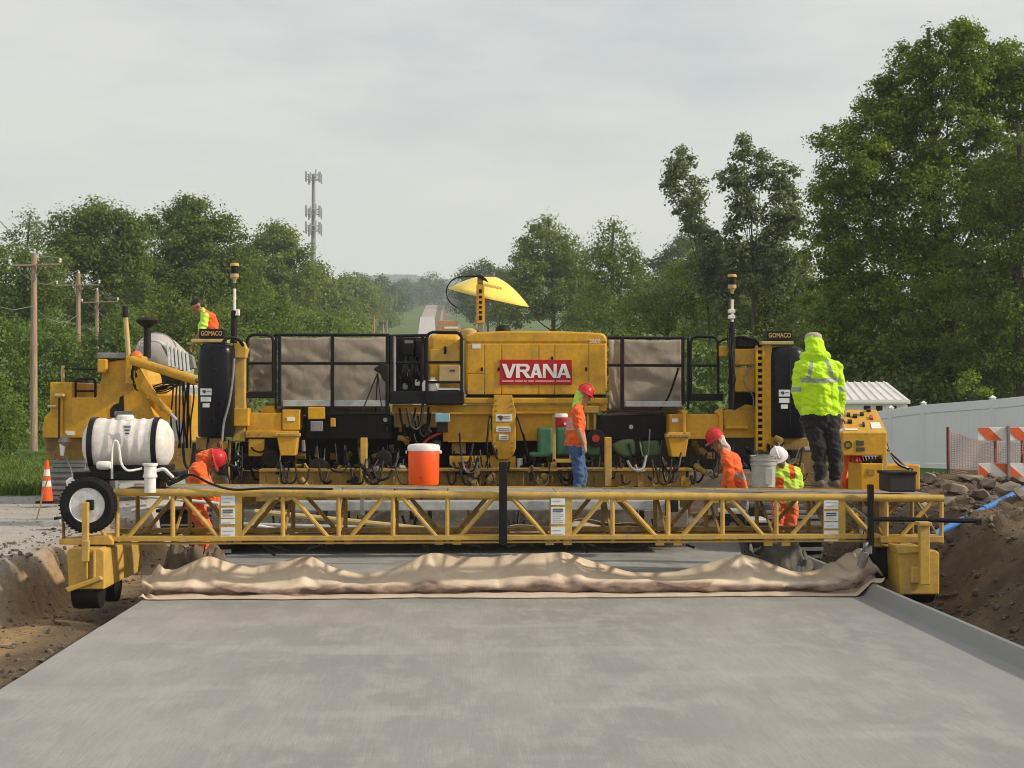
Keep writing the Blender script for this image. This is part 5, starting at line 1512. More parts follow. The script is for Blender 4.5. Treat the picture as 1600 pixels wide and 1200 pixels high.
def burlap():
    peaks = [(232,876),(262,893),(318,866),(352,880),(400,883),(440,876),(480,866),(520,886),(562,897),(610,890),(640,876),(668,863),(715,868),(770,868),(830,863),(884,860),(930,876),(990,895),(1060,893),(1110,880),(1163,864),(1200,876),(1250,894),(1285,890),(1318,876),(1334,874),(1350,882),(1362,892)]
    px = np.array([p[0] for p in peaks], float); py = np.array([p[1] for p in peaks], float)
    xs = np.linspace(230, 1362, 330)
    ry = np.interp(xs, px, py)
    k = np.ones(7)/7
    ry = np.convolve(np.pad(ry, 3, 'edge'), k, 'valid')
    # profile along v
    V = 46
    pk = np.array([318, 480, 668, 884, 1163, 1334], float)
    n = len(xs); x = xs
    ux = np.array([W(q, 900, 17.3).x for q in xs]); z_r = np.array([W(q, r_, 17.55).z for q, r_ in zip(xs, ry)])
    e = np.minimum(1.0, np.minimum(x-230, 1362-x)/26.0)
    fold = 0.115 + 0.06*fbm(x*0.012, x*0+1.3, 3, 12)
    near = pk[np.argmin(np.abs(pk[None, :]-x[:, None]), 1)]; dpk = np.abs(near-x)
    lead = 16.86 + 0.12*fbm(x*0.011, x*0+4.3, 3, 14)
    o1 = np.ones(n)
    keyY = np.stack([lead-0.02, lead+0.03, lead+0.16, lead+0.21, lead+0.15, lead+0.13, lead+0.19, lead+0.38, 17.55*o1, 17.6*o1, 17.68*o1, 17.8*o1, 17.95*o1], 1)
    keyZ = np.stack([0.006*o1, 0.03*o1, 0.03*o1, 0.036*o1, 0.07*o1, fold, fold+0.05, fold+0.5*(z_r-fold)-0.03*(dpk > 25), z_r, z_r*0.72, z_r*0.4, 0.06*o1, 0.012*o1], 1)
    t = np.linspace(0, 12, V)
    i0 = np.minimum(11, t.astype(int)); fr = (t-i0)[None, :]
    Yv = keyY[:, i0]*(1-fr)+keyY[:, i0+1]*fr; Zv = keyZ[:, i0]*(1-fr)+keyZ[:, i0+1]*fr
    sm = lambda A: (np.pad(A, ((0,0),(1,0)), 'edge')[:, :-1]+A+np.pad(A, ((0,0),(0,1)), 'edge')[:, 1:])/3
    Yv = sm(Yv); Zv = np.where(np.abs(t-8)[None, :] < 0.6, Zv, sm(Zv))
    X2 = np.repeat(x[:, None], V, 1); T2 = np.repeat(t[None, :], n, 0)
    a_ = fbm(X2*0.05+T2*0.55, T2*0.9+X2*0.004, 4, 15)
    c_ = vnoise(X2*0.11-T2*0.8, T2*0.5, 16)
    dn = np.maximum(0, (8-T2))*13.0
    ang = np.arctan2((x-near)[:, None]+0*T2, dn+5.0); rr_ = np.hypot((x-near)[:, None], dn)
    crease = np.sin(ang*5+near[:, None])*np.exp(-rr_/55)*np.clip(rr_/14, 0, 1)*np.where(T2 < 8.2, 1, 0.3)
    low = fbm(X2*0.018+T2*0.2, T2*0.35+X2*0.003, 3, 15)
    crump = vnoise(X2*0.07-T2*0.9, T2*0.9+X2*0.02, 16)*np.exp(-((T2-5.2)/1.3)**2)
    inside = ((T2 > 0.8) & (T2 < 11)).astype(float)
    ends = (1-e)[:, None]
    a_ = low
    dz = (low*0.03 + crease*0.018 + crump*0.03)*inside*np.where(np.abs(T2-8) < 0.7, 0.35, 1)
    dy = (low*0.06 - crease*0.03 + crump*0.045)*inside
    ZZb = np.maximum(0.008+0.004*T2, Zv*(1-0.15*ends)+dz+0.05*ends*np.sin(T2*2.2+X2*0.3))
    ZZb = ZZb + np.interp(ux, [4.66, 4.83], [0.0, 0.15])[:, None] + 0.05*sstep(1270, 1330, X2)*np.abs(np.sin(T2*1.5+X2*0.12))*((T2 > 2) & (T2 < 10))
    XXb = ux[:, None]+0.03*a_+0.04*ends*np.sin(T2*1.7)
    vs = np.stack([XXb, Yv+dy, ZZb], -1).reshape(-1, 3).tolist()
    wt = np.clip(1.15*sstep(6.1, 4.9, T2+1.6*a_+1.2*crump), 0, 1)*np.where(T2 > 1.6, 0.9, 0.3)+0.3*sstep(8.3, 9.5, T2)  # wet lower hem, with shade under the fold painted into the same mask
    wet_shade_v = np.clip(wt, 0, 1).ravel()
    nX = len(xs)
    fs = [(i*V+j, (i+1)*V+j, (i+1)*V+j+1, i*V+j+1) for i in range(nX-1) for j in range(V-1)]
    mb = MB().add(vs, fs)
    o = mb.build('burlap_drag', mbu, None, smooth=True, auto=80)
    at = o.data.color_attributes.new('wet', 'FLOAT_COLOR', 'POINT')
    at.data.foreach_set('color', np.repeat(np.array(wet_shade_v, np.float32), 4))
    tag(o, 'long tan burlap drag hanging in swags across the slab', 'burlap')
    sm = o.modifiers.new('sm', 'SUBSURF'); sm.levels = 1; sm.render_levels = 1
    so = o.modifiers.new('thick', 'SOLIDIFY'); so.thickness = 0.008
    rope = [(318,866),(480,866),(668,863),(884,860),(1163,864),(1334,879)]
    for x, y in rope:
        MB().tube([W(x, y-1, 17.55), W(x+3, 850, 17.9)], 0.008, 5).build('tie_rope', Mt['hose'], o)
    return o
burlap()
# second sheet of burlap slung under the rear of the bridge
def sling(x0, x1, yt, yb, Y, seed):
    vs = []; fs = []; n, m_ = 60, 12
    for i in range(n+1):
        for j in range(m_+1):
            x = x0+(x1-x0)*i/n; v = j/m_
            y = yt + (yb-yt)*v + 5*math.sin(i/n*9+seed) - 3*math.sin(i/n*23)
            w = fbm(np.array([x*0.03+seed]), np.array([v*2.0+x*0.01]), 4, 33)[0]
            p = W(x, y, Y)
            vs.append((p.x, Y + 0.22*w + 0.1*math.sin(v*9), p.z))
    fs = [(i*(m_+1)+j, (i+1)*(m_+1)+j, (i+1)*(m_+1)+j+1, i*(m_+1)+j+1) for i in range(n) for j in range(m_)]
    o = MB().add(vs, fs).build('burlap_sheet', mbu, None, smooth=True, auto=80)
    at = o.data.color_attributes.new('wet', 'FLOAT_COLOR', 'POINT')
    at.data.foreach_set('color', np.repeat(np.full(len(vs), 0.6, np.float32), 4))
    so = o.modifiers.new('thick', 'SOLIDIFY'); so.thickness = 0.01
    return tag(o, 'dusky burlap sheet slung behind the right half of the truss', 'burlap')
sling(795, 1128, 818, 840, 19.6, 1.0)
tag(sling(1075, 1140, 800, 838, 19.4, 2.0), 'crumpled grey burlap bundle beside the navy ice chest', 'burlap')

# ================================================================== left hand machine: concrete placer
YL = 28.0
pl = thing('concrete_placer', tuple(G(170, 745, 0.3)), 'yellow concrete placer with raised conveyor arm at far left', 'placer')
yy_ = Mt['yellow']
PP(pl, 'body_side', [(66,684),(66,672),(69,652),(78,643),(78,597),(113,597),(113,621),(150,621),(158,592),(163,566),(205,560),(216,585),(226,640),(226,684)], YL, 2.2, yy_, 0.02)
PP(pl, 'skirt', [(68,684),(130,684),(300,690),(300,735),(140,735),(72,716)], YL+0.3, 1.8, Mt['yellow3'], 0.02)
PB(pl, 'body_seam', 91, 622, 93, 684, YL-0.012, 0.02, Mt['dark'], 0)
PB(pl, 'rear_tank', 240, 616, 300, 690, YL+0.4, 1.6, yy_, 0.03)
PB(pl, 'side_plate', 226, 600, 262, 690, YL+0.5, 1.2, Mt['yellow2'], 0.02)
PB(pl, 'tower', 196, 556, 222, 600, YL-0.35, 0.5, yy_, 0.02)
PB(pl, 'tower_cap', 151, 551, 197, 560, YL-0.1, 1.4, Mt['greysteel'], 0.02)
PB(pl, 'tower_block', 152, 561, 166, 582, YL-0.2, 0.8, yy_, 0.02)
MB().tube([W(206,563,YL-0.5), W(312,596,YL-0.9)], 0.085, 14).build('conveyor_tube', yy_, pl, smooth=True)
MB().tube([W(286,584,YL-0.75), W(312,592,YL-0.85)], 0.05, 10).build('rod', Mt['galv'], pl, smooth=True)
MB().bar(W(214,590,YL-0.45), W(236,652,YL-0.4), 0.16, 0.12).build('arm_brace', yy_, pl, bevel=0.01)
MB().bar(W(216,578,YL-0.45), W(256,640,YL-0.45), 0.12, 0.1).build('arm_brace', yy_, pl, bevel=0.01)
MB().tube([W(222,604,YL-0.55), W(266,646,YL-0.65)], 0.06, 12).build('lift_cylinder', yy_, pl, smooth=True)
MB().tube([W(264,644,YL-0.65), W(276,656,YL-0.68)], 0.03, 10).build('cylinder_rod', Mt['galv'], pl, smooth=True)
PB(pl, 'hanging_plate', 262, 656, 289, 690, YL-0.3, 0.05, Mt['galv'], 0.004)
PP(pl, 'recess', [(172,652),(172,640),(178,632),(186,630),(187,620),(193,618),(194,640),(188,652)], YL-0.01, 0.02, Mt['dark'], 0)
MB().tube([W(180,647,YL-0.2), W(212,647,YL-0.25)], 0.055, 12).build('winch_roller', Mt['greysteel'], pl, smooth=True)
PP(pl, 'lower_brace', [(205,640),(225,628),(246,652),(246,664),(205,664)], YL-0.3, 0.3, yy_, 0.02)
beacon = MB().lathe([(0.10,0),(0.11,0.05),(0.10,0.12),(0.05,0.17),(0,0.18)], W(214, 563, YL-0.1), n=18).build('beacon', Mt['beacon'], pl, smooth=True)
MB().tube([W(201,557,YL-0.1), W(196,492,YL-0.1)], 0.045, 10).build('exhaust_pipe', Mt['tan'], pl, smooth=True)
MB().tube([W(196,496,YL-0.1), W(195.5,478,YL-0.1)], 0.055, 10).build('exhaust_tip', Mt['dark'], pl, smooth=True)
MB().tube([W(230,560,YL+0.3), W(230,502,YL+0.3)], 0.07, 12).build('air_stack', Mt['dark'], pl, smooth=True)
MB().lathe([(0.07,-0.1),(0.2,0.0),(0.215,0.04),(0.17,0.085),(0,0.11)], W(230, 504, YL+0.3), n=20).build('rain_cap', Mt['dark'], pl, smooth=True)
MB().tube([W(98,598,YL+0.5), W(98.5,571,YL+0.5)], 0.035, 10).build('lamp_post', Mt['tan'], pl, smooth=True)
PB(pl, 'lamp', 84, 615, 99, 620, YL-0.2, 0.2, Mt['tan'], 0.02)
PB(pl, 'lamp', 73, 633, 86, 637, YL-0.15, 0.15, Mt['tan'], 0.02)
PB(pl, 'lamp_stalk', 95.5, 620, 98, 683, YL-0.06, 0.05, yy_, 0.004)
rail_frame(pl, 118, 592, 149, 622, YL+0.2, 0.025, (611,), 'guard_rail', None, 6)
MB().tube([W(100,576,YL+0.4), W(155,577,YL+0.4)], 0.016, 6).build('grab_rail', Mt['dark'], pl)
PB(pl, 'seat', 112, 592, 122, 621, YL+0.5, 0.4, Mt['dark'], 0.04)
PP(pl, 'decal', [(101,675),(103,673),(116,674),(116,680),(107,680)], YL-0.01, 0.01, Mt['paper'], 0)
MB().lathe([(0.0,0.1),(0.08,0.08),(0.12,0.0),(0.05,-0.08),(0,-0.1)], W(101, 690, YL-0.3), n=14).build('work_light', Mt['greysteel'], pl, smooth=True)
MB().tube([W(98,694,YL-0.3), W(97,712,YL-0.35)], 0.06, 10, 0.03).build('light_socket', Mt['white'], pl, smooth=True)
hose(pl, [(100,706,YL-0.3),(106,720,YL-0.3),(112,738,YL-0.35),(113,752,YL-0.4)], 0.012, Mt['greysteel'])
for k in range(9):
    rr = random.Random(200+k)
    hose(pl, [(208+rr.random()*20,566,YL-.4),(204+rr.random()*12,590,YL-.45),(214+rr.random()*24,610,YL-.5),(236+rr.random()*30,600+rr.random()*14,YL-.4),(270+rr.random()*20,585+rr.random()*20,YL-.5)], 0.012, Mt['hose'])
for k in range(10):
    rr = random.Random(220+k)
    x = 270+rr.random()*34
    hose(pl, [(x,588,YL-.6),(x+rr.uniform(-4,4),620,YL-.6),(x+rr.uniform(-6,6),660,YL-.5),(x+rr.uniform(-6,6),700,YL-.3)], 0.016, Mt['hose'])
# crawler under it
mb = MB(); prof = []
for k in range(24):
    t = 2*math.pi*k/24
    prof.append((YL+1.3+1.2*math.copysign(min(1, abs(math.cos(t))*2.5), math.cos(t))+0.3*math.cos(t), 0.36+0.42+0.42*math.sin(t)))
xa, xb = W(86,740,YL).x, W(134,740,YL).x
mb.add([(xa,p,q) for p,q in prof]+[(xb,p,q) for p,q in prof], [tuple(range(24)), tuple(range(47,23,-1))]+[(i,(i+1)%24,(i+1)%24+24,i+24) for i in range(24)])
trk = mb.build('track', Mt['greysteel'], pl)
for p, q in prof:
    MB().bar((xa-0.02,p,q), (xb+0.02,p,q), 0.1, 0.06).build('track_shoe', Mt['greysteel'], trk)

# ================================================================== concrete mixer truck beyond
YT = 54.0
mt_ = thing('mixer_truck', tuple(G(250, 735, 0.3)), 'concrete mixer truck with grey drum behind the yellow placer', 'truck')
dc = W(238, 553, YT)
drum = MB().lathe([(0,-0.05),(0.3,-0.03),(0.55,0.08),(0.70,0.28),(0.78,0.7),(0.8,1.5),(0.78,2.8),(0.65,3.9),(0.5,4.5),(0,4.6)], dc+Vector((0,0,0.12)), (0.05,0.97,-0.16), 36).build('drum', plain('drum_grey', (0.42, 0.39, 0.37), 0.5, 0.15, 2), mt_, smooth=True, auto=50)
MB().lathe([(0.74,0.5),(0.79,0.52),(0.79,0.62),(0.77,0.64)], dc+Vector((0,0,0.12)), (0.05,0.97,-0.16), 36).build('drum_ring', Mt['greysteel'], drum, smooth=True)
text_mesh(mt_, 'drum_number', '134', 217, 533, 229, 540, YT-0.1, Mt['letter'], 0.02)
for k in range(6):
    a = W(262+k*6, 536+k*3, YT-0.8); b_ = W(265+k*6, 572+k*2, YT-0.9)
    MB().bar(a, b_, 0.08, 0.05).build('chute_rib', Mt['white'], mt_, bevel=0.005)
PP(mt_, 'hopper', [(250,536),(300,556),(304,575),(282,580),(262,560)], YT-0.7, 0.5, Mt['greysteel'], 0.02)
hose(mt_, [(222,536,YT-.2),(236,532,YT-.5),(252,536,YT-.7),(264,550,YT-.8),(270,575,YT-.8)], 0.05, Mt['white'], 'water_pipe')
PB(mt_, 'rear_frame', 205, 580, 280, 640, YT, 0.3, Mt['dark'], 0.02)
PB(mt_, 'chassis', 215, 640, 270, 665, YT, 6.5, Mt['dark'], 0.02)
for x in (206, 268):
    for yo in (0.6, 2.0, 6.0):
        c = W(x, 690, YT); r = 0.5
        MB().lathe([(0,0),(r*0.55,0),(r*0.6,0.03),(r*0.95,0.03),(r,0.07),(r,0.3),(r*0.95,0.34),(0,0.34)], (c.x, YT+yo, gz(c.x, YT+yo)+r), (1,0,0), 20).build('wheel', Mt['rubber'], mt_, smooth=True, auto=30)
c = W(240, 600, YT)
MB().box((c.x-1.15, YT+5.6, 1.3), (c.x+1.15, YT+7.6, 3.0)).build('cab', Mt['white'], mt_, bevel=0.1)

# ================================================================== traffic cone, stick, scrap by the gravel road
def cone(px, py, Y, hpx, lab):
    b0 = W(px, py, Y); k = S(1, Y)
    t = thing('traffic_cone', tuple(b0), lab, 'cone')
    MB().box(b0+Vector((-14*k,-14*k,0)), b0+Vector((14*k,14*k,3.5*k))).build('base', Mt['rubber'], t, bevel=0.01)
    r = lambda h: (9.5-6.8*h)*k
    cuts = [0, .36, .5, .62, .78, 1.0]
    mats = [Mt['orange'], Mt['white'], Mt['orange'], Mt['white'], Mt['orange']]
    for i in range(5):
        h0, h1 = cuts[i], cuts[i+1]
        MB().lathe([(r(h0), 3.5*k+h0*hpx*k), (r(h1), 3.5*k+h1*hpx*k)], b0, n=20).build('collar' if i % 2 else 'cone_body', mats[i], t, smooth=True, auto=50)
    return t
cone(73, 786, 27.0, 62, 'orange traffic cone with pale collars beside the placer crawler')
st = MB().tube([W(57,812,23.0), W(75,745,23.4)], 0.014, 6).build('survey_stick', Mt['tan'], None); tag(st, 'thin pale stick leaning up towards the traffic cone', 'stick')
sc_ = thing('scrap_board', tuple(W(80,822,22.0)), 'grey scrap board lying on the pale gravel', 'board')
PP(sc_, 'board', [(62,817),(92,812),(96,820),(64,824)], 22.0, 0.25, Mt['galv'], 0.004)
PB(sc_, 'block', 84, 808, 93, 814, 22.1, 0.15, Mt['dark'], 0.01)

# ================================================================== utility poles
mwd, ntw, bw = new_mat('pole_wood')
nw = noise(ntw, 3, 6, 0.6, (6, 6, 0.4))
ntw.links.new(ramp(ntw, nw, [(0.3, (0.22, 0.155, 0.105)), (0.7, (0.42, 0.32, 0.23))]), bw.inputs['Base Color']); bw.inputs['Roughness'].default_value = 0.9
poles = []
def pole(px, yt, Y, r, arm, lab):
    top = W(px, yt, Y); x = top.x
    z0 = gz(x, Y)-0.3
    t = thing('utility_pole', (x, Y, z0+0.3), lab, 'pole', 'wooden utility poles')
    MB().tube([(x, Y, z0), (x-0.02, Y, top.z)], r, 12, r*0.7).build('shaft', mwd, t, smooth=True)
    ends = []
    if arm:
        a = W(arm[0], arm[2], Y-0.15); b_ = W(arm[1], arm[3], Y-0.15)
        MB().bar(a, b_, 0.08, 0.075).build('cross_arm', mwd, t, bevel=0.01)
        for q in (a, b_):
            MB().lathe([(0.03,0),(0.06,0.04),(0.04,0.08),(0.065,0.12),(0.04,0.18),(0,0.2)], q+Vector((0,0,0.06)), n=10).build('insulator', Mt['white'], t, smooth=True)
            ends.append(q+Vector((0,0,0.26)))
        for s_ in (0.35, 0.65):
            MB().bar(a+(b_-a)*s_, Vector((x, Y-0.15, a.z-0.7)), 0.04, 0.02).build('arm_brace', Mt['greysteel'], t)
    MB().lathe([(0.03,0),(0.06,0.05),(0.04,0.1),(0.06,0.14),(0,0.2)], top, n=10).build('insulator', Mt['white'], t, smooth=True)
    ends.append(top+Vector((0,0,0.2)))
    ends.append(Vector((x, Y-0.15, top.z-2.2)))
    poles.append(ends)
    return t
pole(54, 396, 62, 0.17, (15, 94, 415, 413), 'nearest and tallest wooden utility pole at the left edge')
pole(123, 428, 80, 0.16, (89, 155, 446, 445), 'second wooden utility pole behind the yellow machine')
pole(152, 455, 95, 0.15, (128, 184, 473, 471), 'third wooden utility pole close right of the second')
pole(249, 486, 128, 0.17, (232, 275, 500, 500), 'far wooden utility pole behind the mixer drum')
for i in range(len(poles)):
    for k in range(4):
        if i == 0:
            a = poles[0][k]; b_ = a + (poles[0][k]-poles[1][k])*1.3 + Vector((0,0,1.0))
        else: a = poles[i-1][k]; b_ = poles[i][k]
        mid = (a+b_)/2 - Vector((0,0,(a-b_).length*0.03))
        o = MB().tube([a, (a+mid)/2-Vector((0,0,(a-b_).length*0.008)), mid, (b_+mid)/2-Vector((0,0,(a-b_).length*0.008)), b_], 0.014, 5).build('power_line', Mt['greysteel'])
        nm = ['towards the left picture edge from the nearest pole', 'between the first and second pole', 'between the second and third pole', 'between the third and the far pole'][i]
        which = ['on the left arm end', 'on the right arm end', 'on the pole tops', 'low on the pole shafts'][k]
        tag(o, 'power line %s %s' % (which, nm), 'power line', 'power lines strung between the poles')

# ================================================================== cell tower
YC = 330.0
top = W(490, 272, YC); zb = gz(top.x, YC)
ct = thing('cell_tower', (top.x, YC, zb), 'grey monopole cell tower with three antenna rings above the trees', 'tower')
MB().tube([(top.x, YC, zb-1), (top.x, YC, top.z)], 0.85, 16, 0.35).build('monopole', plain('tower_grey', (0.24, 0.245, 0.25), 0.6, 0.1, 0.5), ct, smooth=True)
agrey = plain('antenna_grey', (0.42, 0.43, 0.44), 0.5, 0.1, 1)
for yy, hh in ((277, 2.3), (331, 2.6), (357, 2.6)):
    c = W(490, yy, YC); rr_ = 1.75
    rg = MB()
    for s_ in (-1, 1):
        for k in range(3):
            a0_ = math.pi/2+2*math.pi*k/3; a1_ = a0_+2*math.pi/3
            rg.tube([c+Vector((rr_*math.cos(a0_), rr_*math.sin(a0_), s_*0.55)), c+Vector((rr_*math.cos(a1_), rr_*math.sin(a1_), s_*0.55))], 0.09, 6)
    rg.build('platform_ring', agrey, ct)
    for k in range(9):
        a = 2*math.pi*k/9+0.2
        p = c+Vector((rr_*math.cos(a), rr_*math.sin(a), (0.3*((k*5)%3)-0.3)))
        MB().box(p+Vector((-.17,-.12,-hh/2)), p+Vector((.17,.12,hh/2))).build('antenna', agrey, ct, bevel=0.03)
        MB().tube([c, p], 0.06, 5).build('antenna_arm', agrey, ct)

# ================================================================== white shed and vinyl fence
YS = 46.0
sh = thing('shed', tuple(W(1370, 690, YS)), 'small white shed with bright low pitched roof behind the fence', 'shed')
a = W(1300, 640, YS); b_ = W(1421, 597, YS); zb = gz(a.x, YS)-0.2
PB(sh, 'wall', 1305, 628, 1418, 700, YS+0.2, 3.2, Mt['shed'], 0)
rx0, rx1 = W(1300,625,YS).x, W(1422.5,625,YS).x
ex0, ex1 = W(1306,597,YS).x, W(1412,597,YS).x
zE = W(1360,626,YS).z; zR = W(1360,597,YS+1.8).z
mroof, ntr, brf = new_mat('metal_roof')
brf.inputs['Roughness'].default_value = 0.35; brf.inputs['Metallic'].default_value = 0.1
ntr.links.new(ramp(ntr, noise(ntr, 2, 4), [(0.3, (0.74,0.73,0.70)), (0.7, (0.86,0.85,0.82))]), brf.inputs['Base Color'])
MB().add([(rx0,YS,zE),(rx1,YS,zE),(ex1,YS+1.8,zR),(ex0,YS+1.8,zR),(rx1,YS+3.6,zE),(rx0,YS+3.6,zE),(rx0,YS,zE-.1),(rx1,YS,zE-.1),(rx1,YS+3.6,zE-.1),(rx0,YS+3.6,zE-.1)],
         [(0,1,2,3),(3,2,4,5),(1,4,2),(0,3,5),(0,6,7,1),(1,7,8,4),(6,9,8,7),(5,9,6,0)]).build('roof', mroof, sh)
for k in range(9):
    x = rx0+(rx1-rx0)*(k+0.5)/9; xe = ex0+(ex1-ex0)*(k+0.5)/9
    MB().bar((x,YS+0.02,zE+0.02), (xe,YS+1.8,zR+0.02), 0.03, 0.04).build('roof_seam', mroof, sh)
PB(sh, 'fascia', 1301, 624.5, 1422, 629, YS-0.02, 0.06, Mt['vinyl'], 0)
for x in (1355, 1374, 1396):
    PB(sh, 'window', x-5, 634, x+5, 646, YS+0.18, 0.05, Mt['dark'], 0)

fn = thing('vinyl_fence', tuple(W(1480, 735, 42)), 'tall white vinyl privacy fence running towards the right edge', 'fence')
fp = [(1335,646,43.4),(1392,638,42.2),(1443,631,41.0),(1551,622.5,38.8),(1652,612,36.8)]
fpos = []
for px, py, Y in fp:
    p = W(px, py, Y); fpos.append(p)
    zb = gz(p.x, Y)-0.4
    MB().box((p.x-.065, Y-.065, zb), (p.x+.065, Y+.065, p.z+0.02)).build('post', Mt['vinyl'], fn, bevel=0.01)
    MB().add([(p.x-.085,Y-.085,p.z+.02),(p.x+.085,Y-.085,p.z+.02),(p.x+.085,Y+.085,p.z+.02),(p.x-.085,Y+.085,p.z+.02),(p.x,Y,p.z+.09)],[(3,2,1,0),(0,1,4),(1,2,4),(2,3,4),(3,0,4)]).build('post_cap', Mt['vinyl'], fn)
for i in range(len(fpos)-1):
    a, b_ = fpos[i], fpos[i+1]
    n = 12
    d = (b_-a)
    for k in range(n):
        q0 = a + d*(k/n+0.0006); q1 = a + d*((k+1)/n-0.0006)
        nrm = Vector((-d.y, d.x, 0)).normalized()*0.012
        z0 = min(gz(q0.x,q0.y), gz(q1.x,q1.y))-0.4
        MB().add([q0+nrm-Vector((0,0,.26)), q1+nrm-Vector((0,0,.26)), Vector((q1.x,q1.y,z0))+nrm, Vector((q0.x,q0.y,z0))+nrm, q0-nrm-Vector((0,0,.26)), q1-nrm-Vector((0,0,.26)), Vector((q1.x,q1.y,z0))-nrm, Vector((q0.x,q0.y,z0))-nrm],
                 [(0,1,2,3),(7,6,5,4),(0,4,5,1),(1,5,6,2),(2,6,7,3),(3,7,4,0)]).build('board', Mt['vinyl'], fn)
    MB().bar(a-Vector((0,0,.15)), b_-Vector((0,0,.15)), 0.06, 0.24).build('top_rail', Mt['vinyl'], fn, bevel=0.01)
    MB().bar(Vector((a.x,a.y,gz(a.x,a.y)+.05)), Vector((b_.x,b_.y,gz(b_.x,b_.y)+.05)), 0.06, 0.18).build('bottom_rail', Mt['vinyl'], fn, bevel=0.01)

# ================================================================== barricade, safety netting
YBk = 24.5
ba = thing('barricade', tuple(W(1575, 750, YBk)), 'orange and white striped barricade on the rubble at right edge', 'barricade')
morw, nto, bo = new_mat('reflective_orange'); bo.inputs['Base Color'].default_value = (0.72, 0.115, 0.02, 1); bo.inputs['Roughness'].default_value = 0.4
nto.links.new(ramp(nto, noise(nto, 20, 4), [(0.3, (0.62,0.09,0.015)), (0.75, (0.76,0.15,0.04))]), bo.inputs['Base Color'])
def board(x0, x1, y0, y1, tilt, offs):
    b = PB(ba, 'rail_board', x0, y0, x1, y1, YBk, 0.03, Mt['white'], 0.004)
    h = y1-y0; w = 22; per = 47
    x = x0-60+offs
    while x < x1:
        q = [(x,y0+.3),(x+w,y0+.3),(x+w+h*tilt,y1-.3),(x+h*tilt,y1-.3)]
        lo, hi = x0+.3, x1-.3
        # clip to board
        def clip(poly, f, lim, sg):
            out = []
            for i in range(len(poly)):
                a, c = poly[i], poly[(i+1)%len(poly)]
                ia, ic = sg*(a[0]-lim) >= 0, sg*(c[0]-lim) >= 0
                if ia: out.append(a)
                if ia != ic:
                    t = (lim-a[0])/(c[0]-a[0]); out.append((lim, a[1]+t*(c[1]-a[1])))
            return out
        q = clip(q, None, lo, 1)
        if q: q = clip(q, None, hi, -1)
        if len(q) >= 3:
            PP(b, 'stripe', q, YBk-0.006, 0.012, morw, 0)
        x += per
board(1528, 1640, 667.5, 688.5, 1.0, 8)
board(1529, 1640, 723.5, 745, 1.15, 36)
for x in (1576.5, 1630):
    PB(ba, 'upright', x-2.2, 665, x+2.2, 748, YBk-0.06, 0.05, Mt['greysteel'], 0.006)
    MB().tube([W(x, 748, YBk-0.4), W(x, 748, YBk+0.5)], 0.03, 6).build('foot', Mt['greysteel'], ba)
nt_ = thing('safety_netting', tuple(W(1530, 742, 26.5)), 'faded pink safety netting on thin stakes before the vinyl fence', 'netting')
mnet, ntn, bn = new_mat('orange_net')
bn.inputs['Base Color'].default_value = (0.50, 0.27, 0.23, 1); bn.inputs['Roughness'].default_value = 0.6
def net(x0, x1, yl, yr, ybot, Y, nx_, ny_):
    mb = MB()
    def p(u, v):
        x = x0+(x1-x0)*u
        yt = yl+(yr-yl)*u + 5*math.sin(u*math.pi)
        return W(x, yt+(ybot-yt)*v + 1.2*math.sin(u*17+v*3), Y+0.05*math.sin(u*9+v*4))
    for i in range(nx_+1):
        q = [p(i/nx_, v/6) for v in range(7)]
        for a, b_ in zip(q, q[1:]): mb.bar(a, b_, 0.006, 0.007)
    for j in range(ny_+1):
        q = [p(i/12, j/ny_) for i in range(13)]
        for a, b_ in zip(q, q[1:]): mb.bar(a, b_, 0.006, 0.007)
    return mb.build('net', mnet, nt_)
net(1482, 1555, 672, 690, 741, 26.5, 30, 22); net(1555, 1640, 690, 684, 745, 26.5, 32, 20)
for x, yt in ((1481, 667), (1555, 684), (1597, 688)):
    MB().tube([W(x, yt, 26.5), W(x+0.5, 748, 26.5)], 0.028, 6).build('stake', plain('rusty_stake', (0.16, 0.06, 0.05), 0.8, 0.3), nt_)

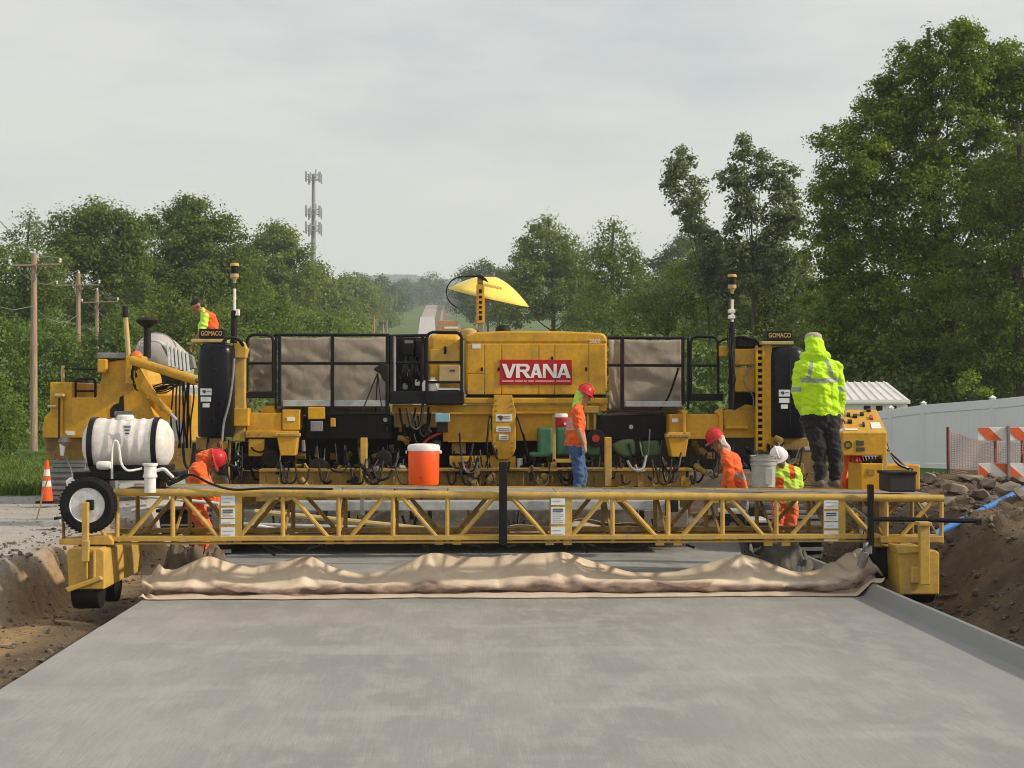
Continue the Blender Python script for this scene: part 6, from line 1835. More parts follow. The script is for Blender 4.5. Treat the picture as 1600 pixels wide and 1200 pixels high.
# ================================================================== rubble, pipe
CHUNK = ['flat broken concrete chunk behind the dark box on the bank', 'concrete chunk right below the barricade corner', 'broken slab piece at the foot of the pink netting', 'concrete chunk under the right part of the barricade', 'concrete chunk on the bank close to the bridge end', 'concrete chunk in the middle of the bank above the blue pipe', 'concrete chunk beside the upper end of the blue pipe', 'concrete chunk behind the right bogie stanchion', 'concrete chunk seen through the right truss end', 'concrete chunk above the blue pipe at the picture edge', 'small concrete chunk beside the lower end of the blue pipe', 'upright dirt caked chunk left of the first fence post', 'dirt caked chunk below the first fence post', 'small concrete chunk behind the right hand placard']
rubm = plain('concrete_rubble', (0.22, 0.185, 0.145), 0.9, 0.35, 5, bmp=0.6)
for k, (px, py, Y, sx, sy, sz, rz, tilt) in enumerate([(1492,765,22,.55,.4,.14,.3,.25),(1545,757,23,.6,.45,.16,1.1,-.2),(1515,748,25,.7,.4,.1,.1,.1),(1590,752,23,.5,.5,.2,.7,.35),(1480,785,21,.35,.3,.14,.5,-.3),(1530,775,21.5,.42,.3,.16,1.9,.3),(1575,770,22,.45,.4,.2,2.3,-.3),(1420,820,18.6,.34,.24,.14,.4,.2),(1440,795,19,.4,.22,.12,1.0,-.2),(1595,775,19.5,.35,.3,.16,.2,.3),(1460,822,18.8,.3,.22,.12,2.0,.25),(1425,742,24,.4,.34,.26,.6,.2),(1452,752,24,.4,.3,.2,1.2,.2),(1335,800,19.2,.3,.2,.1,.8,.1)]):
    c = W(px, py, Y)
    c = hit(px, py, 0.05); Y = c.y; z = c.z + sz*0.2
    rr = random.Random(300+k)
    bm = bmesh.new()
    for q in range(22):
        d = Vector((rr.gauss(0,1), rr.gauss(0,1), rr.gauss(0,1))).normalized()
        m_ = max(abs(d.x), abs(d.y), abs(d.z)); d = d/(m_**0.75)*rr.uniform(0.8, 1.1)
        bm.verts.new((d.x*sx*0.36, d.y*sy*0.36, d.z*sz*0.5))
    hl = bmesh.ops.convex_hull(bm, input=bm.verts[:])
    bmesh.ops.delete(bm, geom=[g for g in hl['geom_interior'] if isinstance(g, bmesh.types.BMVert)], context='VERTS')
    me_ = bpy.data.meshes.new('concrete_chunk'); bm.to_mesh(me_); bm.free(); me_.materials.append(rubm)
    o = bpy.data.objects.new('concrete_chunk', me_); COL.objects.link(o)
    o.location = (c.x, Y, z); o.rotation_euler = (tilt, tilt*0.6, rz)
    tag(o, CHUNK[k], 'rubble', 'broken concrete chunks on the right bank')
pi = thing('water_pipe', tuple(W(1530, 805, 20)), 'long blue plastic pipe slanting up the dirt bank at right', 'pipe')
ph = [hit(1470+k*14, 833-k*7.05, 0.02) for k in range(11)]
pA, pB = W(1456, 841, 18.6), hit(1604, 766, 0.05)
pipe = [pA+(pB-pA)*(k/10) for k in range(15)]
up_ = max(0.0, max(gz(q.x, q.y)+0.03-q.z for q in pipe[2:]))
MB().tube([q+Vector((0,0,up_*0.35)) for q in pipe], 0.045, 14).build('pipe_wall', Mt['bluepipe'], pi, smooth=True)
MB().tube([pipe[5]+Vector((0,0,up_*0.35)), pipe[5]+(pB-pA).normalized()*0.14+Vector((0,0,up_*0.35))], 0.056, 14).build('coupling', Mt['bluepipe'], pi, smooth=True)

# ================================================================== small far things
YV = 800.0
c = W(626, 474, YV); zg = gz(c.x, YV)
bt = thing('box_truck', (c.x, YV, zg), 'tiny white box truck parked beside the far hill road', 'truck')
MB().box((c.x-1.9, YV, zg+0.9), (c.x+1.9, YV+7, zg+4.4)).build('cargo_box', Mt['white'], bt, bevel=0.05)
MB().box((c.x-1.0, YV+5.05, zg+0.7), (c.x+1.0, YV+6.8, zg+2.6)).build('cab', Mt['white'], bt, bevel=0.15)
MB().box((c.x-1.1, YV-0.1, zg+0.6), (c.x+1.1, YV, zg+0.9)).build('bumper', Mt['dark'], bt)
for s_ in (-1, 1):
    for yo in (1.0, 5.6):
        MB().cyl((c.x+s_*1.1, YV+yo, zg+0.45), (c.x+s_*0.8, YV+yo, zg+0.45), 0.45, n=14).build('wheel', Mt['rubber'], bt)
for k, (px, yt, Y) in enumerate(((566,512,150),(584,494,190),(598,506,185),(604,500,200),(612,460,430),(620,455,440))):
    a = W(px, yt, Y); z0 = gz(a.x, Y)
    ln = min(a.z-z0, 4.5)
    o = MB().tube([(a.x, Y, a.z-ln), (a.x+0.03, Y, a.z)], 0.12, 6).build('roadside_post', mwd)
    tag(o, ['leftmost', 'second', 'third', 'fourth', 'fifth', 'rightmost and farthest'][k]+' pale wooden post in the row left of the far road', 'post', 'pale posts left of the far road')

nb = thing('netting_roll', tuple(W(1334, 764, 19.2)), 'rolled red and orange safety netting standing beside the yellow console', 'netting')
for k in range(7):
    rr = random.Random(400+k)
    x = 1323+k*3.6
    MB().tube(catmull([W(x,766,19.2+rr.uniform(-.1,.1)), W(x+rr.uniform(-3,3),750,19.1), W(x+rr.uniform(-4,4),732,19.2), W(x+rr.uniform(-3,3),712,19.25)]), 0.045+0.02*rr.random(), 7).build('net_fold', Mt['redglaze'] if k % 2 else Mt['orange'], nb, smooth=True)

for a, b_, lab in (((196,772),(342,787),'long white finishing pole slanting behind the left truss'),((206,798),(272,787),'short white pole rising left of the bent worker')):
    o = MB().tube([W(*a, 18.7), W(*b_, 18.6)], 0.022, 8).build('finishing_pole', Mt['white'], None, smooth=True); tag(o, lab, 'pole')
tb = thing('tool_tub', tuple(W(285, 838, 18.9)), 'dark navy tub behind the left truss beside the bent worker', 'tub')
PP(tb, 'tub_body', [(246,800),(306,800),(300,838),(252,838)], 18.95, 0.5, Mt['navy'], 0.03)
PB(tb, 'tub_rim', 243, 796, 309, 801, 18.9, 0.6, Mt['dark'], 0.01)
PB(tb, 'tub_stripe', 252, 819, 302, 822, 18.94, 0.02, Mt['galv'], 0.003)

def heap(name, px0, px1, pyb, h, Y, d, mat, lab, seed):
    a = W(px0, pyb, Y); b_ = W(px1, pyb, Y)
    n, m_ = 44, 20; vs = []
    cx = (a.x+b_.x)/2; rx = (b_.x-a.x)/2
    for i in range(n+1):
        for j in range(m_+1):
            u = -1+2*i/n; v = -1+2*j/m_
            x = cx+u*rx; y = Y+d/2+v*d/2
            e = max(0.0, 1-(abs(u)**2.2+abs(v)**2.2))
            q = float(fbm(np.array([x*4.0+seed]), np.array([y*4.0]), 4, seed)[0]); q2 = float(fbm(np.array([x*13.0]), np.array([y*13.0+seed]), 3, seed+5)[0])
            vs.append((x, y, a.z-0.05+ (e**0.5)*h*(0.75+1.1*q)+0.13*q2*(e > 0)))
    fs = [(i*(m_+1)+j, (i+1)*(m_+1)+j, (i+1)*(m_+1)+j+1, i*(m_+1)+j+1) for i in range(n) for j in range(m_)]
    o = MB().add(vs, fs).build(name, mat, None, smooth=True, auto=60)
    return tag(o, lab, 'heap')
heap('concrete_heap', 1165, 1284, 893, 0.42, 18.9, 0.9, plain('wet_concrete_spill', (0.10, 0.098, 0.085), 0.8, 0.4, 7, bmp=0.8), 'dark heap of spilled concrete below the truss by the white hard hat', 3)
heap('dirt_heap', 248, 345, 884, 0.34, 18.4, 0.8, Mt['clod'], 'small brown dirt heap below the truss at the bent worker', 7)
# ================================================================== people
def capsule(mb, a, b, ra, rb, n=14, m=5):
    a = Vector(a); b = Vector(b); d = b-a; L = d.length
    if L < 1e-5: d = Vector((0,0,1))
    d.normalize()
    prof = []
    for k in range(m+1):
        t = math.pi/2*k/m
        prof.append((max(1e-4, ra*math.sin(t)), -ra*math.cos(t)))
    for k in range(m+1):
        t = math.pi/2*k/m
        prof.append((max(1e-4, rb*math.cos(t)), L+rb*math.sin(t)))
    mb.lathe(prof, a, d, n)

SKIN = plain('skin', (0.42, 0.235, 0.155), 0.5, 0.08, 20, bmp=0)
SKIN2 = plain('skin_tanned', (0.30, 0.15, 0.09), 0.5, 0.08, 20, bmp=0)
HAIR = plain('dark_hair', (0.012, 0.01, 0.009), 0.6, 0.3, 30)
HIVIS = cloth_mat('hi_vis_yellow', (0.50, 0.82, 0.02), 0.10, 0.9)
HIVIS2 = cloth_mat('hi_vis_lime', (0.52, 0.80, 0.10), 0.06, 0.5)
ORNG = cloth_mat('hi_vis_orange', (0.78, 0.125, 0.025), 0.16, 0.9)
ORNG2 = cloth_mat('orange_trousers', (0.76, 0.155, 0.05), 0.16, 0.9)
BLKP = cloth_mat('black_trousers', (0.022, 0.021, 0.023), 0.25, 0.8)
JEAN = cloth_mat('blue_jeans', (0.055, 0.10, 0.22), 0.3, 0.7)
BOOT = plain('work_boot', (0.16, 0.13, 0.10), 0.8, 0.3)
REFL = plain('reflective_tape', (0.30, 0.34, 0.32), 0.45, 0.1)
REDH = plain('red_hard_hat', (0.55, 0.025, 0.03), 0.35, 0.06)
WHTH = plain('white_hard_hat', (0.8, 0.8, 0.8), 0.35, 0.04)
MAROON = cloth_mat('maroon_shadow_cloth', (0.25, 0.03, 0.05))
GLOVE = plain('glove', (0.5, 0.32, 0.08), 0.8, 0.2)

def person(J, fwd, mats, label, hat=None, bulk=1.0, repaint=None, voxel=0.0085, skin=None, name='person', hood=None, glove=False, extra=None):
    """J: joints in world space. fwd: direction the face looks. mats: shirt, pants, sleeve ('long'/'short')"""
    skin = skin or SKIN
    P = []   # a, b, ra, rb, slot
    slots = {'skin': skin, 'shirt': mats['shirt'], 'pants': mats['pants'], 'boot': BOOT, 'hair': mats.get('hair', HAIR), 'sleeve': mats.get('sleeve', mats['shirt']), 'hood': mats.get('hood', mats['shirt']), 'glove': GLOVE, 'tape': REFL, 'x1': mats.get('x1', REFL), 'x2': mats.get('x2', REFL)}
    names = list(slots)
    def c(a, b, ra, rb, s): P.append((Vector(a), Vector(b), ra, rb, names.index(s)))
    pe, ch, nk, hd = J['pelvis'], J['chest'], J['neck'], J['head']
    sl, sr = J['sh_l'], J['sh_r']
    side = (sr-sl).normalized()
    B = bulk
    hipw = (J['hip_r']-J['hip_l']).length/2
    for k in (-1, -0.45, 0, 0.45, 1):
        w0 = hipw*0.95*k; w1 = (sr-sl).length/2*0.62*k
        c(pe+side*w0*1.0+ (ch-pe)*0.10, ch+side*w1, 0.118*B, 0.118*B, 'shirt')
        c(pe+side*w0*0.85-(ch-pe)*0.04, pe+side*w0*0.85+(ch-pe)*0.1, 0.108*B, 0.108*B, 'pants')
    c(sl*0.86+sr*0.14, sr*0.86+sl*0.14, 0.085*B, 0.085*B, 'shirt')
    c(ch, nk, 0.10*B, 0.062, 'shirt')
    up = (hd-nk).normalized()
    f = Vector(fwd); f = (f-up*f.dot(up)).normalized()
    rgt = f.cross(up).normalized()
    c(nk-up*0.03, hd-up*0.02, 0.056, 0.055, 'skin')
    c(hd-up*0.065+f*0.035, hd+up*0.0+f*0.02, 0.058, 0.078, 'skin')       # jaw
    c(hd+up*0.03+f*0.012, hd+up*0.045-f*0.022, 0.088, 0.086, 'skin')     # skull
    c(hd+f*0.096+up*0.01, hd+f*0.112-up*0.022, 0.010, 0.015, 'skin')     # nose
    c(hd+f*0.082-up*0.055+rgt*0.018, hd+f*0.082-up*0.055-rgt*0.018, 0.012, 0.012, 'skin')  # mouth
    c(hd+f*0.07-up*0.10, hd+f*0.07-up*0.095, 0.024, 0.024, 'skin')       # chin
    for s_ in (-1, 1):
        c(hd+rgt*s_*0.088+up*0.0, hd+rgt*s_*0.09-up*0.025, 0.02, 0.014, 'skin')
        c(hd+f*0.078+rgt*s_*0.032+up*0.024, hd+f*0.086+rgt*s_*0.03+up*0.022, 0.012, 0.012, 'skin')
    if mats.get('hairy', True):
        c(hd+up*0.06-f*0.01, hd+up*0.06-f*0.035, 0.09, 0.088, 'hair')
        c(hd+up*0.0-f*0.05, hd+up*0.05-f*0.045, 0.068, 0.078, 'hair')
    for q_ in (sl, sr): c(nk-up*0.02, q_*0.8+nk*0.2, 0.06*B, 0.07*B, 'shirt')
    long_ = mats.get('long', True)
    for q in ('l', 'r'):
        sh, el, wr = J['sh_'+q], J['el_'+q], J['wr_'+q]
        if long_:
            c(sh, el, 0.078*B, 0.062*B, 'sleeve'); c(el, el+(wr-el)*0.92, 0.062*B, 0.05*B, 'sleeve')
            c(el+(wr-el)*0.85, wr, 0.036, 0.032, 'skin')
        else:
            mid = sh+(el-sh)*0.72
            c(sh, mid, 0.078*B, 0.072*B, 'sleeve'); c(mid, el, 0.05, 0.044, 'skin'); c(el, wr, 0.045, 0.031, 'skin')
        hs = 'glove' if glove else 'skin'
        hdir = J.get('hd_'+q, (wr-el)).normalized()
        pal = hdir.cross(side if abs(hdir.dot(side)) < 0.9 else up).normalized()
        pal = J.get('pal_'+q, pal)
        acr = hdir.cross(pal).normalized()
        k0 = wr+hdir*0.035; 
        for s_ in (-0.026, -0.009, 0.009, 0.026):
            c(wr+hdir*0.01+acr*s_*0.6, wr+hdir*0.085+acr*s_, 0.016, 0.0125, hs)
        curl = pal*0.5
        for s_, ln in ((-0.030, 0.062), (-0.010, 0.075), (0.010, 0.079), (0.030, 0.07)):
            a = wr+hdir*0.085+acr*s_; m1 = a+(hdir+curl*0.45).normalized()*ln*0.5; m2 = m1+(hdir*0.55+pal).normalized()*ln*0.55
            c(a, m1, 0.0105, 0.010, hs); c(m1, m2, 0.010, 0.0085, hs)
        ta = wr+hdir*0.03-acr*0.028; tb = ta-acr*0.035+hdir*0.035; tc = tb+hdir*0.032+pal*0.012
        c(ta, tb, 0.014, 0.012, hs); c(tb, tc, 0.012, 0.010, hs)
        hp, kn, an = J['hip_'+q], J['kn_'+q], J['an_'+q]
        pb = mats.get('pbulk', 1.0)
        c(hp, kn, 0.102*pb, 0.074*pb, 'pants'); c(kn, an+(kn-an)*0.1, 0.074*pb, 0.058*pb, 'pants')
        ff = Vector(J.get('foot', f)); ff.z = 0; ff.normalize()
        c(an, an-Vector((0,0,0.03)), 0.046, 0.05, 'boot')
        c(an-Vector((0,0,0.045))-ff*0.045, an-Vector((0,0,0.05))+ff*0.145, 0.045, 0.04, 'boot')
        c(an-Vector((0,0,0.055))-ff*0.03, an-Vector((0,0,0.058))+ff*0.13, 0.04, 0.04, 'boot')
    if extra: extra(c, J, f, up, rgt)
    base = (J['an_l']+J['an_r'])/2 - Vector((0,0,0.1))
    t = thing(name, tuple(base), label, 'person', 'road workers')
    mb = MB()
    for a, b, ra, rb, s in P: capsule(mb, a, b, ra, rb)
    me = bpy.data.meshes.new('tmp'); me.from_pydata(mb.v, [], mb.f)
    o = bpy.data.objects.new('tmp', me); COL.objects.link(o)
    r = o.modifiers.new('r', 'REMESH'); r.mode = 'VOXEL'; r.voxel_size = voxel; r.use_smooth_shade = True
    s = o.modifiers.new('s', 'SMOOTH'); s.factor = 0.5; s.iterations = 3
    dg = bpy.context.evaluated_depsgraph_get(); dg.update()
    bm_ = bpy.data.meshes.new_from_object(o.evaluated_get(dg))
    bpy.data.objects.remove(o); bpy.data.meshes.remove(me)
    nv = len(bm_.vertices); co = np.empty(nv*3); bm_.vertices.foreach_get('co', co); co = co.reshape(-1, 3)
    nf = len(bm_.polygons); fc = np.empty(nf*3); bm_.polygons.foreach_get('center', fc); fc = fc.reshape(-1, 3)
    def field(X):
        best = np.full(len(X), 1e9); idx = np.zeros(len(X), int)
        for a, b, ra, rb, s_ in P:
            a_ = np.array(a); ab = np.array(b)-a_; l2 = max(1e-9, ab.dot(ab))
            tt = np.clip((X-a_)@ab/l2, 0, 1)
            d_ = np.linalg.norm(X-a_-tt[:, None]*ab, axis=1)-(ra+(rb-ra)*tt)
            m_ = d_ < best; best[m_] = d_[m_]; idx[m_] = s_
        return idx
    sl_f = field(fc)
    # cloth folds
    sv = field(co)
    clothy = np.isin(sv, [names.index(q) for q in ('shirt', 'pants', 'sleeve', 'hood', 'x1', 'x2')])
    nrm = np.empty(nv*3); bm_.vertices.foreach_get('normal', nrm); nrm = nrm.reshape(-1, 3)
    wz = 0.028*fbm(co[:,0]*9+co[:,2]*7+base.x*3, co[:,2]*13+co[:,1]*6, 3, 7) + 0.016*vnoise(co[:,2]*26+co[:,0]*9, co[:,0]*13-co[:,1]*11, 8)
    co = co + nrm*(wz*clothy)[:, None]
    bm_.vertices.foreach_set('co', co.ravel())
    if 'hem' in mats:      # clean hem: shirt above, trousers below
        tr = np.isin(sl_f, [names.index('shirt'), names.index('pants')])
        hz_ = mats['hem'] + 0.012*np.sin(fc[:,0]*31+fc[:,1]*17)
        sl_f = np.where(tr, np.where(fc[:,2] > hz_, names.index('shirt'), names.index('pants')), sl_f)
    if repaint: sl_f = repaint(fc, sl_f, names, J)
    bm_.materials.clear()
    for q in names: bm_.materials.append(slots[q])
    bm_.polygons.foreach_set('material_index', sl_f.astype(np.int32))
    bm_.polygons.foreach_set('use_smooth', np.ones(nf, bool))
    bm_.name = 'body'
    put(bpy.data.objects.new('body', bm_), t)
    eye = plain('eye', (0.02, 0.015, 0.012), 0.2, 0.1) if 'eye' not in Mt else Mt['eye']
    Mt['eye'] = eye
    for s_ in (-1, 1):
        mb = MB(); capsule(mb, hd+f*0.092+rgt*s_*0.031+up*0.014, hd+f*0.0925+rgt*s_*0.031+up*0.014, 0.010, 0.010, 10, 4)
        mb.build('eye', eye, t, smooth=True)
    if hat is not None:
        o_ = hd+up*0.062-f*0.005
        R_ = 0.118
        pr = [(R_*1.02, -0.005)]+[(R_*math.cos(k*math.pi/16), R_*1.05*math.sin(k*math.pi/16)) for k in range(0, 9)]
        pr[-1] = (0.0, R_*1.05)
        hm_ = MB().lathe(pr, o_, up, 26, False).build('hard_hat', hat, t, smooth=True)
        so_ = hm_.modifiers.new('t', 'SOLIDIFY'); so_.thickness = 0.006
        vs = []; fs = []; n = 26
        for k in range(n):
            a = 2*math.pi*k/n
            dr = f*math.cos(a)+rgt*math.sin(a)
            out_ = R_+0.012+0.045*max(0, math.cos(a))**1.5
            vs += [o_+dr*R_*0.98, o_+dr*out_-up*0.012, o_+dr*out_-up*0.018, o_+dr*R_*0.98-up*0.008]
        for k in range(n):
            k2 = (k+1)%n
            for j in range(4): fs.append((4*k+j, 4*k2+j, 4*k2+(j+1)%4, 4*k+(j+1)%4))
        MB().add(vs, fs).build('brim', hat, hm_, smooth=True)
        MB().tube([o_+f*R_*math.cos(q)*1.03+up*R_*1.08*math.sin(q) for q in np.linspace(0.25, 2.9, 10)], 0.012, 6).build('ridge', hat, hm_, smooth=True)
    return t

def PJ(**kw):
    return {k: (W(*v) if len(v) == 3 else Vector(v)) for k, v in kw.items()}

# 1 big man in hi-vis jacket on the bridge deck, back to the camera
Y0 = 17.55
def rp1(fc, s, names, J):
    sh = (s == names.index('shirt')); sv = (s == names.index('sleeve'))
    z1 = W(1275, 592, Y0).z; z0 = W(1275, 599, Y0).z
    t = names.index('tape')
    dx = (fc[:,0]-J['chest'].x)
    zz = fc[:,2] - 0.05*np.abs(dx)
    back = fc[:,1] < Y0+0.25
    s = s.copy()
    s[sh & (zz > z0-0.0) & (zz < z1)] = t
    zs1 = W(1240, 604, Y0).z; zs0 = W(1240, 612, Y0).z
    s[sv & (fc[:,2] > zs0) & (fc[:,2] < zs1)] = t
    top = W(1275, 563, Y0).z
    for q in (-0.135, 0.15):
        lean = q*(1 + 0.35*(fc[:,2]-z1)/(top-z1)*-1)
        s[sh & back & (np.abs(dx-lean) < 0.024) & (fc[:,2] > z0) & (fc[:,2] < W(1275,556,Y0).z)] = t
    return s
def hood1(c, J, f, up, rgt):
    h = J['neck']+up*0.02
    for k in range(7):
        a = math.pi*(0.0+k/6)
        p = h - f*0.06*math.sin(a)*1.3 + rgt*0.125*math.cos(a)+up*(0.02-0.03*math.sin(a))
        a2 = math.pi*((k+1)/6)
        p2 = h - f*0.06*math.sin(a2)*1.3 + rgt*0.125*math.cos(a2)+up*(0.02-0.03*math.sin(a2))
        if k < 6: c(p, p2, 0.062, 0.062, 'hood')
    c(J['head']-f*0.04-up*0.07, J['head']-f*0.035+up*0.045, 0.125, 0.112, 'hood')
    c(J['chest']+up*0.0-Vector((0,0,.05)), J['pelvis']+Vector((0,0,.0)), 0.16, 0.175, 'shirt')
    for s_ in (-1, 1):
        c(J['pelvis']+rgt*s_*0.13+Vector((0,0,.3)), J['pelvis']+rgt*s_*0.13+Vector((0,0,.0)), 0.12, 0.13, 'shirt')
person(PJ(pelvis=(1282,652,Y0+.02), chest=(1277,580,Y0-.02), neck=(1275,561,Y0), head=(1271,542,Y0+.06),
          sh_l=(1251,575,Y0), el_l=(1245,612,Y0-.02), wr_l=(1256,650,Y0+.10), sh_r=(1305,575,Y0), el_r=(1313,612,Y0-.02), wr_r=(1312,650,Y0+.06),
          hip_l=(1268,655,Y0), kn_l=(1280,706,Y0-.03), an_l=(1281,749,Y0), hip_r=(1295,655,Y0), kn_r=(1304,706,Y0-.02), an_r=(1305,749,Y0+.05)),
       (-0.15, 1, -0.25), dict(hem=W(1280,648,Y0).z, shirt=HIVIS, pants=BLKP, hairy=False, pbulk=1.22, hood=HIVIS, sleeve=HIVIS), 'man in bright yellow hi-vis jacket and black trousers standing on the bridge', None, 1.1, rp1, hood=True, extra=hood1, skin=SKIN2)
t = bpy.data.objects['person']
cp = W(1271, 533.5, Y0+.06)
MB().lathe([(0.10,0.02),(0.105,0.04),(0.095,0.08),(0.055,0.105),(0,0.112)], cp, (0,0.1,1), 24).build('cap', plain('tan_cap', (0.42,0.36,0.30), 0.8, 0.1), t, smooth=True)

# 2 side view, orange shirt, red hard hat, jeans, on the paver's rear walkway
Y2 = 21.8
def rp2(fc, s, names, J):
    s = s.copy(); sh = s == names.index('shirt')
    z1 = W(900, 660, Y2).z; z0 = W(900, 672, Y2).z
    s[sh & (fc[:,0] < W(897,660,Y2).x) & (fc[:,2] < W(897,652,Y2).z) & (fc[:,2] > W(897,672,Y2).z)] = names.index('x1')
    return s
def nape2(c, J, f, up, rgt):
    c(J['head']-f*0.055+up*0.03, J['neck']-f*0.03-up*0.02, 0.075, 0.08, 'x2')
    c(J['chest']-Vector((0,0,.05)), J['pelvis']+Vector((-.02,0,.02)), 0.14, 0.15, 'shirt')
person(PJ(pelvis=(900,694,Y2), chest=(900,652,Y2), neck=(905,632,Y2), head=(912,619,Y2),
          sh_l=(904,645,Y2+.2), el_l=(909,672,Y2+.22), wr_l=(914,693,Y2+.16), sh_r=(900,645,Y2-.2), el_r=(904,672,Y2-.23), wr_r=(912,694,Y2-.2),
          hip_l=(901,698,Y2+.1), kn_l=(910,742,Y2+.1), an_l=(906,779,Y2+.1), hip_r=(899,698,Y2-.1), kn_r=(905,742,Y2-.1), an_r=(900,780,Y2-.1)),
       (1, -0.12, -0.65), dict(hem=W(900,697,Y2).z, shirt=ORNG, pants=JEAN, long=False, hairy=False, x1=plain('pale_tape', (0.62,0.36,0.3), 0.5), x2=HIVIS2), 'worker in orange shirt, jeans and red hard hat seen from the side', REDH, 1.0, rp2, extra=nape2)

# 3 left worker bending forward, orange trousers
Y3 = 18.9
def rp3(fc, s, names, J):
    s = s.copy(); sh = s == names.index('shirt')
    zz = fc[:,2]-0.3*(fc[:,0]-J['chest'].x)
    s[sh & (zz > W(308,758,Y3).z) & (zz < W(308,751,Y3).z)] = names.index('tape')
    return s
person(PJ(pelvis=(304,782,Y3), chest=(312,735,Y3), neck=(318,721,Y3), head=(330,718,Y3),
          sh_l=(316,735,Y3+.2), el_l=(328,762,Y3+.22), wr_l=(340,784,Y3+.15), sh_r=(308,735,Y3-.2), el_r=(318,765,Y3-.24), wr_r=(334,784,Y3-.2),
          hip_l=(306,788,Y3+.1), kn_l=(318,826,Y3+.1), an_l=(308,874,Y3+.1), hip_r=(304,788,Y3-.1), kn_r=(322,826,Y3-.12), an_r=(314,876,Y3-.1)),
       (0.8, -0.1, -0.9), dict(shirt=ORNG, pants=ORNG2, sleeve=ORNG, hood=ORNG, hairy=False, pbulk=1.15), 'worker in orange bending down behind the left truss in red hard hat', REDH, 1.0, rp3, skin=SKIN2,
       extra=lambda c, J, f, up, rgt: (c(J['head']-f*0.04, J['neck']-f*0.03, 0.098, 0.10, 'hood')))

# 4 right worker leaning left with red hard hat
Y4 = 19.6
def rp4(fc, s, names, J):
    s = s.copy(); sh = s == names.index('shirt')
    s[sh & (fc[:,0] < W(1139,735,Y4).x) & (fc[:,2] < W(1139,722,Y4).z)] = names.index('x1')
    zz = fc[:,2]+0.25*(fc[:,0]-J['chest'].x)
    s[sh & (zz > W(1150,744,Y4).z) & (zz < W(1150,737,Y4).z)] = names.index('tape')
    return s
person(PJ(pelvis=(1156,775,Y4), chest=(1142,722,Y4), neck=(1131,704,Y4), head=(1121,690,Y4),
          sh_l=(1136,719,Y4-.2), el_l=(1140,752,Y4-.24), wr_l=(1150,774,Y4-.3), sh_r=(1142,715,Y4+.2), el_r=(1136,750,Y4+.24), wr_r=(1130,772,Y4+.2),
          hip_l=(1155,780,Y4-.1), kn_l=(1160,826,Y4-.1), an_l=(1166,872,Y4-.1), hip_r=(1158,780,Y4+.1), kn_r=(1162,826,Y4+.1), an_r=(1170,870,Y4+.1)),
       (-0.85, -0.15, -0.75), dict(shirt=ORNG, pants=plain('grey_trousers', (0.20,0.19,0.20), 0.9, 0.2), long=True, hairy=False, x1=plain('mauve_panel', (0.20,0.10,0.12), 0.9), hood=plain('grey_beard', (0.55,0.5,0.46), 0.9)), 'worker in orange shirt leaning left in faded red hard hat', REDH, 1.0, rp4, skin=SKIN2,
       extra=lambda c, J, f, up, rgt: (c(J['head']-f*0.05+up*0.0, J['neck']-f*0.03, 0.07, 0.07, 'hood')))

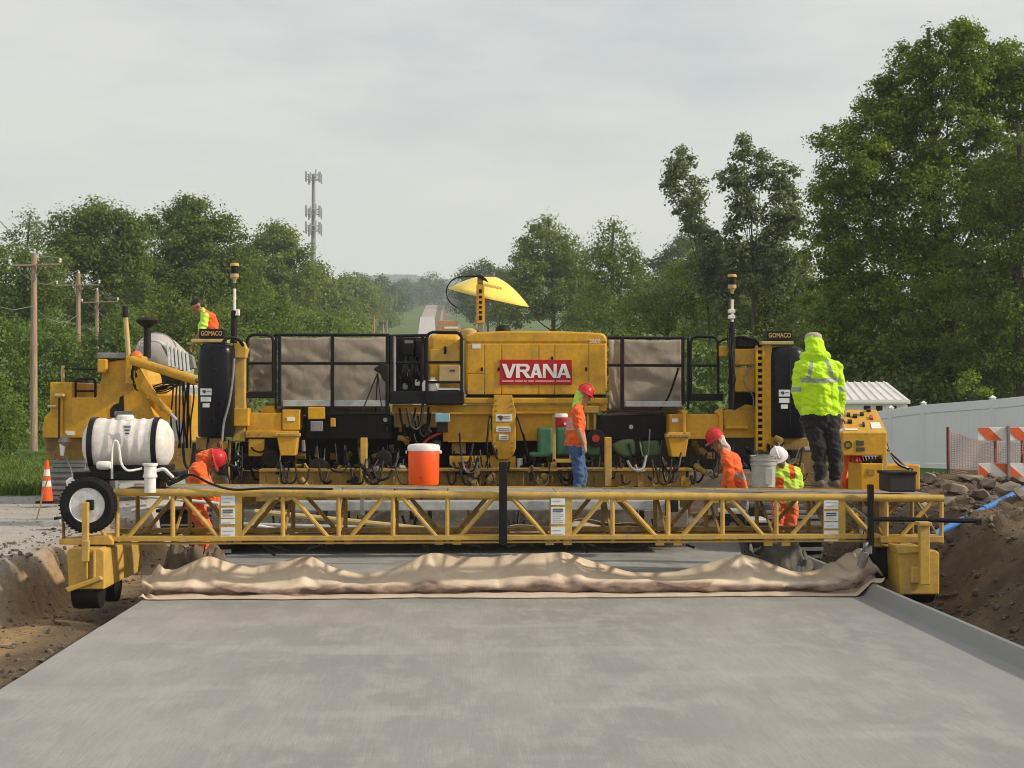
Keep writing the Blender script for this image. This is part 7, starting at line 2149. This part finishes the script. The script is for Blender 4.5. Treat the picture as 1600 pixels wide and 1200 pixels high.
# 5 worker with white hard hat facing the camera
Y5 = 20.4
def rp5(fc, s, names, J):
    s = s.copy(); sh = s == names.index('shirt')
    dx = fc[:,0]-J['chest'].x
    s[sh & (np.abs(dx-0.07) < 0.035) & (fc[:,2] > W(1220,748,Y5).z)] = names.index('x1')
    s[sh & (dx < -0.05) & (fc[:,2] < W(1220,745,Y5).z)] = names.index('x2')
    return s
person(PJ(pelvis=(1226,785,Y5), chest=(1228,742,Y5), neck=(1222,726,Y5), head=(1218,716,Y5-.06),
          sh_l=(1245,738,Y5), el_l=(1250,764,Y5-.02), wr_l=(1242,782,Y5-.15), sh_r=(1210,738,Y5), el_r=(1205,764,Y5-.05), wr_r=(1212,782,Y5-.2),
          hip_l=(1236,790,Y5), kn_l=(1236,832,Y5-.05), an_l=(1236,866,Y5), hip_r=(1218,790,Y5), kn_r=(1216,832,Y5-.05), an_r=(1216,866,Y5)),
       (-0.1, -1, -0.35), dict(shirt=HIVIS2, pants=ORNG2, long=False, hairy=True, x1=ORNG, x2=ORNG), 'worker in lime shirt and white hard hat facing the camera behind the bucket', WHTH, 0.95, rp5, skin=SKIN2)

# 6 dark-haired worker sitting bent over on the paver's left leg
Y6 = 23.9
def rp6(fc, s, names, J):
    s = s.copy(); sh = np.isin(s, [names.index('shirt')])
    s[sh & (fc[:,0] < W(322,500,Y6).x)] = names.index('x1')
    return s
person(PJ(pelvis=(335,530,Y6), chest=(327,498,Y6), neck=(317,486,Y6), head=(310,480,Y6),
          sh_l=(321,496,Y6-.2), el_l=(313,521,Y6-.24), wr_l=(303,536,Y6-.2), sh_r=(323,494,Y6+.2), el_r=(316,519,Y6+.24), wr_r=(306,534,Y6+.2),
          hip_l=(334,536,Y6-.1), kn_l=(318,552,Y6-.12), an_l=(322,590,Y6-.1), hip_r=(336,536,Y6+.1), kn_r=(320,552,Y6+.12), an_r=(324,590,Y6+.1)),
       (-0.85, -0.3, -0.75), dict(shirt=ORNG, pants=plain('tan_trousers', (0.30,0.2,0.17), 0.9, 0.2), sleeve=HIVIS2, x1=HIVIS2, long=False, hairy=True), 'dark-haired worker in lime and orange vest bent over on top of the paver', None, 0.95, rp6, skin=SKIN2)
# ------------------------------------------------------------------ haze
hm = bpy.data.materials.new('haze_air'); hm.use_nodes = True
hn = hm.node_tree; hn.nodes.clear()
ho = hn.nodes.new('ShaderNodeOutputMaterial')
hv = hn.nodes.new('ShaderNodeVolumePrincipled')
hv.inputs['Color'].default_value = (0.86, 0.94, 1.0, 1)
hv.inputs['Density'].default_value = 0.00033
hv.inputs['Anisotropy'].default_value = 0.2
hn.links.new(hv.outputs['Volume'], ho.inputs['Volume'])
haze = MB().box((-2000, -120, -60), (2000, 2900, 250)).build('haze', hm)
tag(haze, 'pale summer haze in the air', 'haze', kind='stuff')
